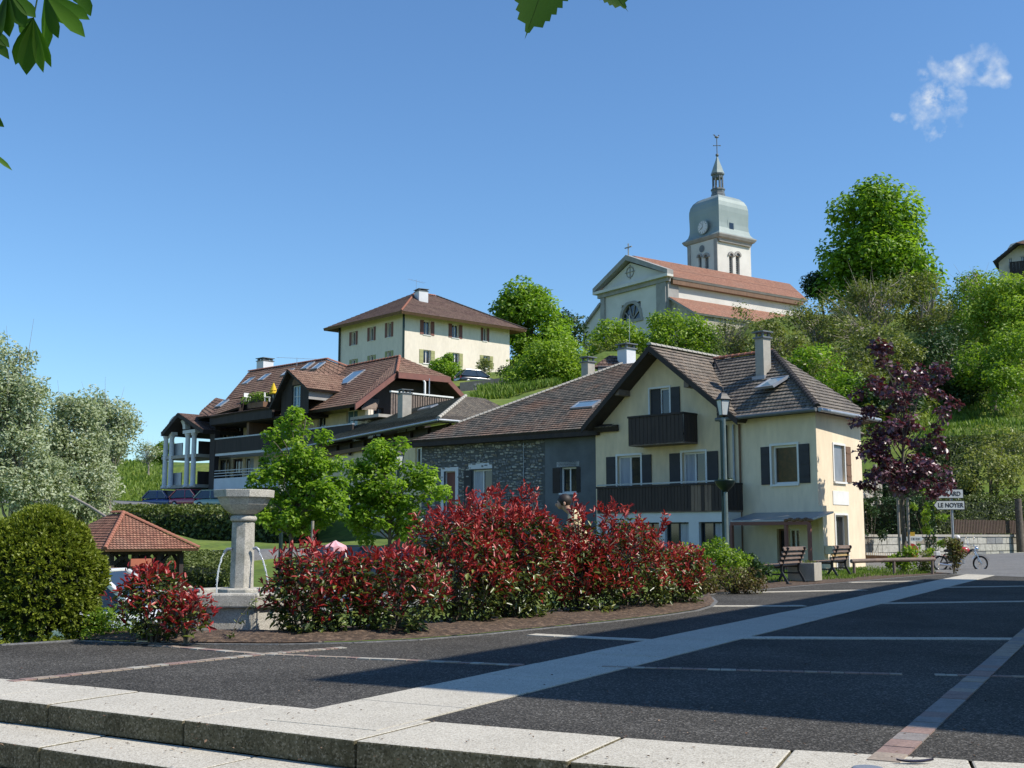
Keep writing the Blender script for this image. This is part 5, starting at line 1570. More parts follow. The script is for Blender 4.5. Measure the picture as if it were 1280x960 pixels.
# bay roof: small gable
MB().hexa([wc.at(bay0, ztop + .3, -.5), wc.at(bay1, ztop + .3, -.5), wc.at(bay1, ztop + .3, -.4), wc.at(bay0, ztop + .3, -.4)], [wc.at((bay0 + bay1) / 2 - .1, wc.z(222, 519, -.4), -.5), wc.at((bay0 + bay1) / 2 + .1, wc.z(222, 519, -.4), -.5), wc.at((bay0 + bay1) / 2 + .1, wc.z(222, 519, -.4), -.4), wc.at((bay0 + bay1) / 2 - .1, wc.z(222, 519, -.4), -.4)]).build('bay_gable_shade', M_DARKW, apt1)  # dark panel added behind the arch to give it a shaded inside
sg = wc.s(222, 517, .8); zg = wc.z(222, 516, .8)
gl_ = wc.hit(201, 541, .8); gr_ = wc.hit(254, 537, .8)
roof([(wc.at(gr_[0], gr_[1], .8), wc.at(gr_[0], gr_[1], -5), wc.at(sg, zg, -5), wc.at(sg, zg, .8)), (wc.at(gl_[0], gl_[1], .8), wc.at(gl_[0], gl_[1], -5), wc.at(sg, zg, -5), wc.at(sg, zg, .8))],
     'bay_roof', T_DKBR, M_DARKW, apt1, crs=.35, thick=.3)
antenna('roof_antenna', 'thin aerial on the ridge of the long brown-roofed apartment block', P(371, 458, 88), P(371, 447, 88).z - P(371, 458, 88).z, .3, arms=4, L=2.6)

# ------------------------------------------------------------------ cream building on the hill
cc = P(504.5, 440, 120)
cb0 = 14.5
cream = thing('cream_building', 'large pale cream building with hipped roof, red upper shutters and green lower shutters', 'building', (cc.x, cc.y, cb0))
wl_ = Wall(cc.xy, (-.93, 1)); wr_ = Wall(cc.xy, (1.18, 1))
sLl = wl_.s(425, 440); sRr = wr_.s(637, 440)
ezc = wl_.z(504.5, 391)
hl = []; hr = []
for wl2, hh, off_l, tbl in ((wr_, hr, 0, ((529.5, 538.3, 401, 418.7, M_SHUTR), (565, 573.5, 405.5, 422.5, M_SHUTR), (603.7, 608.7, 410, 426.4, M_SHUTR), (529, 538.5, 437.4, 454.6, M_SHUTG), (565.5, 574, 441, 457, M_SHUTG), (604, 612, 444.5, 460.5, M_SHUTG))),
                            (wl_, hl, 0, ((439.5, 444.5, 414.5, 431.5, M_SHUTR), (462, 467, 409, 426, M_SHUTR), (484, 489, 403, 421.5, M_SHUTR), (439.5, 444.5, 449, 465, M_SHUTG), (462, 467, 444, 460, M_SHUTG), (484, 489, 438.5, 455, M_SHUTG)))):
    for a, b, c, d, sm in tbl:
        s0, s1 = sorted((wl2.s(a, (c + d) / 2), wl2.s(b, (c + d) / 2)))
        hh.append(window(wl2, 0, 0, 0, 0, cream, rect=(s0, s1, wl2.z((a + b) / 2, d), wl2.z((a + b) / 2, c)), lsh=(s1 - s0) * .5, rsh=(s1 - s0) * .5, shm=sm, bars=1, fr=.09, surround=.0, depth=.25))
mb = MB()
wall_mesh(mb, wl_, [(0, cb0 - 1), (sLl, cb0 - 1), (sLl, ezc), (0, ezc)], hl)
wall_mesh(mb, wr_, [(0, cb0 - 1), (sRr, cb0 - 1), (sRr, ezc), (0, ezc)], hr)
cl, cr_ = wl_.at(sLl, 0).xy, wr_.at(sRr, 0).xy; cf = cl + cr_ - cc.xy
quadwall(mb, cl, cf, cb0 - 1, ezc); quadwall(mb, cr_, cf, cb0 - 1, ezc)
mb.build('wall', M_CREAM2, cream)
oc = 1.35
kc = cc.xy + wl_.n * 0
def cor(p, a, b): return p + wl_.d * a + wr_.d * b
c0, c1, c2, c3 = cor(cc.xy, -oc, -oc), cor(cl, oc, -oc), cor(cf, oc, oc), cor(cr_, -oc, oc)
rzc = pz
rq = P(515, 361, 126); 
zrc = rq.z
rA_, rB_ = pz(518, 361.0, zrc), pz(553, 365.5, zrc)
ctr = (c0 + c2) / 2
rA_ = V3(ctr - wr_.d * ((c3 - c0).length / 2 - (c1 - c0).length / 2) * 1.0, zrc); rB_ = V3(ctr + wr_.d * ((c3 - c0).length / 2 - (c1 - c0).length / 2) * 1.0, zrc)
ek = ezc - .15
C0, C1, C2, C3 = [V3(q, ek) for q in (c0, c1, c2, c3)]
roof([(C0, C3, rB_, rA_), (C1, C0, rA_, rA_), (C2, C1, rA_, rB_), (C3, C2, rB_, rB_)], 'roof', T_DKBR, MATS['brown_wood'], cream, crs=.4, thick=.3)
ridge_row(C0, rA_, 30, cream, M_RIDGER, r=.13); ridge_row(rA_, rB_, 10, cream, M_RIDGER, r=.13); ridge_row(C3, rB_, 30, cream, M_RIDGE, r=.13)
q = on_plane(526, 376, C0, C3, rA_)
chimney(cream, (q.x, q.y + .5), 1.1, 1.3, q.z - 1, P(526, 364, q.y).z, .5, M_WHITER)
antenna('roof_antenna', 'many-armed television aerial beside the chimney of the hilltop cream building', V3(q.xy + Vector((-.6, 1)), P(523, 370, q.y).z), P(523, 347, q.y).z - P(523, 370, q.y).z, .9, arms=6, L=2.2)
MB().tube([V3(cc.xy + wl_.n * .1 + wr_.n * .1, cb0), V3(cc.xy + wl_.n * .1 + wr_.n * .1, ezc)], .12, 8).build('downpipe', M_MET, cream)
MB().tube([V3(cl + wl_.n * .1, cb0), V3(cl + wl_.n * .1, ezc)], .12, 8).build('downpipe', M_MET, cream)

# ------------------------------------------------------------------ church
cp_ = P(834, 400, 150)
cz0 = 22.0
church = thing('church', 'hilltop church with salmon-tiled nave, pedimented front and lower side aisle', 'church', (cp_.x, cp_.y, cz0))
wa = Wall(cp_.xy, (-.714, 1)); wn_ = Wall(cp_.xy, (1.43, 1))
sA = wa.s(752, 390); 
ze = wa.z(834, 352)                # entablature underside at corner
zte = wa.z(836, 344.5)
sN = wn_.s(1000, 385)
rr = (zte + ze) / 2
s0, s1 = sorted((wa.s(777, 390), wa.s(801, 390)))
zl0 = wa.z(789, 400); zl1 = wa.z(789, 379)
mb = MB(); wall_mesh(mb, wa, [(0, cz0), (sA, cz0), (sA, ze), (0, ze)], [(s0, s1, zl0, zl1)], depth=.5)
mb.face([wn_.at(0, cz0), wn_.at(sN, cz0), wn_.at(sN, ze), wn_.at(0, ze)])
far = wa.at(sA, 0).xy + wn_.d * sN
mb.face([V3(wa.at(sA, 0).xy, cz0), V3(far, cz0), V3(far, ze), V3(wa.at(sA, 0).xy, ze)])
mb.face([V3(wn_.at(sN, 0).xy, cz0), V3(far, cz0), V3(far, ze), V3(wn_.at(sN, 0).xy, ze)])
mb.build('wall', M_CHURCH, church)
# lunette: arched glass with radiating bars, corners of the opening filled by spandrels
lc = (s0 + s1) / 2; lr = (s1 - s0) / 2; lh = zl1 - zl0
mb = MB(); n = 16
arc = [(lc + lr * .96 * math.cos(math.pi * i / n), zl0 + lh * .97 * math.sin(math.pi * i / n)) for i in range(n + 1)]
mb.face([wa.at(a, b, -.3) for a, b in arc]); g_ = mb.build('lunette_pane', M_GLASS, church)
mb = MB()
for i in range(n):
    a, b = arc[i], arc[i + 1]
    oa = (lc + (a[0] - lc) * 1.25, min(zl1 + .25, zl0 + (a[1] - zl0) * 1.22)); ob = (lc + (b[0] - lc) * 1.25, min(zl1 + .25, zl0 + (b[1] - zl0) * 1.22))
    mb.hexa([wa.at(*a, -.3), wa.at(*b, -.3), wa.at(*ob, -.3), wa.at(*oa, -.3)], [wa.at(*a, .12), wa.at(*b, .12), wa.at(*ob, .12), wa.at(*oa, .12)])
for i in range(1, 5):
    t = math.pi * i / 5
    mb.bar(wa.at(lc, zl0, -.22), wa.at(lc + lr * .9 * math.cos(t), zl0 + lh * .9 * math.sin(t), -.22), .14)
mb.wbox(wa, s0 - .5, s1 + .5, zl0 - .4, zl0, -.3, .2)
mb.build('lunette_surround', M_CHST, church)
# pilasters
for a, b in ((822, 833.8), (752, 757)):
    s0, s1 = sorted((wa.s(a, 380), wa.s(b, 380)))
    MB().wbox(wa, s0, s1, cz0, ze, 0, .25).build('pilaster', M_CHST, church)
MB().wbox(wn_, 0, 1.9, cz0, ze, 0, .25).build('pilaster', M_CHST, church)
# entablature and pediment
ov_ = 1.0
MB().wbox(wa, -.5, sA + .5, ze, ze + .55, -.3, .35).build('entablature', M_CHST, church)
MB().wbox(wa, -ov_, sA + ov_, ze + .56, ze + .95, -.3, .8).build('cornice', M_CHURCH, church)
sap, zap = wa.hit(782, 318.5, .8)
zpb = ze + .96
mb = MB(); mb.face([wa.at(-.4, zpb, .0), wa.at(sA + .4, zpb, .0), wa.at(sap, zap - 1.0, .0)]); mb.build('tympanum', M_CHURCH, church)
mb = MB()
for a in (-ov_, sA + ov_):
    p_, q_ = (a, zpb), (sap, zap)
    L = math.hypot(q_[0] - p_[0], q_[1] - p_[1]); th = .75
    mb.hexa([wa.at(p_[0], p_[1] - .1, -.3), wa.at(q_[0], q_[1] - th, -.3), wa.at(q_[0], q_[1] - th, .8), wa.at(p_[0], p_[1] - .1, .8)],
            [wa.at(p_[0], p_[1] + .5, -.3), wa.at(q_[0], q_[1] + .0, -.3), wa.at(q_[0], q_[1] + .0, .8), wa.at(p_[0], p_[1] + .5, .8)])
mb.build('raking_cornice', M_CHST, church)
mb = MB(); cq = (sap, zpb + (zap - zpb) * .42)
for i in range(12):
    t0, t1 = 2 * math.pi * i / 12, 2 * math.pi * (i + 1) / 12
    mb.bar(wa.at(cq[0] + .75 * math.cos(t0), cq[1] + .75 * math.sin(t0), .05), wa.at(cq[0] + .75 * math.cos(t1), cq[1] + .75 * math.sin(t1), .05), .12)
mb.bar(wa.at(cq[0] - 1, cq[1], .06), wa.at(cq[0] + 1, cq[1], .06), .1); mb.bar(wa.at(cq[0], cq[1] - 1, .06), wa.at(cq[0], cq[1] + 1, .06), .1)
mb.build('pediment_emblem', M_CHST, church)
mb = MB(); zx = zap
xh = P(782, 304.5, wa.at(sap, 0, .3).y).z - zap
mb.bar(wa.at(sap, zx, .3), wa.at(sap, zx + xh, .3), .16); mb.bar(wa.at(sap - .7, zx + xh * .68, .3), wa.at(sap + .7, zx + xh * .68, .3), .14)
mb.build('cross', M_CHST, church)
# nave roof
znr = zap + .1
rF = V3(wa.at(sap, 0, -.5).xy, znr); rBk = pz(984, 355.3, znr)
rBk = V3(rF.xy + wn_.d * ((rBk.xy - rF.xy).dot(wn_.d)), znr)
zne = ze + .55
eF = V3(wn_.at(.5, 0, .9).xy, zne); eB = V3(wn_.at(sN + .6, 0, .9).xy, zne)
lF = V3(wa.at(sA + ov_, 0, -.5).xy, zne); lB_ = V3(far + wn_.d * .6 - wn_.n * .9, zne)
roof([(eF, eB, rBk, rF), (lF, lB_, rBk, rF), (eB, lB_, rBk, rBk)], 'nave_roof', T_CHUR, M_CHST, church, crs=.5, thick=.3)
MB().wbox(wn_, .5, sN, ze - .3, ze + .3, 0, .7).build('nave_eave', MATS['brown_wood'], church)
# aisle
wd2 = 4.6
za1 = wn_.z(840, 371); za0 = za1 - 3.0
ais = Wall(wn_.at(0, 0, wd2).xy, wn_.d)
aF1, aF0 = wn_.at(.1, za1, .02), wn_.at(.1, za0, wd2 + .5)
sAe = sN - 1
roof([(aF0, wn_.at(sAe, za0, wd2 + .5), wn_.at(sAe, za1, .02), aF1)], 'aisle_roof', T_CHUR, M_CHST, church, crs=.5, thick=.25)
mb = MB()
ha_ = []
for f in (.16, .36, .56, .76):
    c_ = sAe * f
    ha_.append(window(ais, 0, 0, 0, 0, church, rect=(c_ - .7, c_ + .7, za0 - 5.2, za0 - 2.4), bars=1, cross=3, fr=.08, sill=False, depth=.3))
wall_mesh(mb, ais, [(.6, cz0 - 4), (sAe, cz0 - 4), (sAe, za0), (.6, za0)], ha_)
mb.face([wn_.at(.6, cz0 - 4, 0), wn_.at(.6, cz0 - 4, wd2), wn_.at(.6, za0, wd2), wn_.at(.6, za1, 0)])
mb.face([wn_.at(sAe, cz0 - 4, 0), wn_.at(sAe, cz0 - 4, wd2), wn_.at(sAe, za0, wd2), wn_.at(sAe, za1, 0)])
mb.build('aisle_wall', M_RUBBLE, church)
# left lean-to of the church
Lt = wa.at(sA, 0).xy
mb = MB(); e_ = Lt - wn_.d * 0 + wa.d * 4.2
mb.face([V3(Lt, cz0 - 2), V3(e_, cz0 - 2), V3(e_, za0 + 1.2), V3(Lt, za1 + 1.2)])
mb.build('aisle_wall', M_CHURCH, church)
roof([(V3(e_ - wn_.d * .4 + wa.d * .5, za0 + .9), V3(e_ + wn_.d * 25 + wa.d * .5, za0 + .9), V3(Lt + wn_.d * 25, za1 + 1.3), V3(Lt - wn_.d * .4, za1 + 1.3))], 'aisle_roof', T_CHUR, M_CHST, church, crs=.6, thick=.3)

# ------------------------------------------------------------------ bell tower
tp = P(896.5, 320, 166)
tower = thing('bell_tower', 'square white bell tower with grey-green bell-shaped roof, clock and small lantern', 'tower', (tp.x, tp.y, cz0))
ta, tb = Wall(tp.xy, (-.714, 1)), Wall(tp.xy, (1.43, 1))
sTa, sTb = ta.s(860.5, 320), tb.s(938.5, 320)
sd_ = (sTa + sTb) / 2
ztc = ta.z(896, 297)
def belf(w, L, pxs, pyt, pyb, parent):
    hh = []
    for a, b in pxs:
        s0, s1 = sorted((w.s(a, 330), w.s(b, 330)))
        z0, z1 = w.z((a + b) / 2, pyb), w.z((a + b) / 2, pyt)
        hh.append((s0, s1, z0, z1))
        c_ = (s0 + s1) / 2; r_ = (s1 - s0) / 2
        mb = MB()
        for k_ in range(9):
            zz = z0 + (z1 - z0) * (k_ + .5) / 9
            mb.wbox(w, s0, s1, zz - .05, zz + .12, -.45, -.3)
        mb.wbox(w, s0, s1, z0, z1 + r_, -.62, -.5)
        mb.build('louvre', M_LEAD, parent)
        mb = MB(); n = 8
        for i in range(n):
            t0, t1 = math.pi * i / n, math.pi * (i + 1) / n
            f = lambda t, k2, o: w.at(c_ + (r_ * k2) * math.cos(t), z1 + (r_ * k2) * math.sin(t), o)
            mb.hexa([f(t0, 1.0, .0), f(t1, 1.0, .0), f(t1, 1.75, .0), f(t0, 1.75, .0)], [f(t0, 1.0, .2), f(t1, 1.0, .2), f(t1, 1.75, .2), f(t0, 1.75, .2)])
        mb.m = 0
        mb.build('arch_moulding', M_CHST, parent)
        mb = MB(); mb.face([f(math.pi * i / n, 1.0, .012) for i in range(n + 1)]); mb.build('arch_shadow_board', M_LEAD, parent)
    return hh
h1 = belf(ta, sTa, ((873.2, 877), (881, 885.8)), 321.5, 336, tower)
h2 = belf(tb, sTb, ((911.5, 916), (919.8, 924.5)), 320, 343, tower)
mb = MB()
wall_mesh(mb, ta, [(0, cz0), (sTa, cz0), (sTa, ztc), (0, ztc)], h1, depth=.5); wall_mesh(mb, tb, [(0, cz0), (sTb, cz0), (sTb, ztc), (0, ztc)], h2, depth=.5)
tl_, tr_ = ta.at(sTa, 0).xy, tb.at(sTb, 0).xy; tf_ = tl_ + tr_ - tp.xy
quadwall(mb, tl_, tf_, cz0, ztc); quadwall(mb, tr_, tf_, cz0, ztc)
mb.build('wall', M_CHURCH, tower)
for q in (tp.xy, tl_, tr_):
    pass
MB().wbox(ta, -.12, .55, cz0, ztc - .1, 0, .12).build('quoin', M_CHST, tower); MB().wbox(ta, sTa - .5, sTa + .1, cz0, ztc - .1, 0, .12).build('quoin', M_CHST, tower)
s_ = ta.s(877.5, 311); mb = MB(); q = [ta.at(s_ + .55 * math.cos(t * math.pi / 8), ta.z(877.5, 311) + .55 * math.sin(t * math.pi / 8), .05) for t in range(16)]
mb.face(q); mb.build('oculus', M_LEAD, tower)
tc_ = (tp.xy + tf_) / 2
ang = math.atan2((tp.xy - tc_).y, (tp.xy - tc_).x)
hw_ = (tp.xy - tc_).length            # half diagonal
Yc = tc_.y
def tz(py): return P(897, py, Yc).z
def sqlathe(prof, sub, name, m, smooth=False):
    """square plan, width measured as half side, with corners on the wall directions"""
    mb = MB()
    u1, u2 = ta.d, tb.d
    vs = []
    for hs_, z in prof:
        k_ = hs_ / (sd_ / 2)
        for sx, sy in ((-1, -1), (1, -1), (1, 1), (-1, 1)):
            q = tc_ + u1 * sx * hs_ + u2 * sy * hs_
            vs.append(V3(q, z))
    fs = [(i * 4 + k_, i * 4 + (k_ + 1) % 4, (i + 1) * 4 + (k_ + 1) % 4, (i + 1) * 4 + k_) for i in range(len(prof) - 1) for k_ in range(4)]
    mb.faces(vs, fs)
    mb.face(vs[:4][::-1]); mb.face(vs[-4:])
    return mb.build(name, m, tower)
h_ = sd_ / 2
z_c = ztc
sqlathe([(h_ * 1.02, z_c - .5), (h_ * 1.05, z_c - .1), (h_ * 1.14, z_c + .1), (h_ * 1.2, z_c + .45), (h_ * 1.2, z_c + .6)], 0, 'cornice', M_CHST)
zt_d = tz(246.5)
H_ = zt_d - (z_c + .6)
prof = [(1.19, 0), (1.08, .035), (1.0, .09), (.955, .17), (.94, .28), (.945, .42), (.955, .55), (.95, .66), (.91, .76), (.82, .85), (.68, .92), (.5, .965), (.27, 1.0)]
sqlathe([(h_ * a, z_c + .61 + H_ * b) for a, b in prof], 0, 'bell_roof', M_DOME)
# round-headed dormer and the clock
def disc(w, px, py, r, off, m, name, parent, n=24, thick=.12):
    s_, z_ = w.hit(px, py, off); mb = MB()
    a = [w.at(s_ + r * math.cos(2 * math.pi * i / n), z_ + r * math.sin(2 * math.pi * i / n), off) for i in range(n)]
    b = [w.at(s_ + r * math.cos(2 * math.pi * i / n), z_ + r * math.sin(2 * math.pi * i / n), off + thick) for i in range(n)]
    mb.hexa(a, b)
    return mb.build(name, m, parent), s_, z_
rim, s_, z_ = disc(ta, 878.5, 284, 1.12, .0, M_DOME, 'clock_case', tower, thick=.1)
ck, s_, z_ = disc(ta, 878.5, 284, .95, .1, M_WHITER, 'clock_face', tower, thick=.06)
mb = MB()
for k_ in range(12):
    t = k_ * math.pi / 6
    mb.bar(ta.at(s_ + .72 * math.cos(t), z_ + .72 * math.sin(t), .175), ta.at(s_ + .88 * math.cos(t), z_ + .88 * math.sin(t), .175), .09, .02)
mb.build('hour_mark', M_BLK, ck)
mb = MB(); mb.bar(ta.at(s_, z_, .185), ta.at(s_ + .45, z_ - .3, .185), .11, .02); mb.bar(ta.at(s_, z_, .185), ta.at(s_ + .1, z_ + .62, .185), .08, .02)
mb.build('clock_hand', M_BLK, ck)
s_, z_ = tb.hit(913.5, 283, .0)
mb = MB(); mb.wbox(tb, s_ - .8, s_ + .8, z_ - 1.2, z_ + .5, -.9, .12)
mb.hexa([tb.at(s_ + .8 * math.cos(t * math.pi / 8), z_ + .5 + .8 * math.sin(t * math.pi / 8), -.9) for t in range(9)], [tb.at(s_ + .8 * math.cos(t * math.pi / 8), z_ + .5 + .8 * math.sin(t * math.pi / 8), .12) for t in range(9)])
mb.build('dormer', M_DOME, tower)
mb = MB(); mb.wbox(tb, s_ - .45, s_ + .45, z_ - .9, z_ + .5, .12, .15); mb.build('dormer_pane', M_GLASS, tower)
# lantern
zb_ = zt_d
def ring(prof, n, name, m, smooth=False): return MB().lathe((tc_.x, tc_.y, 0), prof, n, rot=ang, smooth=smooth).build(name, m, tower)
pxm = 166 / F
ring([(9.6 * pxm, zb_ - .4), (9.2 * pxm, tz(243)), (8.4 * pxm, tz(242)), (8.6 * pxm, tz(239)), (9.6 * pxm, tz(238)), (9.3 * pxm, tz(236.5)), (7.6 * pxm, tz(236))], 8, 'lantern_base', M_LEAD)
for k_ in range(8):
    t = ang + k_ * math.pi / 4 + math.pi / 8
    q = tc_ + Vector((math.cos(t), math.sin(t))) * 6.6 * pxm
    MB().tube([(q.x, q.y, tz(236.2)), (q.x, q.y, tz(221))], .13, 6).build('lantern_post', M_LEAD, tower)
ring([(7.0 * pxm, tz(223.4)), (7.4 * pxm, tz(220)), (8.9 * pxm, tz(219)), (9.0 * pxm, tz(217.5))], 8, 'lantern_cornice', M_LEAD)
ring([(9.0 * pxm, tz(217.4)), (7.2 * pxm, tz(213)), (5.4 * pxm, tz(208)), (2.6 * pxm, tz(201)), (.9 * pxm, tz(196)), (.5 * pxm, tz(195))], 8, 'spire', M_DOME)
MB().ball((tc_.x, tc_.y, tz(194)), .26, 10, 6).build('ball', M_LEAD, tower)
mb = MB(); mb.tube([(tc_.x, tc_.y, tz(194)), (tc_.x, tc_.y, tz(173))], .07, 6)
q = V3(tb.d, 0)
mb.tube([Vector((tc_.x, tc_.y, tz(182))) - Vector((.5, 0, 0)), Vector((tc_.x, tc_.y, tz(182))) + Vector((.5, 0, 0))], .055, 6)
for s1_ in (-1, 1):
    mb.ball((tc_.x + s1_ * .5, tc_.y, tz(182)), .1, 6, 4)
mb.build('cross', M_LEAD, tower)
# weathercock
mb = MB(); c_ = Vector((tc_.x, tc_.y, tz(171.5)))
mb.ball(c_, .26, 8, 6, (1.3, .4, .7)); mb.ball(c_ + Vector((.32, 0, .28)), .12, 8, 5, (1, .5, 1)); mb.face([c_ + Vector((-.2, 0, 0)), c_ + Vector((-.6, 0, .4)), c_ + Vector((-.35, 0, .45)), c_ + Vector((-.1, 0, .15))])
mb.build('weathercock', M_LEAD, tower)

# ------------------------------------------------------------------ house at the far right on the hill
hp = P(1248, 320, 108)
hh_ = thing('hillside_house', 'pale hillside house with brown gable roof at the right edge above the trees', 'house', (hp.x, hp.y, 20))
wh = Wall(hp.xy, (1.0, -.55))
s0, s1 = -.3, 11
apx = wh.hit(1268, 305, .9)
mb = MB(); wz = wh.z(1250, 326)
hz_ = [window(wh, 0, 0, 0, 0, hh_, rect=(wh.s(1261, 330), wh.s(1265.5, 330), wh.z(1262, 336), wh.z(1262, 322.5)), sill=False, bars=1),
       window(wh, 0, 0, 0, 0, hh_, rect=(wh.s(1276, 330), wh.s(1281, 330), wh.z(1276, 336), wh.z(1276, 320)), sill=False, bars=1)]
sa_ = wh.s(1272, 310)
wall_mesh(mb, wh, [(0, 17), (9.5, 17), (9.5, wz + .6), (sa_ + 1.5, wz + 2.0), (sa_ - .6, wz + 1.5), (0, wz - .2)], hz_)
mb.face([wh.at(0, 17), wh.at(0, 17, -9), wh.at(0, wz - .2, -9), wh.at(0, wz - .2)])
mb.build('wall', M_CREAM2, hh_)
za = wh.hit(1241, 327, 1.1); zb = wh.hit(1270, 303.5, 1.1); zc = wh.hit(1295, 290, 1.1)
roof([(wh.at(za[0], za[1], 1.1), wh.at(za[0], za[1], -9), wh.at(zb[0], zb[1], -9), wh.at(zb[0], zb[1], 1.1)), (wh.at(zb[0], zb[1], 1.1), wh.at(zb[0], zb[1], -9), wh.at(zc[0], zc[1], -9), wh.at(zc[0] , zc[1], -1.5)),
      (wh.at(zc[0] + 5, zb[1] - 2, 1.1), wh.at(zb[0], zb[1], 1.1), wh.at(zc[0], zc[1], -1.5), wh.at(zc[0], zc[1], -1.5))], 'roof', T_BROWN, M_DARKW, hh_, crs=.4)
s0 = wh.s(1262, 332, 1.0)
balcony(wh, s0, s0 + 5, wh.z(1268, 342, 1.0), 1.1, 1.0, hh_, M_DARKW, n=18)

# ------------------------------------------------------------------ small open pavilion (old wash house)
pc = P(172, 700, 36); pg = -1.55
pav = thing('wash_house', 'open timber wash house with steep red tiled hip roof behind the fountain', 'pavilion', (pc.x, pc.y, pg))
zev = P(200, 686.5, 34).z
eN = pz(212, 687, zev); eRt = pz(249, 686, zev)
near = P(211.5, 687.2, 33.2); rt = P(249, 686, 36.2); 
near.z = rt.z = (near.z + rt.z) / 2
lf_ = near + Vector((-3.9, 2.6, 0)) * 1.0
lf_ = V3(near.xy + Vector((-(rt.y - near.y) * 1.0, (rt.x - near.x) * 1.0)) * 1.45, near.z)
near = P(131.5, 686, 33.6); near = P(131.5, 687, 34.2)
# roof front face seen almost square-on: eave from px131 to px249
near = P(131, 687, 33.0); rt = P(249, 686, 35.3); zev = (near.z + rt.z) / 2; near.z = rt.z = zev
ed = (rt.xy - near.xy).normalized(); bk_ = Vector((-ed.y, ed.x))
bl, br_ = V3(near.xy + bk_ * 4.0, zev), V3(rt.xy + bk_ * 4.0, zev)
apex = P(174, 641, 36.0)
ap1 = V3((near.xy + rt.xy) / 2 + bk_ * 1.75, apex.z); ap1.z = P(174, 642, ap1.y).z; ap2 = V3(ap1.xy + bk_ * .7, ap1.z)
roof([(near, rt, ap1, ap1), (rt, br_, ap2, ap1), (bl, near, ap1, ap2), (br_, bl, ap2, ap2)], 'roof', T_RED, M_BRWOOD, pav, crs=.125, thick=.07, step=.02)
ridge_row(near, ap1, 16, pav, M_RIDGER, r=.07); ridge_row(rt, ap1, 18, pav, M_RIDGER, r=.07); ridge_row(ap1, ap2, 6, pav, M_RIDGER, r=.07)
def lerp2(a, b, f): return a.lerp(b, f)
cs = [V3(near.xy + ed * .45 + bk_ * .45, 0), V3(rt.xy - ed * .35 + bk_ * .45, 0), V3(rt.xy - ed * .35 + bk_ * 3.6, 0), V3(near.xy + ed * .45 + bk_ * 3.6, 0)]
posts = []
for i in range(4):
    a, b = cs[i], cs[(i + 1) % 4]
    for k_ in range(3):
        q = a.lerp(b, k_ / 3)
        MB().box((q.x, q.y, (zev + pg) / 2 - .05), (.14, .14, zev - pg - .1), math.atan2(ed.y, ed.x)).build('post', M_DARKW, pav)
        for sg_ in (1, -1):
            d_ = (b - a).normalized() * sg_
            e_ = q + d_ * .42
            if (k_ == 0 and sg_ == -1): continue
            MB().bar(Vector((q.x, q.y, zev - .50)), Vector((e_.x, e_.y, zev - .14)), .08).build('brace', M_DARKW, pav)
    MB().bar(V3(a.xy, zev - .10), V3(b.xy, zev - .10), .13, .12).build('beam', M_DARKW, pav)
q = (cs[0] + cs[2]) / 2
MB().box((q.x, q.y, pg + .35), (2.0, 1.4, .7), math.atan2(ed.y, ed.x)).build('stone_basin', M_CONC, pav)
MB().box((cs[2].lerp(cs[3], .5).x, cs[2].lerp(cs[3], .5).y, pg + .95), (2.7, .12, 1.9), math.atan2(ed.y, ed.x)).build('back_wall', M_DARKW, pav)
bq = P(176, 703, cs[0].y - .15)
bd = thing('notice_board', 'red-brown wooden panel on the front of the tiled wash house', 'board', V3(bq.xy, bq.z - .16), math.atan2(ed.y, ed.x))
MB().box((0, 0, .16), (.66, .05, .21)).build('panel', mat('red_brown_board', (.42, .13, .07), (.33, .10, .055), 3, .7), bd, world=False)
mb = MB(); mb.box((-.3, .03, -.35), (.05, .05, 1.1)); mb.box((.3, .03, -.35), (.05, .05, 1.1)); mb.build('stand', M_DARKW, bd, world=False)

# ------------------------------------------------------------------ town hall off to the right; it shades the square
W0 = Vector((6.77, 6.27)) + Vector((.85, .5)); du = Vector((.5, .866)); dv = Vector((.866, -.5))
th = thing('town_hall', 'three-storey cream town hall along the right side of the square', 'building', (W0.x, W0.y, 0))
wt1 = Wall(W0, du, n=-dv); wt2 = Wall(W0, dv, n=-du)
TH_L, TH_W, TH_H = 24.5, 13, 9.6
hA = []; hB = []
for fl in range(3):
    for k_ in range(8):
        s0 = 1.4 + k_ * 2.9
        hA.append(window(wt1, 0, 0, 0, 0, th, rect=(s0, s0 + 1.1, .9 + fl * 3.05, 2.7 + fl * 3.05), lsh=.52, rsh=.52, shm=M_SHUTG, bars=1))
    for k_ in range(4):
        s0 = 1.4 + k_ * 2.9
        hB.append(window(wt2, 0, 0, 0, 0, th, rect=(s0, s0 + 1.1, .9 + fl * 3.05, 2.7 + fl * 3.05), lsh=.52, rsh=.52, shm=M_SHUTG, bars=1))
mb = MB(); wall_mesh(mb, wt1, [(0, -.5), (TH_L, -.5), (TH_L, TH_H), (0, TH_H)], hA); wall_mesh(mb, wt2, [(0, -.5), (TH_W, -.5), (TH_W, TH_H), (0, TH_H)], hB)
c3_ = W0 + du * TH_L; c4_ = W0 + dv * TH_W; c5_ = c3_ + dv * TH_W
quadwall(mb, c3_, c5_, -.5, TH_H); quadwall(mb, c4_, c5_, -.5, TH_H)
mb.build('wall', M_CREAM2, th)
o_ = .6
q = [V3(W0 - du * o_ - dv * o_, TH_H), V3(c3_ + du * o_ - dv * o_, TH_H), V3(c5_ + du * o_ + dv * o_, TH_H), V3(c4_ - du * o_ + dv * o_, TH_H)]
m1 = V3(W0 + du * 6.5 + dv * 6.5, TH_H + 4.0); m2 = V3(W0 + du * (TH_L - 6.5) + dv * 6.5, TH_H + 4.0)
roof([(q[0], q[1], m2, m1), (q[1], q[2], m2, m2), (q[2], q[3], m1, m2), (q[3], q[0], m1, m1)], 'roof', T_BROWN, M_DARKW, th, crs=.5)

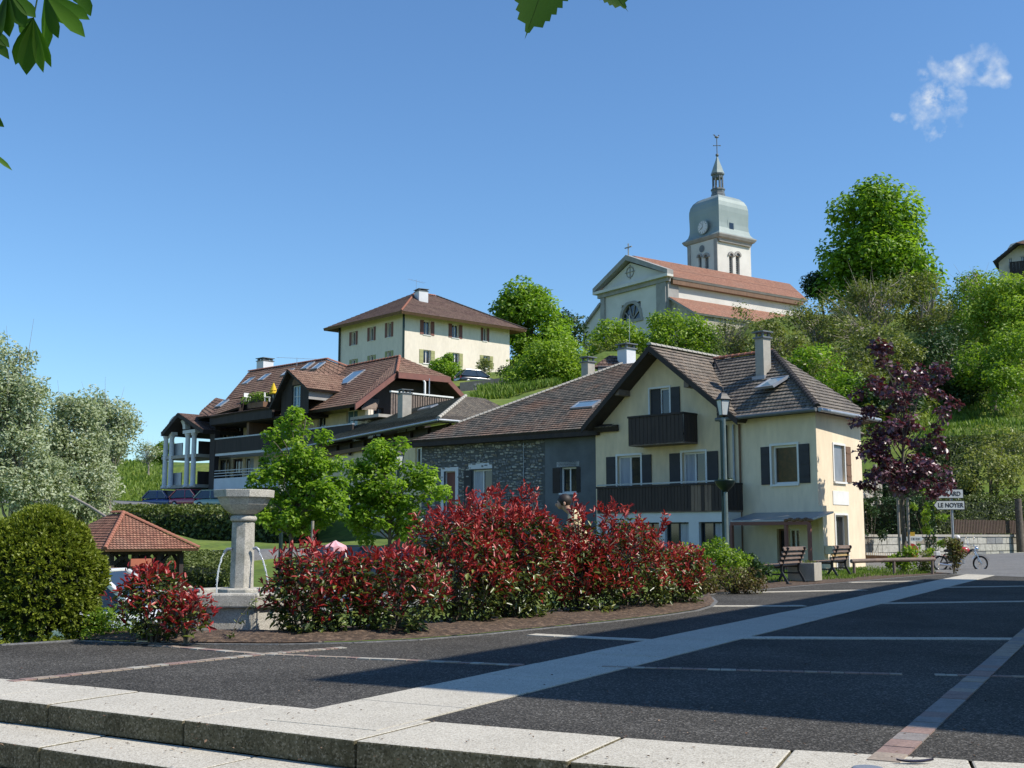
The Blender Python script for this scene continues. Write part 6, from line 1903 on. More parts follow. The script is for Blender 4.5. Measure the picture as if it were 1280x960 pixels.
# ================================================================== plants
def ground_pt(px, Y, py=600):
    q = P(px, py, Y); return Vector((q.x, q.y, gz(q.x, q.y)))

# --- photinia bushes: stems, old green leaves low down, young red shoots on top
def photinia(name, label, base, W_, D_, H_, nl, npart, group, redf=.6, seedtop=(), leaf=.095, topshape=1.0):
    base = Vector(base)
    t = thing(name, label, 'shrub', base, 0, group)
    mb = MB()
    tips = []
    ns = max(8, int(13 * W_))
    for i in range(ns):
        a = R.uniform(0, 6.28); r = R.random() ** .5
        tx, ty = math.cos(a) * r * W_ / 2, math.sin(a) * r * D_ / 2
        hz = H_ * (1 - .45 * r * r) * R.uniform(.72, 1.0)
        p = limb(mb, (tx * .2, ty * .2, -.05), (tx, ty, hz), .016, .005, wob=.15, n=4, sides=5)
        tips.append((tx, ty, hz))
        for _ in range(3):
            j = R.choice(p[1:]); e = (j[0] + R.uniform(-.25, .25), j[1] + R.uniform(-.25, .25), min(H_, j[2] + R.uniform(.05, .3)))
            mb.tube([j, e], [.006, .003], 4, cap=False); tips.append(e)
    for (dx, dy, hz) in seedtop:
        limb(mb, (dx * .5, dy * .5, H_ * .3), (dx, dy, hz), .010, .004, wob=.05, n=3, sides=5); tips += [(dx, dy, hz), (dx + .03, dy, hz - .08), (dx - .03, dy, hz - .16)]
    mb.build('stem', M_BARK, t, world=False)
    # shell positions over an irregular dome
    def surf(n, zlo, zhi, inward=.25):
        a = NR.random(n) * 2 * np.pi; h = zlo + (zhi - zlo) * NR.random(n)
        prof = np.sqrt(np.clip(1 - ((h - .38) / .64) ** 2, 0.02, 1)) * np.where(h < .38, .80 + .5 * h, 1)
        q = np.stack([np.cos(a) * prof * W_ / 2, np.sin(a) * prof * D_ / 2, h * H_], 1)
        bump = np.array([mnoise.noise(Vector((x_[0] * 2.2 + base.x, x_[1] * 2.2 + base.y, x_[2] * 2.2))) for x_ in q])
        k_ = 1 + bump * .62 - inward * NR.random(n)
        q[:, :2] *= k_[:, None]; q[:, 2] *= (1 + bump * .14)
        return q
    nl = int(nl * 1.35); nr = int(nl * redf * .85); ng = nl - nr
    # red: whorls at shoot tips
    sh_n = max(20, nr // 11)
    st = surf(sh_n, .30, 1.02, .22)
    st = np.vstack([st, np.array([tp_ for tp_ in tips])])
    K_ = len(st)
    per_ = max(5, nr // K_)
    idx = np.repeat(np.arange(K_), per_); N = len(idx)
    along = NR.random(N)
    axis = rdir(K_) * .35 + np.array([0, 0, .9]) + np.stack([st[:, 0] / W_, st[:, 1] / D_, np.zeros(K_)], 1) * .9
    axis /= np.linalg.norm(axis, axis=1, keepdims=True)
    p = st[idx] + axis[idx] * ((along - .6) * .20)[:, None]
    d = rdir(N) * .95 + axis[idx] * (.55 + .7 * along[:, None])
    nrm = np.cross(d, rdir(N)); nrm /= np.linalg.norm(nrm, axis=1, keepdims=True)
    nrm = np.where(nrm[:, 2:3] < 0, -nrm, nrm)
    L = leaf * (.62 + .7 * NR.random(N)) * (1.1 - .3 * along)
    link('young_leaves', leaves_mesh('young_leaves', p, d, nrm, L, L * .30, L_RED, .5 + .25 * NR.normal(size=K_)[idx] * .8 + NR.normal(0, .16, N), fold=.25, six=True), t)['kind'] = 'stuff'
    q = surf(ng, .03, .88, .45); N = ng
    dr = q / (np.linalg.norm(q, axis=1, keepdims=True) + 1e-6)
    nrm = dr * .5 + rdir(N) * .6 + np.array([0, 0, .5]); nrm /= np.linalg.norm(nrm, axis=1, keepdims=True)
    d = rdir(N) + dr * .5; d -= nrm * (d * nrm).sum(1, keepdims=True) * .8
    L = leaf * (.7 + .5 * NR.random(N))
    link('old_leaves', leaves_mesh('old_leaves', q, d, nrm, L, L * .42, L_GREENG, .35 + NR.normal(0, .28, N), fold=.2, six=True), t)['kind'] = 'stuff'
    # the leaves nearest the viewer one by one
    for i in range(npart):
        red = R.random() < .62
        m_ = LEAFS[('r' if red else 'g', R.randrange(4))]
        an = R.uniform(math.pi * 1.05, math.pi * 1.95); h = R.uniform(.35, 1.0) if red else R.uniform(.06, .7)
        pr = math.sqrt(max(.05, 1 - ((h - .38) / .64) ** 2)) * (1 if h > .38 else .8 + .5 * h)
        x, y, z = math.cos(an) * pr * W_ / 2 * 1.0, math.sin(an) * pr * D_ / 2 * 1.0, h * H_
        bmp = mnoise.noise(Vector((x * 2.2 + base.x, y * 2.2 + base.y, z * 2.2))); x *= 1 + bmp * .62; y *= 1 + bmp * .62; z *= 1 + bmp * .14
        o = link('leaf', m_, t); o.location = (x, y, z)
        o.rotation_euler = (R.uniform(-.9, .4), R.uniform(-.6, .6), R.uniform(-3.14, 3.14)) if not red else (R.uniform(.1, 1.3), R.uniform(-.5, .5), R.uniform(-3.14, 3.14))
        sc_ = leaf * R.uniform(.8, 1.25); o.scale = (sc_, sc_, sc_)
    return t
LEAFS = {}
for kk, lm, wd__ in (('r', L_RED, .32), ('g', L_GREENG, .44)):
    for i in range(4):
        me = leaves_mesh('leaf', np.zeros((1, 3)), np.array([[0., 1, 0]]), np.array([[0, 0, 1.]]), np.array([1.]), np.array([wd__]), lm, np.array([.25 + .2 * i]), fold=.22, six=True)
        LEAFS[(kk, i)] = me
def gx_(px, py): q = G(px, py, 0); return (q.x, q.y, .03)
PG = 'red-leaved shrubs planted along the edge of the square'
photinia('photinia_shrub', 'red and green glossy shrub standing alone left of the stone fountain', P(193, 797, 12.9), .68, .62, .76, 800, 160, PG, .45)
photinia('photinia_shrub', 'small low red-leaved shrub in front of the fountain basin', P(235, 798, 12.6), .34, .3, .42, 170, 50, PG, .75)
photinia('photinia_shrub', 'low red and green shrub right beside the fountain, first of the long row', gx_(392, 796), 1.2, .85, .95, 1700, 220, PG, .46, seedtop=((-.02, .1, 1.08),))
photinia('photinia_shrub', 'low open red shrub with dark gaps in front of the two green young trees', gx_(485, 794), 1.2, .9, .95, 1700, 220, PG, .46)
photinia('photinia_shrub', 'red shrub with tall shoots rising before the door of the stone house', gx_(572, 783), 1.35, 1.1, 1.38, 2700, 220, PG, .58, seedtop=((.1, .1, 1.62), (.25, .0, 1.55), (.18, .05, 1.6)))
photinia('photinia_shrub', 'tallest and fullest red shrub, in the middle of the long row', gx_(641, 777), 1.42, 1.1, 1.5, 3600, 240, PG, .56, seedtop=((.15, .1, 1.82), (.22, .05, 1.76), (.3, 0, 1.70), (.0, .2, 1.68), (.1, .1, 1.7)))
photinia('photinia_shrub', 'bright red shrub with one high whorl of leaves beside the person in the cream shirt', gx_(727, 769), 1.35, 1.0, 1.02, 2300, 200, PG, .64, seedtop=((-.1, .2, 1.70), (-.05, .2, 1.63), (.42, .1, 1.55), (.4, .15, 1.5)))
photinia('photinia_shrub', 'red shrub with two thin upright shoots below the long dark balcony', gx_(790, 762), 1.4, 1.1, 1.20, 2600, 180, PG, .62, seedtop=((.1, .1, 1.42), (.14, .1, 1.36), (.55, .1, 1.45), (.52, .1, 1.38)))
photinia('photinia_shrub', 'low rounded red shrub at the right-hand tip of the long row', gx_(843, 758), 1.15, 1.0, .92, 2000, 150, PG, .62)
photinia('photinia_shrub', 'deep red shrub half hidden behind the middle of the long row', P(610, 745, 16.5) * 1, 1.5, 1.0, 1.42, 1700, 0, PG, .7)
photinia('photinia_shrub', 'deep red shrub half hidden behind the right part of the long row', P(750, 742, 17.5) * 1, 1.7, 1.0, 1.2, 1700, 0, PG, .7)

# --- yew bush at the left edge
def yew():
    c = P(42, 797, 13.6); c.z = -.05
    t = thing('yew_bush', 'large clipped yellow-green yew bush at the left edge of the square', 'bush', c)
    H_, Wd = 1.50, .72
    mb = MB()
    for k_ in range(9): a = k_ * .7; limb(mb, (math.cos(a) * .06, math.sin(a) * .06, 0), (math.cos(a) * .55, math.sin(a) * .5, R.uniform(.6, 1.2)), .03, .01)
    mb.build('stem', M_BARK, t, world=False)
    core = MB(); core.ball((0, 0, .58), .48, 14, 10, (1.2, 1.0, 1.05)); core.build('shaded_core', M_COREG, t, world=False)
    N0 = 3000
    a = NR.random(N0) * 2 * np.pi; h = NR.random(N0)
    prof = np.sqrt(np.clip(1 - (np.maximum(h - .3, 0) / .70) ** 2.1, 0, 1)) * (.90 + .33 * np.minimum(h, .3))
    sp = np.stack([np.cos(a) * prof * Wd, np.sin(a) * prof * Wd * .85, h * H_], 1)
    top = NR.random(1000); a2 = NR.random(1000) * 2 * np.pi; r2 = np.sqrt(top) * Wd * .92
    sp = np.vstack([sp, np.stack([np.cos(a2) * r2, np.sin(a2) * r2 * .85, H_ * (.3 + .7 * np.sqrt(np.clip(1 - (r2 / Wd) ** 2, 0, 1)))], 1)])
    bump = np.array([mnoise.noise(Vector(x_) * 3.1) + .5 * mnoise.noise(Vector(x_) * 7) for x_ in sp])
    sp[:, :2] *= (1 + bump * .13)[:, None]; sp[:, 2] *= 1 + bump * .03
    dr = sp - np.array([0, 0, .65]); dr /= np.linalg.norm(dr, axis=1, keepdims=True)
    per_ = 20; idx = np.repeat(np.arange(len(sp)), per_); N = len(idx)
    ax = dr + rdir(len(sp)) * .5 + np.array([0, 0, .25]); ax /= np.linalg.norm(ax, axis=1, keepdims=True)
    al = NR.random(N)
    p = sp[idx] + ax[idx] * ((al - .7) * .085)[:, None]
    d = ax[idx] * .8 + rdir(N) * .7
    nrm = ax[idx] * .3 + rdir(N) * .5 + np.array([0, 0, .4]); nrm /= np.linalg.norm(nrm, axis=1, keepdims=True)
    L = .048 * (.6 + .8 * NR.random(N))
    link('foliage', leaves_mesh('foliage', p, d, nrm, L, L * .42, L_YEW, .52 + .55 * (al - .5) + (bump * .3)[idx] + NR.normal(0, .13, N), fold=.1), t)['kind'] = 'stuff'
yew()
# looser low shoots at its right foot
c = P(140, 792, 13.4); c.z = 0
t = thing('low_shrub', 'loose light green low shrub between the yew bush and the lone red shrub', 'shrub', c)
C_ = np.array([(R.uniform(-.32, .30), R.uniform(-.25, .25), R.uniform(.03, .32)) for _ in range(26)])
link('foliage', clump_leaves(C_, NR.uniform(.06, .13, 26), 42, .045, L_FRESH, 'foliage', tbase=.45), t)['kind'] = 'stuff'
mb = MB()
for i in range(12): mb.tube([(0, 0, 0), tuple(C_[i])], [.008, .003], 4, cap=False)
mb.build('stem', M_BARK, t, world=False)

# --- silver-leaved trees on the left
def silver(label, px, Y, lob, k, leaf=.16, tr=.2, per=150):
    b = ground_pt(px, Y); 
    return tree('silver_tree', label, b, lob, k, per, leaf, L_SILV, tr=tr, rc=(.30, .78), bark=M_TWIG, group='silver-leaved trees on the left', limbs=26, twig=14, shell=.25, tvar=.2, aspect=.46, upright=.35, surf=.25, stems=2, fork=.15)
silver('tallest silver-leaved tree, cut by the left edge of the picture', 25, 42, [LB(20, 545, 42, 42, 95), LB(30, 480, 42, 22, 50), LB(45, 600, 42, 55, 50), LB(-25, 520, 42, 50, 100)], 150)
silver('silver-leaved tree in the middle of the three, with a dark gap in its crown', 92, 45, [LB(88, 560, 45, 40, 70), LB(85, 515, 45, 18, 36), LB(100, 612, 45, 45, 38)], 105)
silver('rightmost silver-leaved tree, rounder, above the wash house roof', 142, 49, [LB(140, 540, 49, 27, 40), LB(112, 595, 49, 30, 38), LB(118, 515, 49, 16, 22)], 80)
tree('bare_tree', 'thin twiggy tree on the sky line left of the column balconies', ground_pt(186, 118), [LB(184, 565, 118, 15, 17)], 26, 26, .22, L_SILV, tr=.12, rc=(.4, .9), bark=M_TWIG, limbs=24, twig=24, shell=.1, surf=.1)
tree('round_tree', 'small green tree behind the column balconies', ground_pt(205, 122), [LB(204, 567, 122, 12, 13)], 20, 120, .25, L_FRESH, tr=.2, rc=(.4, .8))
# long dull pole leaning through the silver tree
MBp = MB(); 
pl_ = thing('leaning_pole', 'thin grey pole sloping down to the wash house roof in front of the silver trees', 'pole', P(134, 647, 38))
MBp.tube([P(134, 647, 38), P(112, 633, 39), P(88, 620, 40)], .045, 6); MBp.build('pole', M_TWIG, pl_)

# --- two young trees behind the red row
tree('young_lime_tree', 'taller of the two bright green young trees, with pointed top right of the fountain', ground_pt(362, 28), [LB(370, 565, 28, 44, 42), LB(368, 530, 28, 14, 20), LB(345, 610, 28, 36, 42), LB(400, 615, 28, 40, 44), LB(370, 645, 28, 40, 26), LB(425, 585, 28, 12, 14)], 120, 75, .10, L_LIME,
     tr=.075, rc=(.13, .26), limbs=34, group='young green street trees', shell=.45, aspect=.85, surf=.3, flat=.85, tvar=.16, up=.75, top=4.6)
tree('young_lime_tree', 'wider of the two bright green young trees, in front of the grey-roofed house', ground_pt(490, 30), [LB(478, 600, 30, 46, 44), LB(484, 560, 30, 18, 24), LB(520, 615, 30, 36, 34), LB(480, 650, 30, 44, 28), LB(455, 630, 30, 24, 30), LB(452, 580, 30, 16, 20)], 125, 80, .10, L_LIME,
     tr=.075, rc=(.13, .28), limbs=34, group='young green street trees', shell=.45, aspect=.85, surf=.3, flat=.85, tvar=.16, up=.75)
b = ground_pt(391, 27)
st = thing('tree_stake', 'pale wooden stake beside the taller bright green young tree', 'stake', b); MB().tube([b, b + Vector((.02, 0, 2.1))], .035, 7).build('post', M_TWIG, st)

# --- purple maple with its stakes
bm = P(1132, 713, 37.5); bm.z = -.02
YM = 37.5
tree('purple_maple', 'purple-leaved maple with open crown in front of the hedges on the right', bm,
     [LB(1105, 445, YM, 18, 20), LB(1130, 485, YM, 40, 34), LB(1085, 490, YM, 22, 16), LB(1165, 465, YM, 18, 22), LB(1110, 530, YM, 40, 26), LB(1185, 505, YM, 20, 18), LB(1140, 575, YM, 50, 30), LB(1095, 560, YM, 28, 26), LB(1170, 600, YM, 34, 20), LB(1115, 600, YM, 34, 22), LB(1180, 540, YM, 16, 14)],
     118, 38, .16, L_PURP, tr=.085, rc=(.16, .34), limbs=44, shell=.2, aspect=.85, surf=.35, tvar=.3, top=6.6, flat=.7)
for px, lb in ((1126, 'left-hand of the two pale stakes under the purple maple'), (1138, 'right-hand of the two pale stakes under the purple maple')):
    q = P(px, 713, 37.2); q.z = 0; h = P(px, 622, 37.2).z
    st = thing('tree_stake', lb, 'stake', q); MB().tube([q, q + Vector((0, 0, h))], .045, 7).build('post', M_TWIG, st)

# --- green shrubs and ground cover left of the benches
def softshrub(name, label, px, py, Y, w, h, n, lm, leaf, cat='shrub', six=False, grp=None, tb=.5):
    b = P(px, py, Y); b.z = max(0, gz(b.x, b.y) if Y > 34 or px < 300 else 0)
    t = thing(name, label, cat, b, 0, grp)
    C_ = lobe_centers([(0, 0, h * .5, w * .5, w * .4, h * .5)], n, .35)
    C_ = C_[C_[:, 2] > .02]
    link('foliage', clump_leaves(C_, NR.uniform(.09, .2, len(C_)), 60, leaf, lm, 'foliage', upright=.4, tbase=tb, tvar=.24), t)['kind'] = 'stuff'
    mb = MB()
    for i in range(0, len(C_), 3): mb.tube([(0, 0, 0), tuple(C_[i] * .5 + np.array([0, 0, .05])), tuple(C_[i])], [.012, .008, .003], 4, cap=False)
    mb.build('stem', M_BARK, t, world=False)
    return t
softshrub('green_shrub', 'feathery bright green shrub at the foot of the white veranda wall', 868, 722, 25.0, 1.2, .95, 34, L_FRESH, .08)
softshrub('green_shrub', 'bushy mid-green shrub directly beside the tall lamp post', 905, 722, 25.5, 1.2, 1.05, 36, L_FRESH, .08)
softshrub('green_shrub', 'darker low arching shrub just left of the nearer bench', 937, 722, 26.0, .8, .75, 22, L_DARK, .10, tb=.6)
softshrub('green_shrub', 'brownish-green creeping shrub at the edge of the paving left of the nearer bench', 915, 734, 24.0, 1.5, .48, 34, leaf_mat('bronze_leaf', (.06, .04, .02), (.13, .09, .035), (.17, .19, .05)), .06)
softshrub('green_shrub', 'small reddish-green shrub between the red row and the feathery shrub', 872, 733, 23.5, .8, .42, 18, MATS['bronze_leaf'], .06)
softshrub('rose_bush', 'small leafy rose bush at the foot of the purple maple', 1131, 716, 36.0, 1.0, .75, 16, L_FRESH, .10)
softshrub('rose_bush', 'thin straggly rose bush between the maple and the motorbike', 1158, 716, 36.5, .4, .8, 8, L_OLIVE, .09)
softshrub('rose_bush', 'brown-green rose bush growing up in front of the motorbike and signpost', 1192, 715, 36.0, .45, 1.15, 15, MATS['bronze_leaf'], .10, tb=.75)
softshrub('dogwood_shrub', 'light green shrub left of the signpost against the dark hedge', 1162, 680, 47, 1.6, 3.1, 16, L_FRESH, .13)

# --- hedges, left bank
def Q2(px, py, Y): q = P(px, py, Y); return (q.x, q.y)
a, b, c, d = P(146, 640, 78), P(385, 640, 70), P(385, 633, 78), P(150, 632, 84)
def hz(pts): return [p.z for p in pts]
a, b, c, d = P(140, 640, 73), P(395, 642, 66), P(385, 634, 78), P(146, 633, 84)
pts = [a, b, c, d]
hedge('clipped_hedge', 'long clipped hedge below the parked cars in front of the apartment block', [tuple(p.xy) for p in pts], [P(140, 684, 73).z, P(395, 684, 66).z, 2, 2], [a.z, b.z, c.z, d.z], L_HEDGE, .26, 75, tbase=.4, topb=.35)  # leaf tint darker on the shaded face, lighter on the sunlit top
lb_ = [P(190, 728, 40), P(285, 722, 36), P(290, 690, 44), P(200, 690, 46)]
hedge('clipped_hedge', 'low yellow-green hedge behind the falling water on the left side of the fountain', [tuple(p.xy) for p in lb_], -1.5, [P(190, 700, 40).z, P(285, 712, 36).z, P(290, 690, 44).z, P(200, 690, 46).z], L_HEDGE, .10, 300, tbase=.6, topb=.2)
# --- hedges on the right
def h3(name, label, pxa, pxb, Ya, Yb, pya, pyb, z0, lm, leaf, dens, thick=1.2, **k):
    a, b = P(pxa, pya, Ya), P(pxb, pyb, Yb)
    dv_ = Vector((b.x - a.x, b.y - a.y)).normalized(); n_ = Vector((-dv_.y, dv_.x)) * thick
    if n_.y < 0: n_ = -n_
    ring = [tuple(a.xy), tuple(b.xy), tuple((b.xy + n_)), tuple((a.xy + n_))]
    return hedge(name, label, ring, z0 if hasattr(z0, '__len__') else [z0] * 4, [a.z, b.z, b.z, a.z], lm, leaf, dens, **k)
h3('clipped_hedge', 'clipped hedge behind the picket fence on the right', 1168, 1300, 52.6, 58.6, 622, 620, -.1, L_HEDGE, .13, 170, tbase=.6, thick=1.0)
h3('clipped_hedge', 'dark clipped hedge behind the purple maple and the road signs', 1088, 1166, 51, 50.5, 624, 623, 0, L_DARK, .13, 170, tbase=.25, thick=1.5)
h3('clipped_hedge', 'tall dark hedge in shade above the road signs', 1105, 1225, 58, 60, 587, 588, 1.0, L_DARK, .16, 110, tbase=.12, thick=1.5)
h3('clipped_hedge', 'upper olive-green hedge along the grass bank on the right', 1168, 1300, 64, 68, 548, 543, 3, L_HEDGE, .17, 110, tbase=.5, thick=1.5)
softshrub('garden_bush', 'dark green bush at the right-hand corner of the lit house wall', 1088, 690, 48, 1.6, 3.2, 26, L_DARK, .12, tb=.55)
tree('garden_shrub', 'large pale green loose shrub above the right end of the picket fence', ground_pt(1240, 59), [LB(1240, 590, 58, 42, 34), LB(1265, 565, 60, 30, 30), LB(1225, 560, 60, 24, 22)], 70, 60, .17, L_OLIVE, tr=.1, rc=(.3, .6), tbase=.75, stems=3, fork=.1)

# --- hillside trees
def ht(name, label, lobs, k, lm, Y, leaf=.34, per=90, tr=.25, rc=(.8, 1.5), basepx=None, grp='trees on the hillside', **kw):
    x0 = basepx or np.mean([l[0] for l in lobs]) / Y * F + 640
    b = ground_pt(x0, Y, 450)
    zl = min(l[2] - l[5] for l in lobs); b.z = min(b.z, zl + .5)
    return tree(name, label, b, lobs, k, per, leaf, lm, tr=tr, rc=rc, group=grp, **kw)
ht('broad_tree', 'big round bright green tree standing highest, right of the church', [LB(1097, 275, 128, 50, 38), LB(1100, 325, 128, 62, 42), LB(1055, 320, 128, 24, 34), LB(1140, 350, 126, 34, 36), LB(1060, 365, 128, 28, 26), LB(1095, 245, 128, 26, 14)], 150, L_LIME, 128, leaf=.55, per=130, tr=.6, rc=(1.2, 2.4), limbs=30, tbase=.4)
ht('dark_tree', 'small dark tree at the left foot of the big round tree', [LB(1025, 356, 132, 14, 14)], 20, L_DARK, 132, leaf=.4, rc=(.7, 1.3), tbase=.6)
ht('round_tree', 'round bright green tree behind the right end of the large cream building', [LB(663, 400, 136, 42, 38), LB(650, 375, 136, 28, 18), LB(680, 430, 134, 36, 30)], 100, L_LIME, 136, leaf=.5, per=120, tr=.4, rc=(1.0, 2.0), tbase=.35)
ht('dark_tree', 'darker tree just right of the round tree near the cream building', [LB(705, 415, 140, 22, 26)], 30, L_DARK, 140, leaf=.4, rc=(.9, 1.6), tbase=.7)
ht('bushy_tree', 'light green bushy tree above the retaining wall left of the church', [LB(690, 455, 98, 46, 32), LB(665, 470, 97, 30, 22), LB(715, 470, 98, 28, 20)], 80, L_FRESH, 98, leaf=.3, per=100, rc=(.6, 1.2), tbase=.7, stems=2)
ht('spring_bush', 'bright green bush in front of the church pediment, left half', [LB(768, 428, 112, 30, 24), LB(745, 445, 112, 18, 14)], 50, L_FRESH, 112, leaf=.34, rc=(.7, 1.3), tbase=.65, stems=2)
ht('spring_bush', 'bright green bush in front of the church aisle wall', [LB(845, 418, 114, 42, 26), LB(815, 430, 112, 26, 20), LB(880, 425, 114, 24, 18)], 70, L_FRESH, 114, leaf=.34, rc=(.7, 1.3), tbase=.65, stems=2)
ht('leafing_tree', 'thin brownish tree half bare before the church roof', [LB(925, 415, 104, 24, 34), LB(905, 435, 104, 20, 18)], 36, L_OLIVE, 104, leaf=.26, per=50, rc=(.6, 1.2), limbs=28, twig=36, shell=.1, bark=M_TWIG, tbase=.55, stems=2)
ht('leafing_tree', 'olive-green tree above the tall chimney of the hipped wing', [LB(965, 425, 96, 26, 30), LB(990, 440, 94, 22, 26)], 46, L_OLIVE, 96, leaf=.26, per=75, rc=(.6, 1.1), limbs=22, twig=18, shell=.2, bark=M_TWIG, stems=2)
ht('bushy_tree', 'bright green bushy tree behind the hip ridge of the wing roof', [LB(1015, 460, 78, 40, 28), LB(1045, 490, 74, 32, 28), LB(990, 470, 80, 20, 18)], 70, L_LIME, 78, leaf=.22, per=90, rc=(.45, .9), tbase=.45, stems=2)
ht('leafing_tree', 'wide half-bare greyish tree below the big round tree', [LB(1085, 380, 98, 50, 34), LB(1120, 360, 100, 34, 24), LB(1060, 420, 94, 36, 30)], 84, L_OLIVE, 98, leaf=.26, per=60, rc=(.7, 1.3), limbs=40, twig=50, shell=.1, bark=M_TWIG, stems=3)
ht('leafing_tree', 'greenish thin-branched tree right of the big round tree', [LB(1155, 385, 100, 32, 40), LB(1175, 420, 94, 26, 40)], 64, L_OLIVE, 100, leaf=.26, per=65, rc=(.6, 1.2), limbs=36, twig=40, shell=.15, bark=M_TWIG, tbase=.6, stems=3)
ht('leafing_tree', 'olive tree directly above the top of the purple maple', [LB(1105, 440, 84, 44, 36), LB(1070, 460, 80, 30, 30)], 66, L_OLIVE, 84, leaf=.24, per=85, rc=(.5, 1.0), limbs=26, twig=20, stems=2, tbase=.45)
ht('leafing_tree', 'dim green tree between the purple maple and the sunlit right-hand trees', [LB(1160, 450, 88, 34, 40), LB(1190, 440, 90, 26, 36)], 60, L_DARK, 88, leaf=.26, per=85, rc=(.5, 1.1), limbs=26, twig=10, stems=2, tbase=.8)
ht('round_tree', 'sunlit yellow-green tree below the house on the hilltop at right', [LB(1250, 375, 92, 36, 34), LB(1225, 400, 92, 26, 34), LB(1270, 410, 88, 26, 36), LB(1300, 380, 90, 30, 46)], 100, L_FRESH, 92, leaf=.28, per=110, rc=(.7, 1.3), tbase=.75)
ht('leafing_tree', 'feathery green tree in the gap left of the hilltop house', [LB(1205, 375, 100, 20, 28), LB(1215, 352, 104, 14, 14)], 34, L_FRESH, 100, leaf=.26, per=60, rc=(.5, 1.1), shell=.1, twig=20, bark=M_TWIG)
ht('bushy_tree', 'dark-hearted tree with sunlit rim at the right edge above the grass bank', [LB(1225, 460, 80, 30, 30), LB(1268, 455, 78, 30, 40), LB(1255, 480, 76, 24, 20)], 74, L_FRESH, 80, leaf=.24, per=90, rc=(.5, 1.0), tbase=.4)
ht('leafing_tree', 'half-bare tree on the slope between the church and the big round tree', [LB(1035, 405, 106, 36, 26), LB(1005, 400, 108, 22, 20)], 50, L_OLIVE, 106, leaf=.28, per=70, rc=(.7, 1.3), limbs=30, twig=26, shell=.15, bark=M_TWIG, stems=2)
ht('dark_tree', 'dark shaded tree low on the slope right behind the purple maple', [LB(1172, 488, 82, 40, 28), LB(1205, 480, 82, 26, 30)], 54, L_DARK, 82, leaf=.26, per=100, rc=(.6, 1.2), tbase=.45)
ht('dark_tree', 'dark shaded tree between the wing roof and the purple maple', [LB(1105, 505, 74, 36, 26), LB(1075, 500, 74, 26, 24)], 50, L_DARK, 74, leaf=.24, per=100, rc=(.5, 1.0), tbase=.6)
# undergrowth over the bank: reads as one mass
und = []
for _ in range(420):
    px = R.uniform(930, 1330); Y = R.uniform(70, 116)
    q = P(px, 470, Y); z = gz(q.x, q.y)
    if 1150 < px and Y < 82: continue
    und.append((q.x, q.y, z + R.uniform(.1, 1.2)))
for _ in range(60):
    px = R.uniform(640, 900); Y = R.uniform(104, 124)
    q = P(px, 470, Y); und.append((q.x, q.y, gz(q.x, q.y) + R.uniform(.1, .9)))
und = np.array(und)
o = link('undergrowth', clump_leaves(und, NR.uniform(.6, 1.5, len(und)), 75, .28, L_OLIVE, 'undergrowth', tbase=.3)); o['kind'] = 'stuff'
# --- shrubs by the cream building
def small(name, label, px, py, Y, rx, ry, lm, k=20, leaf=.2, per=90, **kw):
    return ht(name, label, [LB(px, py, Y, rx, ry)], k, lm, Y, leaf=leaf, per=per, rc=(.3, .6), tr=.07, grp=None, **kw)
small('round_bush', 'round bright green bush in front of the lower windows of the cream building', 559, 461, 108, 20, 16, L_LIME, 34, .24, 120)
small('thin_shrub', 'thin yellow-green shrub before the last green-shuttered window', 606, 460, 109, 8, 13, L_OLIVE, 12, .2, 60, tbase=.8)
small('low_bush', 'small dark bush at the right-hand foot of the cream building', 637, 464, 110, 14, 5, L_DARK, 12, .2, 90, tbase=.7)
t = thing('terrace_plants', 'green plants in boxes beside the yellow parasol on the roof terrace', 'plants', P(322, 499, 86))
C_ = np.array([tuple(P(px, py, 86) - P(322, 499, 86)) for px, py in ((316, 495), (320, 493), (324, 494), (328, 495), (331, 497), (313, 498), (322, 498), (336, 499), (307, 500))])
link('foliage', clump_leaves(C_, NR.uniform(.25, .45, len(C_)), 60, .14, L_FRESH, 'foliage'), t)
MB().box((0, 0, -.45), (2.0, .4, .4), -.75).build('plant_box', M_BRWOOD, t, world=False)

# --- climbing stem beside the fountain, lavender tufts
b = P(286, 797, 12.9); 
t = thing('thin_shoot', 'single leaning leafy shoot in front of the sunlit fountain basin', 'plant', b)
mb = MB(); pth = [P(289, 797, 12.9), P(293, 785, 12.9), P(299, 772, 12.95), P(306, 764, 13.0), P(322, 745, 13.1)]
mb.tube(pth, [.006, .005, .004, .003, .002], 5); mb.build('stem', M_BARK, t)
lp_ = np.array([tuple(pth[0].lerp(pth[-1], f) + Vector((R.uniform(-.03, .03), 0, R.uniform(-.03, .03)))) for f in [R.random() ** 1.4 for _ in range(26)]]) - np.array(b)
link('leaves', leaves_mesh('leaves', lp_, rdir(26), rdir(26), NR.uniform(.04, .07, 26), NR.uniform(.02, .03, 26), L_GREENG, NR.random(26), six=True), t)

# --- grass: blades where the picture comes close enough
def scatter(poly_px, n, z=None):
    xs = [p[0] for p in poly_px]; out = []
    q4 = [G(p[0], p[1], 0) if len(p) < 3 else P(*p) for p in poly_px]
    while len(out) < n:
        u, v = R.random(), R.random()
        q = q4[0].lerp(q4[1], u).lerp(q4[3].lerp(q4[2], u), v)
        out.append((q.x, q.y, gz(q.x, q.y) if z is None else z))
    return np.array(out)
gp_ = np.vstack([scatter([(880, 733), (1070, 724), (1090, 706), (860, 708)], 9000, .0), scatter([(1050, 724), (1170, 717), (1165, 704), (1060, 706)], 6000, .0)])
MB().face([Vector((*g2(860, 741), .005)), Vector((*g2(1180, 716.5), .005)), Vector((*g2(1180, 702), .005)), Vector((*g2(840, 702), .005))])
grass_patch('lawn_grass', gp_, .10, L_GRASS, .022)
gp_ = scatter([(205, 745, 20), (345, 745, 19), (345, 715, 27), (230, 715, 28)], 9000)
grass_patch('meadow_grass', gp_, .22, L_GRASS, .02, tbase=.6)
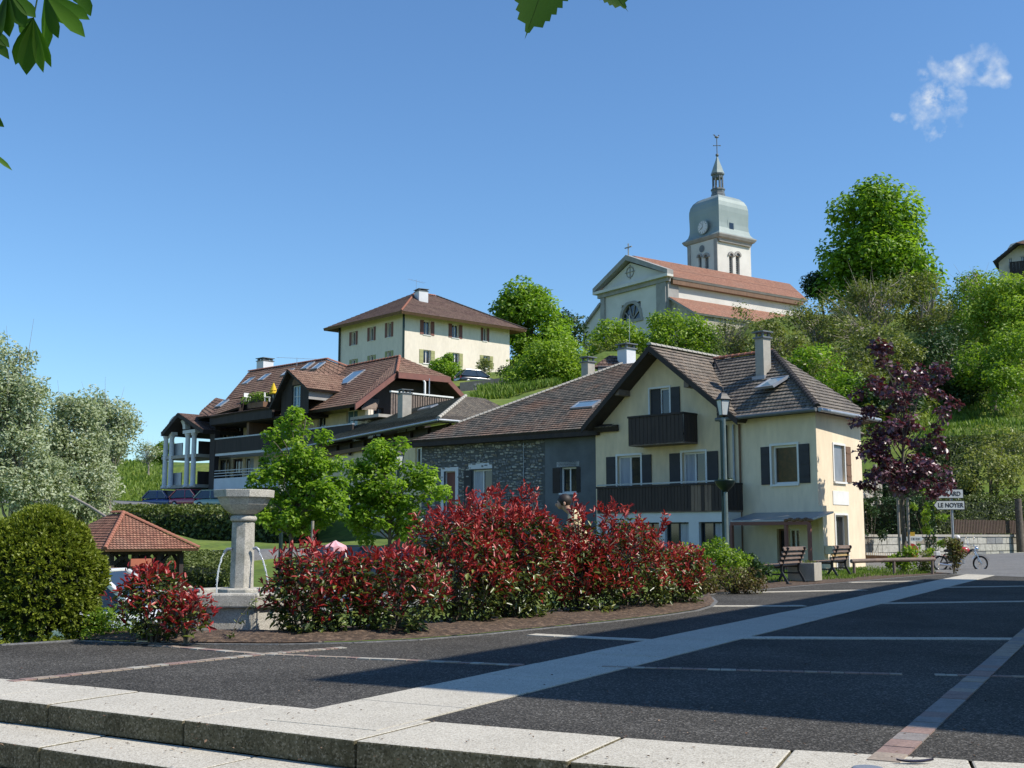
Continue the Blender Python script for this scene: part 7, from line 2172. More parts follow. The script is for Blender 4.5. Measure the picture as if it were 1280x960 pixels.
lav = scatter([(325, 770, 15.8), (352, 770, 15.8), (352, 745, 17.0), (325, 745, 17.0)], 500)
lav = np.vstack([lav, scatter([(225, 770, 16.5), (292, 770, 16.5), (292, 745, 17.5), (225, 745, 17.5)], 900)])
grass_patch('tall_grass', lav, .50, leaf_mat('grey_green_blade', (.14, .20, .10), (.22, .30, .15), (.32, .40, .22)), .016)
gp_ = scatter([(145, 632, 100), (205, 628, 96), (205, 585, 150), (140, 590, 170)], 5000)
grass_patch('hillside_grass', gp_, .5, L_GRASS, .16, lean=.5)
gp_ = scatter([(590, 503, 88), (700, 486, 90), (700, 478, 98), (600, 490, 97)], 3500)
grass_patch('hillside_grass', gp_, .7, L_GRASS, .12, lean=.5)
gp_ = scatter([(1140, 547, 68), (1330, 540, 70), (1330, 500, 84), (1160, 505, 84)], 6500)
grass_patch('hillside_grass', gp_, .45, L_GRASS, .10, lean=.5)

# --- horse chestnut whose leaves hang into the top left, elm twigs at the top
def chestnut():
    base = Vector((-6.2, -1.2, -.5))
    t = thing('horse_chestnut', 'horse chestnut whose big hand-shaped leaves hang into the top left corner', 'tree', base)
    mb = MB()
    trk = [base, base + Vector((.05, .05, 2)), base + Vector((.2, .2, 3.4)), base + Vector((.3, .3, 5.5)), base + Vector((.2, .3, 8))]
    mb.tube(trk, [.32, .26, .22, .16, .06], 12)
    C_ = []
    for i in range(40):
        a = R.uniform(0, 6.28); r = R.uniform(1.5, 3.4); z = R.uniform(4.6, 8.6)
        C_.append((math.cos(a) * r * .8 - .6, math.sin(a) * r * .8 - 1.0, z))
    for c_ in C_[:16]: limb(mb, trk[2] - base + base, Vector(c_) + base, .08, .02)
    tw = {}
    D0 = 4.6
    for nm, px, py in (('a', 20, -30), ('b', 75, -40), ('c', -20, 150)):
        tw[nm] = P(px, py, D0)
        limb(mb, trk[2], tw[nm], .05, .008, wob=.06, n=6)
    mb.build('trunk', M_BARK, t)
    link('crown', clump_leaves(np.array(C_), NR.uniform(.5, .9, len(C_)), 70, .20, L_CHEST, 'crown', aspect=.4), t)
    def leaflet(p0, p1, w, tint, nrm):
        p0, p1 = Vector(p0), Vector(p1); d = p1 - p0; L = d.length; d.normalize(); s_ = d.cross(Vector(nrm)).normalized(); n_ = s_.cross(d)
        prof = [(0, .04), (.12, .22), (.3, .55), (.5, .85), (.68, 1.0), (.8, .88), (.9, .5), (.96, .2), (1.0, .0)]
        v = []; f = []
        for i, (u, k_) in enumerate(prof):
            c = p0 + d * L * u + n_ * (-.10 * L * u * u)
            e = 1 + .05 * (i % 2)
            v += [c - s_ * w / 2 * k_ * e + n_ * w * .12 * k_, c, c + s_ * w / 2 * k_ * e + n_ * w * .12 * k_]
        for i in range(len(prof) - 1):
            f += [(i * 3, i * 3 + 1, i * 3 + 4, i * 3 + 3), (i * 3 + 1, i * 3 + 2, i * 3 + 5, i * 3 + 4)]
        return v, f
    def hand(px, py, tips, Y, ws=1.0):
        """one compound leaf: hub and leaflet tips by pixel"""
        hub = P(px, py, Y)
        mb = MB(); mb.tube([hub, hub + Vector((R.uniform(-.05, .05), .02, .22))], [.003, .004], 5)
        lf = mb.build('leaf_stalk', L_CHEST, t)
        for (tx, ty, dY, wpx, tint) in tips:
            tip = P(tx, ty, Y + dY)
            v, f = leaflet(hub, tip, wpx / F * Y * ws, tint, (R.uniform(-.3, .3), -1, R.uniform(-.2, .5)))
            m2 = MB(); m2.faces(v, f, True); o = m2.build('leaflet', L_CHEST, lf)
            at = o.data.attributes.new('tint', 'FLOAT', 'FACE'); at.data.foreach_set('value', [tint] * len(o.data.polygons))
    hand(42, 22, [(30, 91, 0, 26, .1), (16, 80, .05, 20, .0), (50, 88, -.02, 15, .7), (61, 82, .0, 13, .6), (22, 40, .04, 18, .2)], 4.6)
    hand(56, -8, [(70, 46, 0, 17, .3), (60, 58, .03, 14, .8), (104, 42, -.03, 20, .7), (110, 22, 0, 18, .6), (82, 30, .02, 16, .9)], 4.7)
    hand(10, -12, [(8, 44, 0, 22, .0), (30, 34, .02, 20, .1), (-8, 50, 0, 20, .1), (44, 20, .02, 18, .4), (12, 30, .04, 22, .05)], 4.5)
    hand(-20, 30, [(11, 57, 0, 14, .1), (10, 72, .0, 13, .05), (-10, 88, 0, 16, .1)], 4.5)
    hand(92, -25, [(112, 18, 0, 18, .3), (100, 6, .03, 16, .8), (118, -2, 0, 15, .2)], 4.8)
    hand(-18, 140, [(4, 158, 0, 9, .1), (3, 152, .02, 8, .0)], 4.5)
    hand(-25, 180, [(15, 210, 0, 7, .6), (0, 200, .02, 7, .4)], 4.4)
    return t
chestnut()
def toothleaf(parent, base, tip, w, tint, nrm, n=13):
    base, tip = Vector(base), Vector(tip); d = tip - base; L = d.length; d.normalize(); s_ = d.cross(Vector(nrm)).normalized(); n_ = s_.cross(d)
    lf, rt_ = [], []
    v = []; f = []
    for i in range(n * 2 + 1):
        u = i / (n * 2); k_ = math.sin(math.pi * min(1, u ** .62 * .99)) ** .8 * (1 if u < .86 else max(0, (1 - u) / .14) ** 1.1 * .6 + .0)
        if i % 2: k_ *= .86
        c = base + d * L * u
        o2 = d * (L * .03 if i % 2 == 0 else 0)
        v += [c - s_ * w / 2 * k_ + n_ * w * .1 * k_ + o2, c, c + s_ * w / 2 * k_ + n_ * w * .1 * k_ + o2]
    for i in range(n * 2): f += [(i * 3, i * 3 + 1, i * 3 + 4, i * 3 + 3), (i * 3 + 1, i * 3 + 2, i * 3 + 5, i * 3 + 4)]
    o = MB().faces(v, f, True).build('leaf', L_CHEST, parent)
    at = o.data.attributes.new('tint', 'FLOAT', 'FACE'); at.data.foreach_set('value', [tint] * len(o.data.polygons))
    m2 = MB(); m2.tube([base, tip.lerp(base, .08)], [.002, .0008], 4); m2.build('midrib', L_CHEST, o)
tb_ = Vector((2.6, -1.5, -.5))
t = thing('lime_tree_branch', 'lime tree whose toothed leaf tips hang in at the top centre', 'tree', tb_)
mb = MB(); mb.tube([tb_, tb_ + Vector((0, .1, 3)), tb_ + Vector((-.3, .3, 5)), tb_ + Vector((-.6, .2, 7.5))], [.22, .18, .14, .05], 10)
kn = P(680, -70, 3.1); mb.tube([tb_ + Vector((-.2, .2, 4.2)), (kn + tb_ + Vector((0, 0, 4.6))) / 2, kn, P(770, -60, 3.2)], [.06, .03, .008, .004], 6)
CC = [(R.uniform(-1.8, 1.6), R.uniform(-2.4, .2), R.uniform(4.6, 8)) for _ in range(26)]
for c_ in CC[:10]: limb(mb, tb_ + Vector((-.3, .3, 4.6)), Vector(c_) + tb_, .06, .015)
mb.build('trunk', M_BARK, t)
link('crown', clump_leaves(np.array(CC), NR.uniform(.4, .8, len(CC)), 70, .12, L_CHEST, 'crown', aspect=.8), t)
toothleaf(t, P(700, -75, 3.1), P(657, 46, 3.1), 86 / F * 3.1, .12, (.1, -1, .2))
toothleaf(t, P(735, -50, 3.15), P(784, 13, 3.15), 60 / F * 3.1, .1, (-.1, -1, .2))

# ================================================================== things standing about
# --- fountain
FC = P(303, 700, 15.1)
fz = -.10
ft = thing('stone_fountain', 'octagonal granite fountain with tall pillar, cup-shaped bowl and two falling jets', 'fountain', (FC.x, FC.y, fz))
o8 = math.pi / 8 - math.pi / 2 - math.pi / 4
def fz_(py, Y=14.2): return P(303, py, Y).z
zr1_, zr0_ = fz_(742), fz_(760)
MB().lathe((FC.x, FC.y, 0), [(1.10, fz - .12), (1.10, fz + .02)], 8, rot=o8).build('plinth', M_FGRAN, ft, bevel=.012)
sl8 = []
for k_ in range(8):   # eight wall slabs, each its own piece
    a0, a1 = o8 + k_ * math.pi / 4, o8 + (k_ + 1) * math.pi / 4
    def pr(a, r): return Vector((FC.x + math.cos(a) * r, FC.y + math.sin(a) * r))
    g_ = .004
    A, B = pr(a0, .96), pr(a1, .96); C2_, D2_ = pr(a1, .80), pr(a0, .80)
    MB().hexa([V3(q, fz + .021) for q in (A, B, C2_, D2_)], [V3(q, zr0_ - .001) for q in (A, B, C2_, D2_)]).build('basin_wall', M_FGRAN, ft, bevel=.006)
    A, B = pr(a0, 1.03), pr(a1, 1.03); C2_, D2_ = pr(a1, .78), pr(a0, .78)
    MB().hexa([V3(q, zr0_) for q in (A, B, C2_, D2_)], [V3(q, zr1_) for q in (A, B, C2_, D2_)]).build('rim', M_FGRAN, ft, bevel=.022)
    # recessed panel line on the wall
    q0, q1 = pr(a0, .965), pr(a1, .965); t_ = (q1 - q0).normalized(); n_ = Vector((t_.y, -t_.x)); 
    m_ = (q0 + q1) / 2
    if n_.dot(m_ - FC.xy) < 0: n_ = -n_
    for (u0, u1, z0, z1) in ((.05, .08, fz + .05, zr0_ - .04), (.92, .95, fz + .05, zr0_ - .04)):
        a_, b_ = q0.lerp(q1, u0), q0.lerp(q1, u1)
        MB().hexa([V3(a_, z0), V3(b_, z0), V3(b_ + n_ * .012, z0), V3(a_ + n_ * .012, z0)], [V3(a_, z1), V3(b_, z1), V3(b_ + n_ * .012, z1), V3(a_ + n_ * .012, z1)]).build('wall_fillet', M_FGRAN, ft)
M_WATER = mat('fountain_water', (.05, .09, .08), (.03, .06, .055), 4, .05, .01, 9, spec=.9)
M_JET = bpy.data.materials.new('falling_water'); M_JET.use_nodes = True
n, l = nt(M_JET); b = n['Principled BSDF']; b.inputs['Base Color'].default_value = (.92, .95, .97, 1); b.inputs['Roughness'].default_value = .12; b.inputs['Transmission Weight'].default_value = .55; b.inputs['IOR'].default_value = 1.33
MB().lathe((FC.x, FC.y, 0), [(.81, zr1_ - .07), (.001, zr1_ - .069)], 16, rot=o8).build('water', M_WATER, ft)
MB().lathe((FC.x, FC.y, 0), [(.30, zr1_ - .12), (.30, zr1_ + .015), (.27, zr1_ + .03)], 8, rot=o8).build('pillar_foot', M_FGRAN, ft, bevel=.006)
zp = P(303, 653, 15.1).z
MB().lathe((FC.x, FC.y, 0), [(.152, zr1_ + .03), (.146, zp)], 8, rot=o8).build('pillar', M_FGRAN, ft, bevel=.006)
zk0, zk1 = P(303, 652, 15).z, P(303, 644.5, 15).z
MB().lathe((FC.x, FC.y, 0), [(.12, zk0), (.15, zk0 + .002), (.17, zk0 + .02), (.172, zk0 + .05), (.15, zk1), (.12, zk1 + .005)], 16, rot=o8, smooth=True).build('collar', M_FGRAN, ft)
zb0, zb1, zb2 = zk1 + .002, P(303, 621, 14.8).z, P(303, 611.5, 14.8).z
MB().lathe((FC.x, FC.y, 0), [(.10, zb0), (.16, zb0 + .02), (.235, zb0 + .07), (.30, zb0 + .14), (.345, zb1), (.385, zb1 + .001), (.392, zb2 - .005), (.385, zb2), (.31, zb2), (.27, zb2 - .06), (.001, zb2 - .08)], 8, rot=o8).build('bowl', M_FGRAN, ft, bevel=.004)
for (pts, jet) in (([(290, 686), (284, 686.5), (281, 690), (280.5, 692)], [(281, 690), (277.5, 696), (274, 708), (271.5, 722), (270.5, 741)]), ([(316, 686), (320, 684.5), (323, 687), (324, 690)], [(323.5, 689), (327, 696), (331, 708), (334, 722), (336, 741)])):
    Yj = 15.0
    sp_ = MB().tube([P(x, y, Yj) for x, y in pts], [.018, .02, .02, .016], 8).build('spout', MATS['dark_lead'] if 0 else M_ZINC, ft)
    jp_ = [P(x, y, Yj - .1 * i / 4) for i, (x, y) in enumerate(jet)]
    fine = []
    for i in range(len(jp_) - 1):
        for j in range(5): fine.append(jp_[i].lerp(jp_[i + 1], j / 5) + Vector((R.uniform(-.003, .003), 0, 0)))
    fine.append(jp_[-1])
    MB().tube(fine, [.010 + R.uniform(-.003, .003) for _ in fine], 6).build('water_jet', M_JET, ft)
    mb = MB()
    for _ in range(26):
        q = R.choice(fine[6:]); mb.ball(q + Vector((R.uniform(-.02, .02), R.uniform(-.02, .02), R.uniform(-.02, .02))), R.uniform(.003, .006), 5, 3)
    mb.build('droplets', M_JET, ft)['kind'] = 'stuff'

# --- benches
M_SLAT = mat('bench_slat', (.20, .135, .10), (.12, .085, .065), 7, .6, .002, 40, stretch=(1, .2, 1))
def bench(label, p, rz, light=None):
    """bench along its local x; sitter faces +y"""
    t = thing('park_bench', label, 'bench', (p[0], p[1], 0), rz, 'slatted benches facing the house')
    L = 1.85
    def lf(name, mb, m, par): return mb.build(name, m, par, world=False, bevel=.006)
    for x in (-L / 2 + .22, L / 2 - .22):
        mb = MB()
        # cast end frame: curved rear leg running up the back, front leg, arm under the seat
        rear = [(x, -.36, 0.0), (x, -.30, .12), (x, -.20, .30), (x, -.20, .43), (x, -.27, .62), (x, -.38, .88)]
        for a, b in zip(rear[:-1], rear[1:]): mb.bar(a, b, .055, .06, up=(1, 0, 0))
        fr_ = [(x, .36, 0), (x, .28, .10), (x, .18, .26), (x, .20, .40)]
        for a, b in zip(fr_[:-1], fr_[1:]): mb.bar(a, b, .055, .06, up=(1, 0, 0))
        mb.bar((x, -.22, .405), (x, .30, .415), .05, .05, up=(1, 0, 0))
        mb.bar((x, -.22, .24), (x, .18, .24), .04, .03, up=(1, 0, 0))
        mb.box((x, -.37, .015), (.09, .14, .03)); mb.box((x, .37, .015), (.09, .14, .03))
        lf('end_frame', mb, M_BLK, t)
    for i in range(5):
        y = -.14 + i * .105
        lf('slat', MB().box((0, y, .445 + (.01 if i == 4 else 0)), (L, .09, .035)), M_SLAT, t)
    for i in range(4):
        z = .53 + i * .105; y = -.205 - (z - .5) * .36
        m_ = Matrix.Rotation(-.35, 3, 'X')
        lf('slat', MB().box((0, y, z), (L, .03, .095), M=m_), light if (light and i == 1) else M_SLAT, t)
    return t
ax = math.atan2(.866, .5)
def bpos(px, py): q = g2(px, py); return q
b1 = (bpos(984, 732) + bpos(1008, 727.5)) / 2
b2 = (bpos(1042, 723.3) + bpos(1070, 720.5)) / 2
nrm_ = Vector((-.866, .5))
bench('nearer slatted bench with its back to the square, left of the concrete planter', b1 + nrm_ * .36, ax)
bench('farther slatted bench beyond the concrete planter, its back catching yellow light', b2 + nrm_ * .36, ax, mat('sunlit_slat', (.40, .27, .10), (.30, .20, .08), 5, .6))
q = g2(1021, 727.5)
t = thing('planter', 'square pale concrete planter box between the two benches', 'planter', (q.x, q.y, 0), ax)
s_ = .68
mb = MB()
for (x, y, a, b) in ((0, -.31, .68, .07), (0, .31, .68, .07), (-.305, 0, .07, .55), (.305, 0, .07, .55)): mb.box((x, y + .3, .255), (a, b, .45))
mb.build('box', M_CONC, t, world=False, bevel=.01)
MB().box((0, .3, .43), (.53, .53, .02)).build('soil', M_SOIL, t, world=False)
for x in (-.25, .25): MB().box((x, .3, .0151), (.1, .6, .03)).build('foot', M_CONC, t, world=False)
C_ = np.array([(R.uniform(-.2, .2), .3 + R.uniform(-.2, .2), .48) for _ in range(8)])
link('plants', clump_leaves(C_, NR.uniform(.05, .1, 8), 30, .05, L_OLIVE, 'plants'), t)

# --- lamp post with flower basket
def lantern(t, z, s=1.0, glassy=M_LGLASS, x=0, y=0):
    """four-sided street lantern standing on height z"""
    def lf(name, mb, m, par): return mb.build(name, m, par, world=False)
    r4 = math.pi / 4 + .35
    cage = MB()
    hb, ht_, rb, rt = z + .10 * s, z + .52 * s, .13 * s, .205 * s
    for k_ in range(4):
        a = r4 + k_ * math.pi / 2
        cage.bar((x + rb * math.cos(a), y + rb * math.sin(a), hb), (x + rt * math.cos(a), y + rt * math.sin(a), ht_), .018 * s)
    cage.lathe((x, y, 0), [(.04 * s, z), (.06 * s, z + .04 * s), (.15 * s, z + .08 * s), (.15 * s, z + .10 * s)], 4, rot=r4)
    cage.lathe((x, y, 0), [(.225 * s, ht_), (.235 * s, ht_ + .03 * s), (.15 * s, ht_ + .12 * s), (.12 * s, ht_ + .19 * s), (.05 * s, ht_ + .235 * s), (.03 * s, ht_ + .24 * s)], 4, rot=r4)
    cage.lathe((x, y, 0), [(.03 * s, ht_ + .24 * s), (.045 * s, ht_ + .27 * s), (.02 * s, ht_ + .30 * s), (.035 * s, ht_ + .33 * s), (.002, ht_ + .37 * s)], 8, smooth=True)
    o = lf('lantern', cage, M_BLK, t)
    for k_ in range(4):
        a, b = r4 + k_ * math.pi / 2, r4 + (k_ + 1) * math.pi / 2
        k2 = .93
        lf('pane', MB().hexa([Vector((x + rb * k2 * math.cos(a), y + rb * k2 * math.sin(a), hb)), Vector((x + rb * k2 * math.cos(b), y + rb * k2 * math.sin(b), hb)), Vector((x + rb * (k2 - .04) * math.cos(b), y + rb * (k2 - .04) * math.sin(b), hb)), Vector((x + rb * (k2 - .04) * math.cos(a), y + rb * (k2 - .04) * math.sin(a), hb))],
                             [Vector((x + rt * k2 * math.cos(a), y + rt * k2 * math.sin(a), ht_)), Vector((x + rt * k2 * math.cos(b), y + rt * k2 * math.sin(b), ht_)), Vector((x + rt * (k2 - .04) * math.cos(b), y + rt * (k2 - .04) * math.sin(b), ht_)), Vector((x + rt * (k2 - .04) * math.cos(a), y + rt * (k2 - .04) * math.sin(a), ht_))]), glassy, o)
q = P(908.5, 700, 26.5)
t = thing('street_lamp', 'tall lamp post with dark-capped lantern and green flower bowl before the gabled house', 'street lamp', (q.x, q.y, 0))
zl_t = P(908.5, 523, 26.5).z
MB().tube([(0, 0, 0), (0, 0, .5)], [.10, .075], 12).build('foot', M_MET, t, world=False)
MB().tube([(0, 0, .45), (0, 0, zl_t + .02)], [.06, .045], 12).build('post', mat('grey_green_post', (.20, .25, .25), (.14, .19, .19), 4, .4, metal=.3), t, world=False)
MB().tube([(-.075, -.02, .1), (-.07, -.02, zl_t - .05)], [.022, .022], 6).build('cable_pipe', M_MET, t, world=False)
lantern(t, zl_t, .80)
zb_ = P(908.5, 612, 26.5).z
MB().lathe((0, 0, 0), [(.06, zb_ - .05), (.10, zb_), (.20, zb_ + .10), (.245, zb_ + .19), (.25, zb_ + .22), (.22, zb_ + .22)], 16, smooth=True).build('flower_bowl', M_MET, t, world=False)
C_ = np.array([(R.uniform(-.16, .16), R.uniform(-.16, .16), zb_ + .22) for _ in range(10)])
link('plants', clump_leaves(C_, NR.uniform(.03, .06, 10), 24, .03, L_DARK, 'plants'), t)
for lb, px, pyt, pyb, Y, s_ in (('street lamp showing only its white lantern among the leaves of the wider young tree', 498, 570, 588, 32, .8), ('street lamp with white lantern just right of the fountain bowl behind the tree', 353, 600, 620, 33, .8)):
    q = P(px, 600, Y); g_ = gz(q.x, q.y)
    t = thing('street_lamp', lb, 'street lamp', (q.x, q.y, g_))
    zt = P(px, pyb, Y).z - g_
    MB().tube([(0, 0, 0), (0, 0, zt + .02)], [.07, .045], 10).build('post', M_MET, t, world=False)
    lantern(t, zt, s_, M_WHITE)

# --- low log rail behind the benches
q0, q1 = P(1064, 701.5, 34), P(1168, 699, 35.5)
t = thing('log_rail', 'low horizontal log rail on short posts beyond the benches', 'rail', (q0.x, q0.y, 0))
MB().tube([q0, q0.lerp(q1, .5) + Vector((0, 0, .01)), q1], .06, 9).build('log', M_OLDW, t)
for f in (.03, .5, .97):
    q = q0.lerp(q1, f); MB().tube([(q.x, q.y, -.1), (q.x, q.y, q.z - .03)], .045, 8).build('post', M_OLDW, t)

# --- road signs
def text(name, body, size, m, parent, loc, rot, sx=1.0):
    c = bpy.data.curves.new(name, 'FONT'); c.body = body; c.size = size; c.align_x = 'CENTER'; c.align_y = 'CENTER'; c.extrude = .002
    c.materials.append(m); c.offset = size * .018
    o = bpy.data.objects.new(name, c); COL.objects.link(o); o.parent = parent
    me = bpy.data.meshes.new_from_object(o); bpy.data.objects.remove(o); o = link(name, me, parent)
    o.location = loc; o.rotation_euler = rot; o.scale = (sx, 1, 1)
    return o
M_SIGNW = mat('sign_white', (.62, .66, .66), (.56, .60, .60), 3, .4)
M_SIGNB = mat('sign_edge_black', (.02, .02, .025), None, 3, .5)
sp = P(1193, 700, 39.0)
t = thing('direction_sign', 'signpost with two white arrow boards, the lower reading LE NOYER', 'road sign', (sp.x, sp.y, 0))
zt = P(1191, 612, 39).z
MB().tube([(.0, .03, 0), (0, .03, zt)], .045, 10).build('post', M_ZINC, t, world=False)
k39 = 39.0 / F
for txt, x0, x1, y0, y1 in (('VILLARD', 1170, 1207.5, 611.5, 623), ('LE NOYER', 1169.5, 1208.5, 625.8, 637.3)):
    za, zb = P(1190, y1, 39).z, P(1190, y0, 39).z; xa, xb = (x0 - 1193) * k39, (x1 - 1193) * k39; h = zb - za
    def board(g, name, m, par, y, th):
        ring = [(xa + g * 1.6, (za + zb) / 2), (xa + h * .42 + g * .3, za + g), (xb - g, za + g), (xb - g, zb - g), (xa + h * .42 + g * .3, zb - g)]
        return MB().hexa([Vector((a, y, b)) for a, b in ring], [Vector((a, y + th, b)) for a, b in ring]).build(name, m, par, world=False)
    bo = board(0, 'arrow_board', M_SIGNB, t, -.045, .03)
    fb = board(.018, 'board_face', M_SIGNW, bo, -.052, .006)
    text('lettering', txt, h * .66, M_SIGNB, bo, ((xa + h * .35 + xb) / 2, -.056, (za + zb) / 2 - .005), (math.pi / 2, 0, 0), .92)
MB().box((0, -.02, zt - .0), (.10, .06, .06)).build('post_cap', M_ZINC, t, world=False)

sp = P(1135, 704, 40.5)
t = thing('road_sign', 'no-entry disc below a small yellow plate and white arrow behind the maple trunk', 'road sign', (sp.x, sp.y, 0))
k4 = 40.5 / F
MB().tube([(0, .04, 0), (0, .04, P(1135, 664, 40.5).z)], .035, 8).build('post', M_BLK, t, world=False)
cx, cz_ = (1139.5 - 1135) * k4, P(1135, 688.5, 40.5).z; rr = 9.8 * k4
def discy(r, y, th, name, m, par): return MB().hexa([Vector((cx + r * math.cos(2 * math.pi * i / 24), y, cz_ + r * math.sin(2 * math.pi * i / 24))) for i in range(24)], [Vector((cx + r * math.cos(2 * math.pi * i / 24), y + th, cz_ + r * math.sin(2 * math.pi * i / 24))) for i in range(24)]).build(name, m, par, world=False)
dk = discy(rr, -.02, .02, 'no_entry_disc', M_WHITE, t)
discy(rr * .93, -.028, .007, 'red_face', mat('sign_red', (.42, .05, .03), (.36, .04, .03), 3, .5), dk)
MB().box((cx, -.032, cz_), (rr * 1.35, .006, rr * .32)).build('white_bar', M_WHITE, dk, world=False)
za, zb = P(1135, 676.5, 40.5).z, P(1135, 670.8, 40.5).z; xa, xb = (1126 - 1135) * k4, (1155.5 - 1135) * k4
ring = [(xa, za), (xb - .09, za), (xb, (za + zb) / 2), (xb - .09, zb), (xa, zb)]
ab = MB().hexa([Vector((a, -.03, b)) for a, b in ring], [Vector((a, .0, b)) for a, b in ring]).build('arrow_board', M_SIGNW, t, world=False)
mb = MB()
for i in range(8): mb.box((xa + .3 + i * .055, -.033, (za + zb) / 2), (.012 if i % 3 else .03, .004, .075))
mb.build('lettering', M_SIGNB, ab, world=False)
za, zb = P(1135, 670, 40.5).z, P(1135, 665, 40.5).z
MB().box(((1140 - 1135) * k4, -.015, (za + zb) / 2), (9.5 * k4, .02, zb - za)).build('yellow_plate', mat('sign_yellow', (.55, .36, .03), (.48, .30, .03), 3, .5), t, world=False)
MB().box((.05, -.015, P(1135, 699.5, 40.5).z), (.2, .02, .11)).build('small_plate', MATS['sign_yellow'], t, world=False)

# --- garden wall of pale blocks, pickets on top
wq = Wall(P(1150, 690, 50.3).xy, (P(1300, 690, 56.8) - P(1150, 690, 50.3)).xy)
Lw_ = (P(1310, 690, 57.2).xy - wq.p).length
gw = thing('garden_wall', 'long low wall of pale stone blocks along the street on the right', 'wall', (wq.p.x, wq.p.y, 0))
s_lit = wq.s(1190, 690)
ztop = wq.z(1230, 668.2)
MB().wbox(wq, -5, Lw_, -.4, ztop - .10, -.38, -.03).build('wall_core', M_MORT, gw)
rows = [-.25, .12, .42, .70, ztop - .10]
rows = [-.2 + (ztop - .1 + .2) * i / 4 for i in range(5)]
for j in range(4):
    s_ = -5 + R.uniform(-.3, 0)
    while s_ < Lw_:
        L = R.uniform(.32, .78)
        a, b = max(-5, s_ + .012), min(Lw_, s_ + L - .012)
        if b - a > .1:
            o_ = R.uniform(.0, .03)
            MB().wbox(wq, a, b, rows[j] + .012 + R.uniform(0, .015), rows[j + 1] - .012, -.04, o_).build('stone', M_STON[0] if R.random() < .7 else M_STON[R.randrange(1, 3)], gw, bevel=0)
        s_ += L
s_ = -5
while s_ < Lw_:
    L = R.uniform(.9, 1.3); MB().wbox(wq, s_ + .006, min(Lw_, s_ + L) - .006, ztop - .099, ztop, -.42, .06).build('coping_stone', M_CONC, gw); s_ += L
fe_ = thing('picket_fence', 'brown vertical picket fence standing on the pale stone wall', 'fence', (wq.p.x, wq.p.y, ztop))
sf0 = wq.s(1196, 660)
zf1 = wq.z(1230, 650)
npk = 0
s_ = sf0
M_PK = mat('picket_wood', (.11, .07, .048), (.07, .045, .032), 5, .8, stretch=(1, 1, .2))
while s_ < Lw_:
    MB().wbox(wq, s_, s_ + .075, ztop + .05, zf1 + R.uniform(-.01, .015), -.12, -.095).build('picket', M_PK, fe_); s_ += .135; npk += 1
for zz in (ztop + .16, zf1 - .15): MB().wbox(wq, sf0 - .1, Lw_, zz - .03, zz + .03, -.16, -.122).build('rail', M_PK, fe_)
for f in (0, .33, .66, 1): 
    s_ = sf0 + (Lw_ - sf0) * f; MB().wbox(wq, s_ - .05, s_ + .05, ztop, zf1 + .02, -.26, -.17).build('fence_post', M_PK, fe_)
# gate pier in shadow
for px, lb in ((1265, 'dark narrow post in front of the hedge and stone wall on the right'),):
    s_ = wq.s(px, 650); t = thing('telegraph_post', lb, 'post', wq.at(s_, 0.4, .35))
    a = wq.at(s_, .4, .35); MB().tube([a, V3(a.xy, wq.z(px, 623, .35))], [.20, .16], 8).build('post', M_BARK, t)
# pale rubble wall seen beside the house
wr2 = Wall(P(1076, 630, 52).xy, (P(1102, 630, 55) - P(1076, 630, 52)).xy)
L2 = (P(1103, 630, 55.2).xy - wr2.p).length
t = thing('rubble_wall', 'short pale rubble wall seen between the house corner and the purple maple', 'wall', (wr2.p.x, wr2.p.y, 0))
zt_ = wr2.z(1085, 603)
MB().wbox(wr2, -2, L2, -.3, zt_, -.5, 0).build('mortar_core', M_CONC, t)
stones(wr2, -1.9, L2 - .05, 1.6, zt_ - .02, [], (.3, .2), 0, t, name='stone', mats=[M_STON[0], M_STON[2]])
MB().tube([V3(wr2.at(.7, 0, .5).xy, 0), V3(wr2.at(.7, 0, .5).xy, P(1087, 580, 52).z)], .09, 7).build('post', M_TWIG, thing('garden_post', 'pale forked garden post rising above the short rubble wall', 'post', wr2.at(.7, 0, .5)))
# low white-edged fence in shade at the foot of the dark hedge
wl3 = Wall(P(1082, 692, 46).xy, (P(1130, 692, 44) - P(1082, 692, 46)).xy)
L3 = (P(1128, 692, 44).xy - wl3.p).length
t = thing('low_fence', 'very low scalloped edging fence between the lit house wall and the maple', 'fence', (wl3.p.x, wl3.p.y, 0))
z3 = wl3.z(1100, 691)
MB().wbox(wl3, 0, L3, 0, z3 - .1, -.04, 0).build('board', M_PK, t)
for i in range(18):
    s_ = L3 * i / 18; MB().wbox(wl3, s_ + .02, s_ + L3 / 18 * .7, z3 - .1, z3, -.03, -.01).build('picket', M_WHITE, t)

# --- retaining wall below the cream building, stones built
wrt = Wall(P(575, 480, 101).xy, (P(672, 470, 101.5) - P(575, 480, 101)).xy)
Lr = (P(690, 470, 101.5).xy - wrt.p).length
t = thing('retaining_wall', 'dark rough stone retaining wall below the cream building', 'wall', (wrt.p.x, wrt.p.y, 12))
zr_a, zr_b = wrt.z(590, 475.5), wrt.z(660, 468)
zb_a = wrt.z(600, 492) - 1.2
MB().hexa([wrt.at(0, zb_a, -.8), wrt.at(Lr, zb_a, -.8), wrt.at(Lr, zb_a, 0), wrt.at(0, zb_a, 0)], [wrt.at(0, zr_a - .2, -.8), wrt.at(Lr, zr_b + .2, -.8), wrt.at(Lr, zr_b + .2, 0), wrt.at(0, zr_a - .2, 0)]).build('wall_core', M_MORT, t)
stones(wrt, .1, Lr - .1, zb_a + .3, zr_a - .25, [], (.75, .45), 0, t)

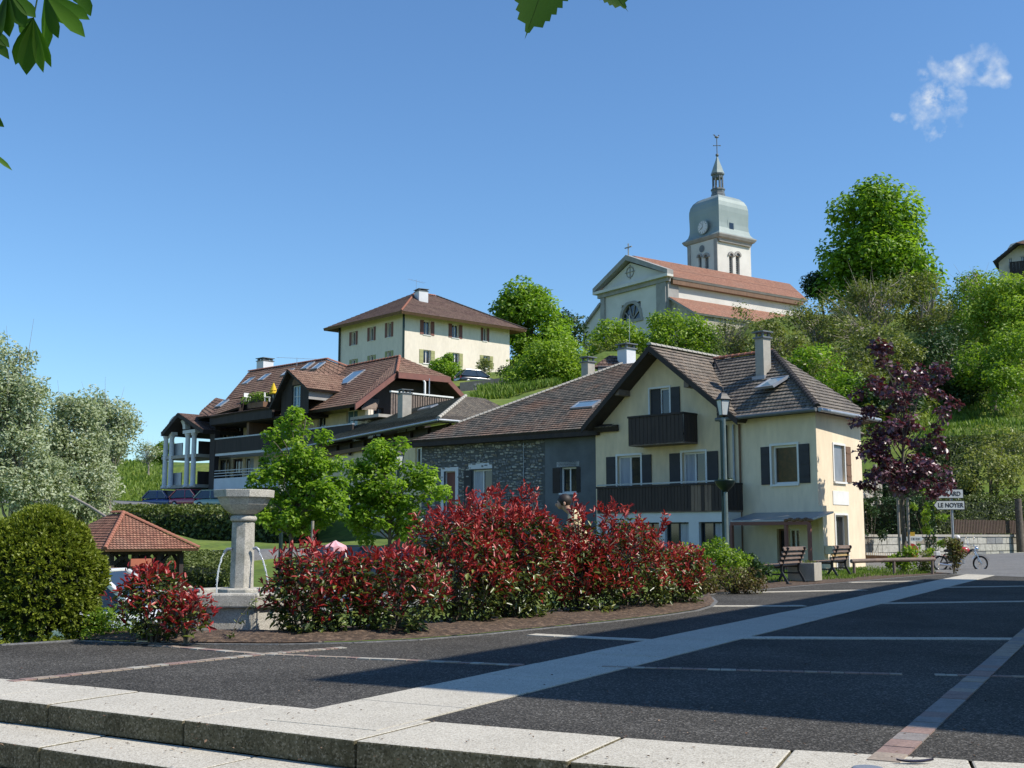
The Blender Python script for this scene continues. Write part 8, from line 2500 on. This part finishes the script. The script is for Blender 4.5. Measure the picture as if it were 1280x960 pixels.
# --- cars
M_TYRE = mat('tyre_rubber', (.018, .018, .018), None, 5, .9); M_RIM = mat('wheel_rim', (.42, .43, .44), None, 3, .35, metal=.7)
M_CGL = mat('car_glass', (.03, .04, .05), (.02, .03, .04), 2, .05, spec=.9); M_TAIL = mat('tail_lamp_red', (.40, .02, .02), None, 3, .25); M_HEAD = mat('headlamp', (.75, .78, .80), None, 3, .1)
def car(label, loc, rz, color, L=4.1, W_=1.66, H_=1.42, hatch=True, group=None):
    t = thing('parked_car', label, 'car', loc, rz, group)
    pm = mat('car_paint_' + str(len(MATS)), color, tuple(c * .92 for c in color), 1, .25, coat=1.0)
    # half sections along x: (x, bottom z, belt z, half width)
    st = [(-L / 2, .42, .62, .60), (-L / 2 + .10, .26, .80, .76), (-L * .36, .22, .88, .82), (-L * .1, .20, .90, .83), (L * .18, .20, .88, .83), (L * .34, .22, .80, .81), (L / 2 - .14, .26, .68, .74), (L / 2, .36, .56, .58)]
    mb = MB(); rings = []
    for x, z0, z1, hw in st:
        hw *= W_ / 1.66
        rings.append([Vector((x, s * a, z)) for s, a, z in ((-1, hw * .86, z0), (-1, hw, z0 + .12), (-1, hw, (z0 + z1) / 2 + .06), (-1, hw * .93, z1), (1, hw * .93, z1), (1, hw, (z0 + z1) / 2 + .06), (1, hw, z0 + .12), (1, hw * .86, z0))])
    n = 8
    vs = [q for r_ in rings for q in r_]
    mb.faces(vs, [(i * n + k, i * n + (k + 1) % n, (i + 1) * n + (k + 1) % n, (i + 1) * n + k) for i in range(len(rings) - 1) for k in range(n)], True)
    mb.face(rings[0][::-1]); mb.face(rings[-1])
    o = mb.build('body', pm, t, world=False)
    sb = o.modifiers.new('subsurf', 'SUBSURF'); sb.levels = 2; sb.render_levels = 2
    x0, x1, x2, x3 = (-L / 2 + .12, -L * .34, L * .04, L * .24)
    def cabin(k, zadd, name, m):
        b_ = [(x0 * k, .86), (x3 * k, .84)]; tp = [(x1, H_ + zadd), (x2, H_ + zadd - .02)]
        hw = W_ / 2 * .92; hwt = W_ / 2 * .70
        bot = [Vector((x0, -hw, .84)), Vector((x3, -hw, .82)), Vector((x3, hw, .82)), Vector((x0, hw, .84))]
        mid = [Vector((x0 + .08, -hw * .97, 1.05)), Vector((x3 - .25, -hw * .96, 1.04)), Vector((x3 - .25, hw * .96, 1.04)), Vector((x0 + .08, hw * .97, 1.05))]
        top = [Vector((x1, -hwt, H_)), Vector((x2, -hwt, H_ - .01)), Vector((x2, hwt, H_ - .01)), Vector((x1, hwt, H_))]
        return bot, mid, top
    bot, mid, top = cabin(1, 0, '', None)
    mb = MB(); mb.hexa(bot, top); mb.build('window_glass', M_CGL, t, world=False)
    mb = MB()
    rt_ = [q + Vector((0, 0, .0)) for q in top]
    mb.hexa([q + Vector((0, 0, -.03)) for q in top], [q + Vector((0, 0, .05)) for q in top])
    for a, b in zip(bot, top): mb.bar(a + Vector((0, 0, .02)), b, .11, .09)
    for s in (-1, 1):
        a = Vector((L * -.06, s * W_ / 2 * .925, .86)); b = Vector((L * -.10, s * W_ / 2 * .705, H_)); mb.bar(a, b, .07, .04)
    mb.build('roof', pm, t, world=False, bevel=.02)
    for x in (-L * .31, L * .31):
        for s in (-1, 1):
            wmb = MB(); ring = []
            c = Vector((x, s * (W_ / 2 - .09), .30))
            prof = [(.30, -.09), (.31, -.05), (.31, .05), (.30, .09)]
            vs = [c + Vector((r_ * math.cos(2 * math.pi * k / 20), w_, r_ * math.sin(2 * math.pi * k / 20))) for r_, w_ in prof for k in range(20)]
            wmb.faces(vs, [(i * 20 + k, i * 20 + (k + 1) % 20, (i + 1) * 20 + (k + 1) % 20, (i + 1) * 20 + k) for i in range(3) for k in range(20)])
            wmb.face(vs[:20][::-1]); wmb.face(vs[-20:]); wo = wmb.build('wheel', M_TYRE, t, world=False)
            vs = [c + Vector((r_ * math.cos(2 * math.pi * k / 16), s * w_, r_ * math.sin(2 * math.pi * k / 16))) for r_, w_ in ((.19, .092), (.17, .10)) for k in range(16)]
            MB().faces(vs, [(k, (k + 1) % 16, 16 + (k + 1) % 16, 16 + k) for k in range(16)] + [tuple(range(16, 32))]).build('rim', M_RIM, wo, world=False)
    for s in (-1, 1):
        MB().box((L / 2 - .10, s * W_ * .34, .60), (.14, .26, .13)).build('headlight', M_HEAD, t, world=False, bevel=.02)
        MB().box((-L / 2 + .09, s * W_ * .36, .72), (.10, .16, .22)).build('tail_light', M_TAIL, t, world=False, bevel=.02)
        MB().box((L * .20, s * (W_ / 2 + .06), .92), (.08, .14, .10)).build('wing_mirror', pm, t, world=False, bevel=.02)
    MB().box((L / 2 - .02, 0, .40), (.05, .5, .11)).build('number_plate', M_WHITE, t, world=False); MB().box((-L / 2 + .02, 0, .50), (.05, .5, .11)).build('number_plate', M_WHITE, t, world=False)
    for s in (-1, 1):
        MB().box((-.15, s * (W_ / 2 * .985), .78), (.16, .02, .03)).build('door_handle', pm, t, world=False)
    return t
q = P(208, 629, 90.5); car('dark blue parked car, leftmost below the column balconies', (q.x, q.y, q.z - .48), -.55, (.012, .03, .16))
q = P(243, 628, 88.0); car('red parked car next to the dark blue one under the apartment block', (q.x, q.y, q.z - .48), -.55, (.42, .012, .05))
q = P(275, 627, 85.5); car('pale green parked car half hidden behind the fountain bowl', (q.x, q.y, q.z - .6), -.55, (.25, .36, .27))
q = P(596, 464, 106); car('dark parked car on the terrace behind the retaining wall', (q.x, q.y, q.z - 1.42), .5, (.03, .035, .05))
q = P(128, 742, 21.0); car('white parked car partly hidden by the yew bush and the lone red shrub', (q.x, q.y, P(150, 712, 21).z - 1.44), -.15, (.78, .79, .77))
q = P(452, 700, 40); car('dark car parked in shade below the two young trees', (q.x, q.y, P(452, 683, 40).z - 1.42), -.2, (.02, .022, .028))

# --- parasols
def parasol(name, label, base, h, r, m, closed=False, lean=0):
    t = thing(name, label, 'parasol', base)
    MB().tube([(0, 0, 0), (0, 0, h)], .03, 8).build('pole', M_WHITE, t, world=False)
    if closed:
        mb = MB(); prof = [(.03, h + .02), (.10, h - .15), (.22, h * .62), (.28, h * .42), (.30, h * .36), (.12, h * .34)]
        n = 14; vs = []
        for r_, z in prof:
            for k in range(n): rr_ = r_ * (1.12 if k % 2 else .86); vs.append(Vector((rr_ * math.cos(2 * math.pi * k / n), rr_ * math.sin(2 * math.pi * k / n), z)))
        mb.faces(vs, [(i * n + k, i * n + (k + 1) % n, (i + 1) * n + (k + 1) % n, (i + 1) * n + k) for i in range(len(prof) - 1) for k in range(n)], True)
        mb.build('folded_cloth', m, t, world=False)
        MB().lathe((0, 0, 0), [(.27, h * .55), (.28, h * .56), (.27, h * .575)], 14).build('tie', MATS['sign_yellow'], t, world=False)
    else:
        mb = MB(); n = 8
        top = Vector((0, 0, h)); ring = [Vector((r * math.cos(2 * math.pi * k / n), r * math.sin(2 * math.pi * k / n), h - .20)) for k in range(n)]
        for k in range(n):
            a, b = ring[k], ring[(k + 1) % n]; mid_ = (a + b) / 2 + Vector((0, 0, .05))
            mb.face([top, a, mid_]); mb.face([top, mid_, b])
            mb.face([a, a + Vector((0, 0, -.14)), mid_ + Vector((0, 0, -.14)), mid_]); mb.face([mid_, mid_ + Vector((0, 0, -.14)), b + Vector((0, 0, -.14)), b])
        mb.build('canopy', m, t, world=False)
        mb = MB()
        for k in range(n): mb.bar(Vector((0, 0, h - .35)), Vector((ring[k].x * .7, ring[k].y * .7, h - .16)), .012)
        mb.build('ribs', M_WHITE, t, world=False)
    return t
q = on_plane(342, 500, ev0, ev1, Rb); q = P(341.5, 500, q.y - .3)
parasol('parasol', 'folded yellow parasol on the roof terrace of the apartment block', q, P(341.5, 479, q.y).z - q.z, 0, mat('yellow_cloth', (.75, .50, .02), (.62, .42, .02), 4, .8), True)
q = P(419, 690, 34); g_ = gz(q.x, q.y)
parasol('parasol', 'open pale pink parasol seen just above the low red shrubs', (q.x, q.y, g_), P(419, 675.5, 34).z - g_, .34, mat('pink_cloth', (.80, .42, .45), (.72, .36, .40), 2, .8))
# terrace chairs
for i, (px, lb) in enumerate(((309, 'white chair at the left end of the roof terrace'), (334, 'white chair between the plants and the yellow parasol'))):
    q = on_plane(px, 503, ev0, ev1, Rb); q = P(px, 502, q.y + .5)
    t = thing('terrace_chair', lb, 'chair', q, .6 + i, 'white chairs on the roof terrace')
    MB().box((0, 0, .32), (.4, .4, .05)).build('seat', M_WHITE, t, world=False); MB().box((0, .19, .5), (.4, .05, .34)).build('backrest', M_WHITE, t, world=False)
    for x in (-.2, .2):
        for y in (-.2, .2): MB().box((x * .8, y * .8, .15), (.04, .04, .3)).build('leg', M_WHITE, t, world=False)

# --- moped behind the rose bush, facing right
q = P(1176, 713.2, 38.6); q2 = P(1226, 713.2, 38.6)
t = thing('motorbike', 'small red and chrome motorbike parked facing right behind the signpost bushes', 'motorbike', (q.x, q.y, 0))
Wb = q2.x - q.x; Rw = .255
z0 = Rw
def torus(c, R1_, r, name, m, par, n=28, k=6):
    mb = MB(); vs = []
    for i in range(n):
        a = 2 * math.pi * i / n
        for j in range(k):
            b = 2 * math.pi * j / k; rr_ = R1_ + r * math.cos(b); vs.append(Vector(c) + Vector((rr_ * math.cos(a), r * math.sin(b), rr_ * math.sin(a))))
    mb.faces(vs, [(i * k + j, i * k + (j + 1) % k, ((i + 1) % n) * k + (j + 1) % k, ((i + 1) % n) * k + j) for i in range(n) for j in range(k)], True)
    return mb.build(name, m, par, world=False)
M_CHROME = mat('chrome', (.75, .76, .78), None, 3, .15, metal=1.0); M_RPAINT = mat('red_tank_paint', (.45, .02, .02), None, 3, .25, coat=1)
for x in (0, Wb):
    w_ = torus((x, 0, z0), Rw - .03, .032, 'wheel', M_TYRE, t)
    mb = MB()
    for i in range(14): a = 2 * math.pi * i / 14; mb.bar((x, .012 * (-1) ** i, z0), (x + (Rw - .05) * math.cos(a), 0, z0 + (Rw - .05) * math.sin(a)), .005)
    mb.tube([(x, -.05, z0), (x, .05, z0)], .04, 10); mb.build('spokes', M_CHROME, w_, world=False)
    torus((x, 0, z0), Rw - .055, .010, 'rim', M_CHROME, w_)
    mb = MB()
    a0, a1 = (rad(20), rad(150)) if x else (rad(30), rad(170))
    for i in range(8):
        a = a0 + (a1 - a0) * i / 8; b = a0 + (a1 - a0) * (i + 1) / 8; r_ = Rw + .03
        mb.hexa([Vector((x + r_ * math.cos(a), -.05, z0 + r_ * math.sin(a))), Vector((x + r_ * math.cos(b), -.05, z0 + r_ * math.sin(b))), Vector((x + r_ * math.cos(b), .05, z0 + r_ * math.sin(b))), Vector((x + r_ * math.cos(a), .05, z0 + r_ * math.sin(a)))],
                [Vector((x + (r_ + .012) * math.cos(a), -.05, z0 + (r_ + .012) * math.sin(a))), Vector((x + (r_ + .012) * math.cos(b), -.05, z0 + (r_ + .012) * math.sin(b))), Vector((x + (r_ + .012) * math.cos(b), .05, z0 + (r_ + .012) * math.sin(b))), Vector((x + (r_ + .012) * math.cos(a), .05, z0 + (r_ + .012) * math.sin(a)))])
    mb.build('mudguard', M_CHROME if x else M_RPAINT, t, world=False)
mb = MB()
for s in (-.06, .06): mb.tube([(Wb, s, z0), (Wb - .22, s, z0 + .48)], .022, 8)
mb.build('front_fork', M_CHROME, t, world=False)
mb = MB(); mb.tube([(Wb - .24, 0, z0 + .45), (Wb - .62, 0, z0 + .12), (.38, 0, z0 + .05), (.0, 0, z0)], .028, 8); mb.tube([(Wb - .24, 0, z0 + .45), (.55, 0, z0 + .33), (.15, 0, z0 + .30), (0, 0, z0 + .02)], .024, 8); mb.build('frame', M_BLK, t, world=False)
mb = MB(); mb.ball((Wb * .60, 0, z0 + .43), .15, 14, 8, (1.35, .75, .75)); mb.build('fuel_tank', M_RPAINT, t, world=False)
mb = MB(); mb.ball((Wb * .28, 0, z0 + .42), .15, 14, 8, (1.7, .7, .42)); mb.build('seat', M_BLK, t, world=False)
mb = MB(); mb.box((Wb * .47, 0, z0 + .10), (.30, .20, .22)); mb.tube([(Wb * .47, -.12, z0 + .16), (Wb * .47, .12, z0 + .16)], .10, 12); mb.build('engine', MATS['zinc_metal'], t, world=False, bevel=.02)
mb = MB(); mb.tube([(Wb * .5, -.12, z0 + .02), (Wb * .3, -.14, z0 - .08), (-.10, -.14, z0 - .02)], [.025, .035, .045], 10); mb.build('exhaust_pipe', M_CHROME, t, world=False)
mb = MB(); mb.tube([(Wb - .30, -.28, z0 + .60), (Wb - .22, -.10, z0 + .56), (Wb - .22, .10, z0 + .56), (Wb - .30, .28, z0 + .60)], .014, 8); mb.build('handlebar', M_CHROME, t, world=False)
MB().ball((Wb - .12, 0, z0 + .47), .09, 12, 8, (.9, 1, 1)).build('headlight', M_CHROME, t, world=False)
for s in (-1, 1):
    m_ = MB(); m_.tube([(Wb - .28, s * .24, z0 + .60), (Wb - .30, s * .30, z0 + .80)], .006, 5); m_.ball((Wb - .30, s * .31, z0 + .83), .05, 10, 6, (.3, 1.1, 1)); m_.build('mirror', M_CHROME, t, world=False)
MB().box((-.10, 0, z0 + .32), (.16, .22, .14)).build('top_box', M_WHITE, t, world=False, bevel=.02)
MB().box((-.24, 0, z0 + .20), (.05, .14, .09)).build('tail_light', M_TAIL, t, world=False)
q = P(1198.5, 700, 42.0)
t = thing('bollard', 'short dark post with a white knob just behind the motorbike', 'post', (q.x, q.y, 0))
zt = P(1198, 674, 42).z
MB().tube([(0, 0, 0), (0, 0, zt)], [.10, .08], 10).build('post', M_BLK, t, world=False); MB().ball((0, 0, zt + .06), .085, 12, 8).build('knob', M_WHITE, t, world=False)

# --- person behind the red row, bent forward to the left
q = P(724, 720, 19.6)
pg_ = gz(q.x, q.y)
t = thing('person', 'dark-haired person in a cream shirt leaning forward behind the red shrubs', 'person', (q.x, q.y, pg_))
H0 = P(707, 620, 19.6).z - pg_
def skinmesh(name, nodes, edges, m, parent, sub=2):
    me = bpy.data.meshes.new(name); me.from_pydata([n_[0] for n_ in nodes], edges, []); me.materials.append(m)
    o = link(name, me, parent)
    sk = o.modifiers.new('skin', 'SKIN'); sk.use_smooth_shade = True
    if not me.skin_vertices: me.skin_vertices.new()
    sv = me.skin_vertices[0].data
    for i, n_ in enumerate(nodes):
        r_ = n_[1]; sv[i].radius = (r_, r_) if not hasattr(r_, '__len__') else r_; sv[i].use_root = (i == 0)
    s_ = o.modifiers.new('subsurf', 'SUBSURF'); s_.levels = sub; s_.render_levels = sub
    return o
M_SKIN = mat('skin', (.50, .30, .21), (.44, .26, .18), 6, .55); M_SHIRT = mat('cream_shirt', (.78, .68, .42), (.70, .60, .36), 5, .85, .01, 9)
M_TROU = mat('dark_trousers', (.03, .035, .05), None, 5, .85); M_HAIR = mat('dark_hair', (.025, .016, .012), (.015, .01, .008), 20, .6)
hip = .47 * H0 * 1.08; sh = .865 * H0
# heading -x; y is depth
N_ = [((.10, 0, hip), (.15, .13)), ((.08, 0, hip + .18), (.14, .12)), ((0.0, 0, hip + .36), (.16, .13)), ((-.10, 0, sh), (.15, .12)), ((-.15, 0, sh + .03), .055), ((-.19, 0, sh + .06), .055), ((-.24, 0, H0 - .14), (.085, .10)), ((-.26, 0, H0 - .03), .07),
      ((-.08, -.19, sh - .02), .055), ((-.16, -.24, sh - .28), .044), ((-.36, -.18, sh - .42), .034), ((-.44, -.14, sh - .44), .028),
      ((-.08, .19, sh - .02), .055), ((-.16, .24, sh - .28), .044), ((-.36, .18, sh - .42), .034), ((-.44, .14, sh - .44), .028),
      ((.10, -.10, hip - .08), .095), ((.06, -.11, hip * .52), .065), ((.10, -.11, .09), .045), ((-.06, -.12, .04), .035),
      ((.10, .10, hip - .08), .095), ((-.02, .11, hip * .52), .065), ((.02, .11, .09), .045), ((-.14, .12, .04), .035)]
E_ = [(0, 1), (1, 2), (2, 3), (3, 4), (4, 5), (5, 6), (6, 7), (3, 8), (8, 9), (9, 10), (10, 11), (3, 12), (12, 13), (13, 14), (14, 15), (0, 16), (16, 17), (17, 18), (18, 19), (0, 20), (20, 21), (21, 22), (22, 23)]
body = skinmesh('body', N_, E_, M_SKIN, t)
skinmesh('shirt', [((.10, 0, hip - .02), (.185, .165)), ((.08, 0, hip + .18), (.18, .16)), ((0, 0, hip + .36), (.20, .17)), ((-.09, 0, sh), (.19, .165)), ((-.145, 0, sh + .03), .10), ((-.08, -.19, sh - .02), .09), ((-.155, -.235, sh - .26), .07), ((-.08, .19, sh - .02), .09), ((-.155, .235, sh - .26), .07)],
         [(0, 1), (1, 2), (2, 3), (3, 4), (3, 5), (5, 6), (3, 7), (7, 8)], M_SHIRT, t)
skinmesh('trousers', [((.10, 0, hip), (.165, .15)), ((.10, -.10, hip - .08), .115), ((.06, -.11, hip * .52), .085), ((.10, -.11, .10), .065), ((.10, .10, hip - .08), .115), ((-.02, .11, hip * .52), .085), ((.02, .11, .10), .065)], [(0, 1), (1, 2), (2, 3), (0, 4), (4, 5), (5, 6)], M_TROU, t)
mb = MB(); mb.ball((-.235, 0, H0 - .075), .115, 16, 10, (1.05, .92, 1.0)); ho = mb.build('hair', M_HAIR, t, world=False)
mb = MB(); fc = Vector((-.345, 0, H0 - .135)); mb.ball(fc + Vector((.03, 0, .0)), .075, 14, 9, (.75, .85, 1.15)); fo_ = mb.build('face', M_SKIN, t, world=False)
mb = MB(); mb.ball(fc + Vector((-.035, 0, -.01)), .017, 8, 6, (1, .8, 1.5)); mb.build('nose', M_SKIN, fo_, world=False)
for s in (-1, 1):
    MB().ball(fc + Vector((-.02, s * .028, .025)), .009, 8, 6).build('eye', M_BLK, fo_, world=False)
    MB().ball((-.245, s * .098, H0 - .13), .028, 8, 6, (.8, .4, 1.2)).build('ear', M_SKIN, fo_, world=False)
MB().ball(fc + Vector((-.03, 0, -.045)), .018, 8, 5, (.5, 1.3, .4)).build('mouth', mat('lips', (.40, .16, .13), None, 5, .5), fo_, world=False)
for s in (-1, 1):
    pa_ = Vector((-.47, s * .14, sh - .45))
    for i, (dy, ln) in enumerate(((-.03, .065), (-.01, .075), (.01, .07), (.03, .055))):
        a = pa_ + Vector((0, dy, 0)); skinmesh('finger', [(tuple(a), .009), (tuple(a + Vector((-ln * .6, 0, -.012))), .008), (tuple(a + Vector((-ln * .95, 0, -.04))), .007)], [(0, 1), (1, 2)], M_SKIN, body, 1)
    a = pa_ + Vector((.01, -s * .035, 0)); skinmesh('thumb', [(tuple(a), .010), (tuple(a + Vector((-.025, -s * .02, -.01))), .009), (tuple(a + Vector((-.05, -s * .028, -.02))), .008)], [(0, 1), (1, 2)], M_SKIN, body, 1)

# --- dark curled dry leaf on the granite edge
q = G(1144, 955, .0)
t = thing('dry_leaf', 'dark curled dry leaf lying on the granite edge at the bottom right', 'leaf', q)
mb = MB(); n = 8; vs = []
for i in range(n + 1):
    u = i / n * 2 - 1; w_ = .018 * (1 - abs(u) ** 1.6) + .002
    z = .006 + .012 * u * u; vs += [Vector((u * .095, -w_, z + .010)), Vector((u * .095, 0, z)), Vector((u * .095, w_, z + .012))]
mb.faces(vs, [(i * 3 + j, i * 3 + j + 1, i * 3 + j + 4, i * 3 + j + 3) for i in range(n) for j in range(2)], True)
mb.build('blade', mat('dark_dry_leaf', (.035, .03, .06), (.02, .018, .03), 30, .5), t, world=False)
q = G(1085, 961, 0)
t = thing('metal_cap', 'small round grey metal cap set in the granite edge at the bottom', 'cap', (q.x, q.y, .0))
MB().lathe((0, 0, 0), [(.075, -.01), (.075, .006), (.06, .009), (.001, .009)], 20).build('disc', M_ZINC, t, world=False)
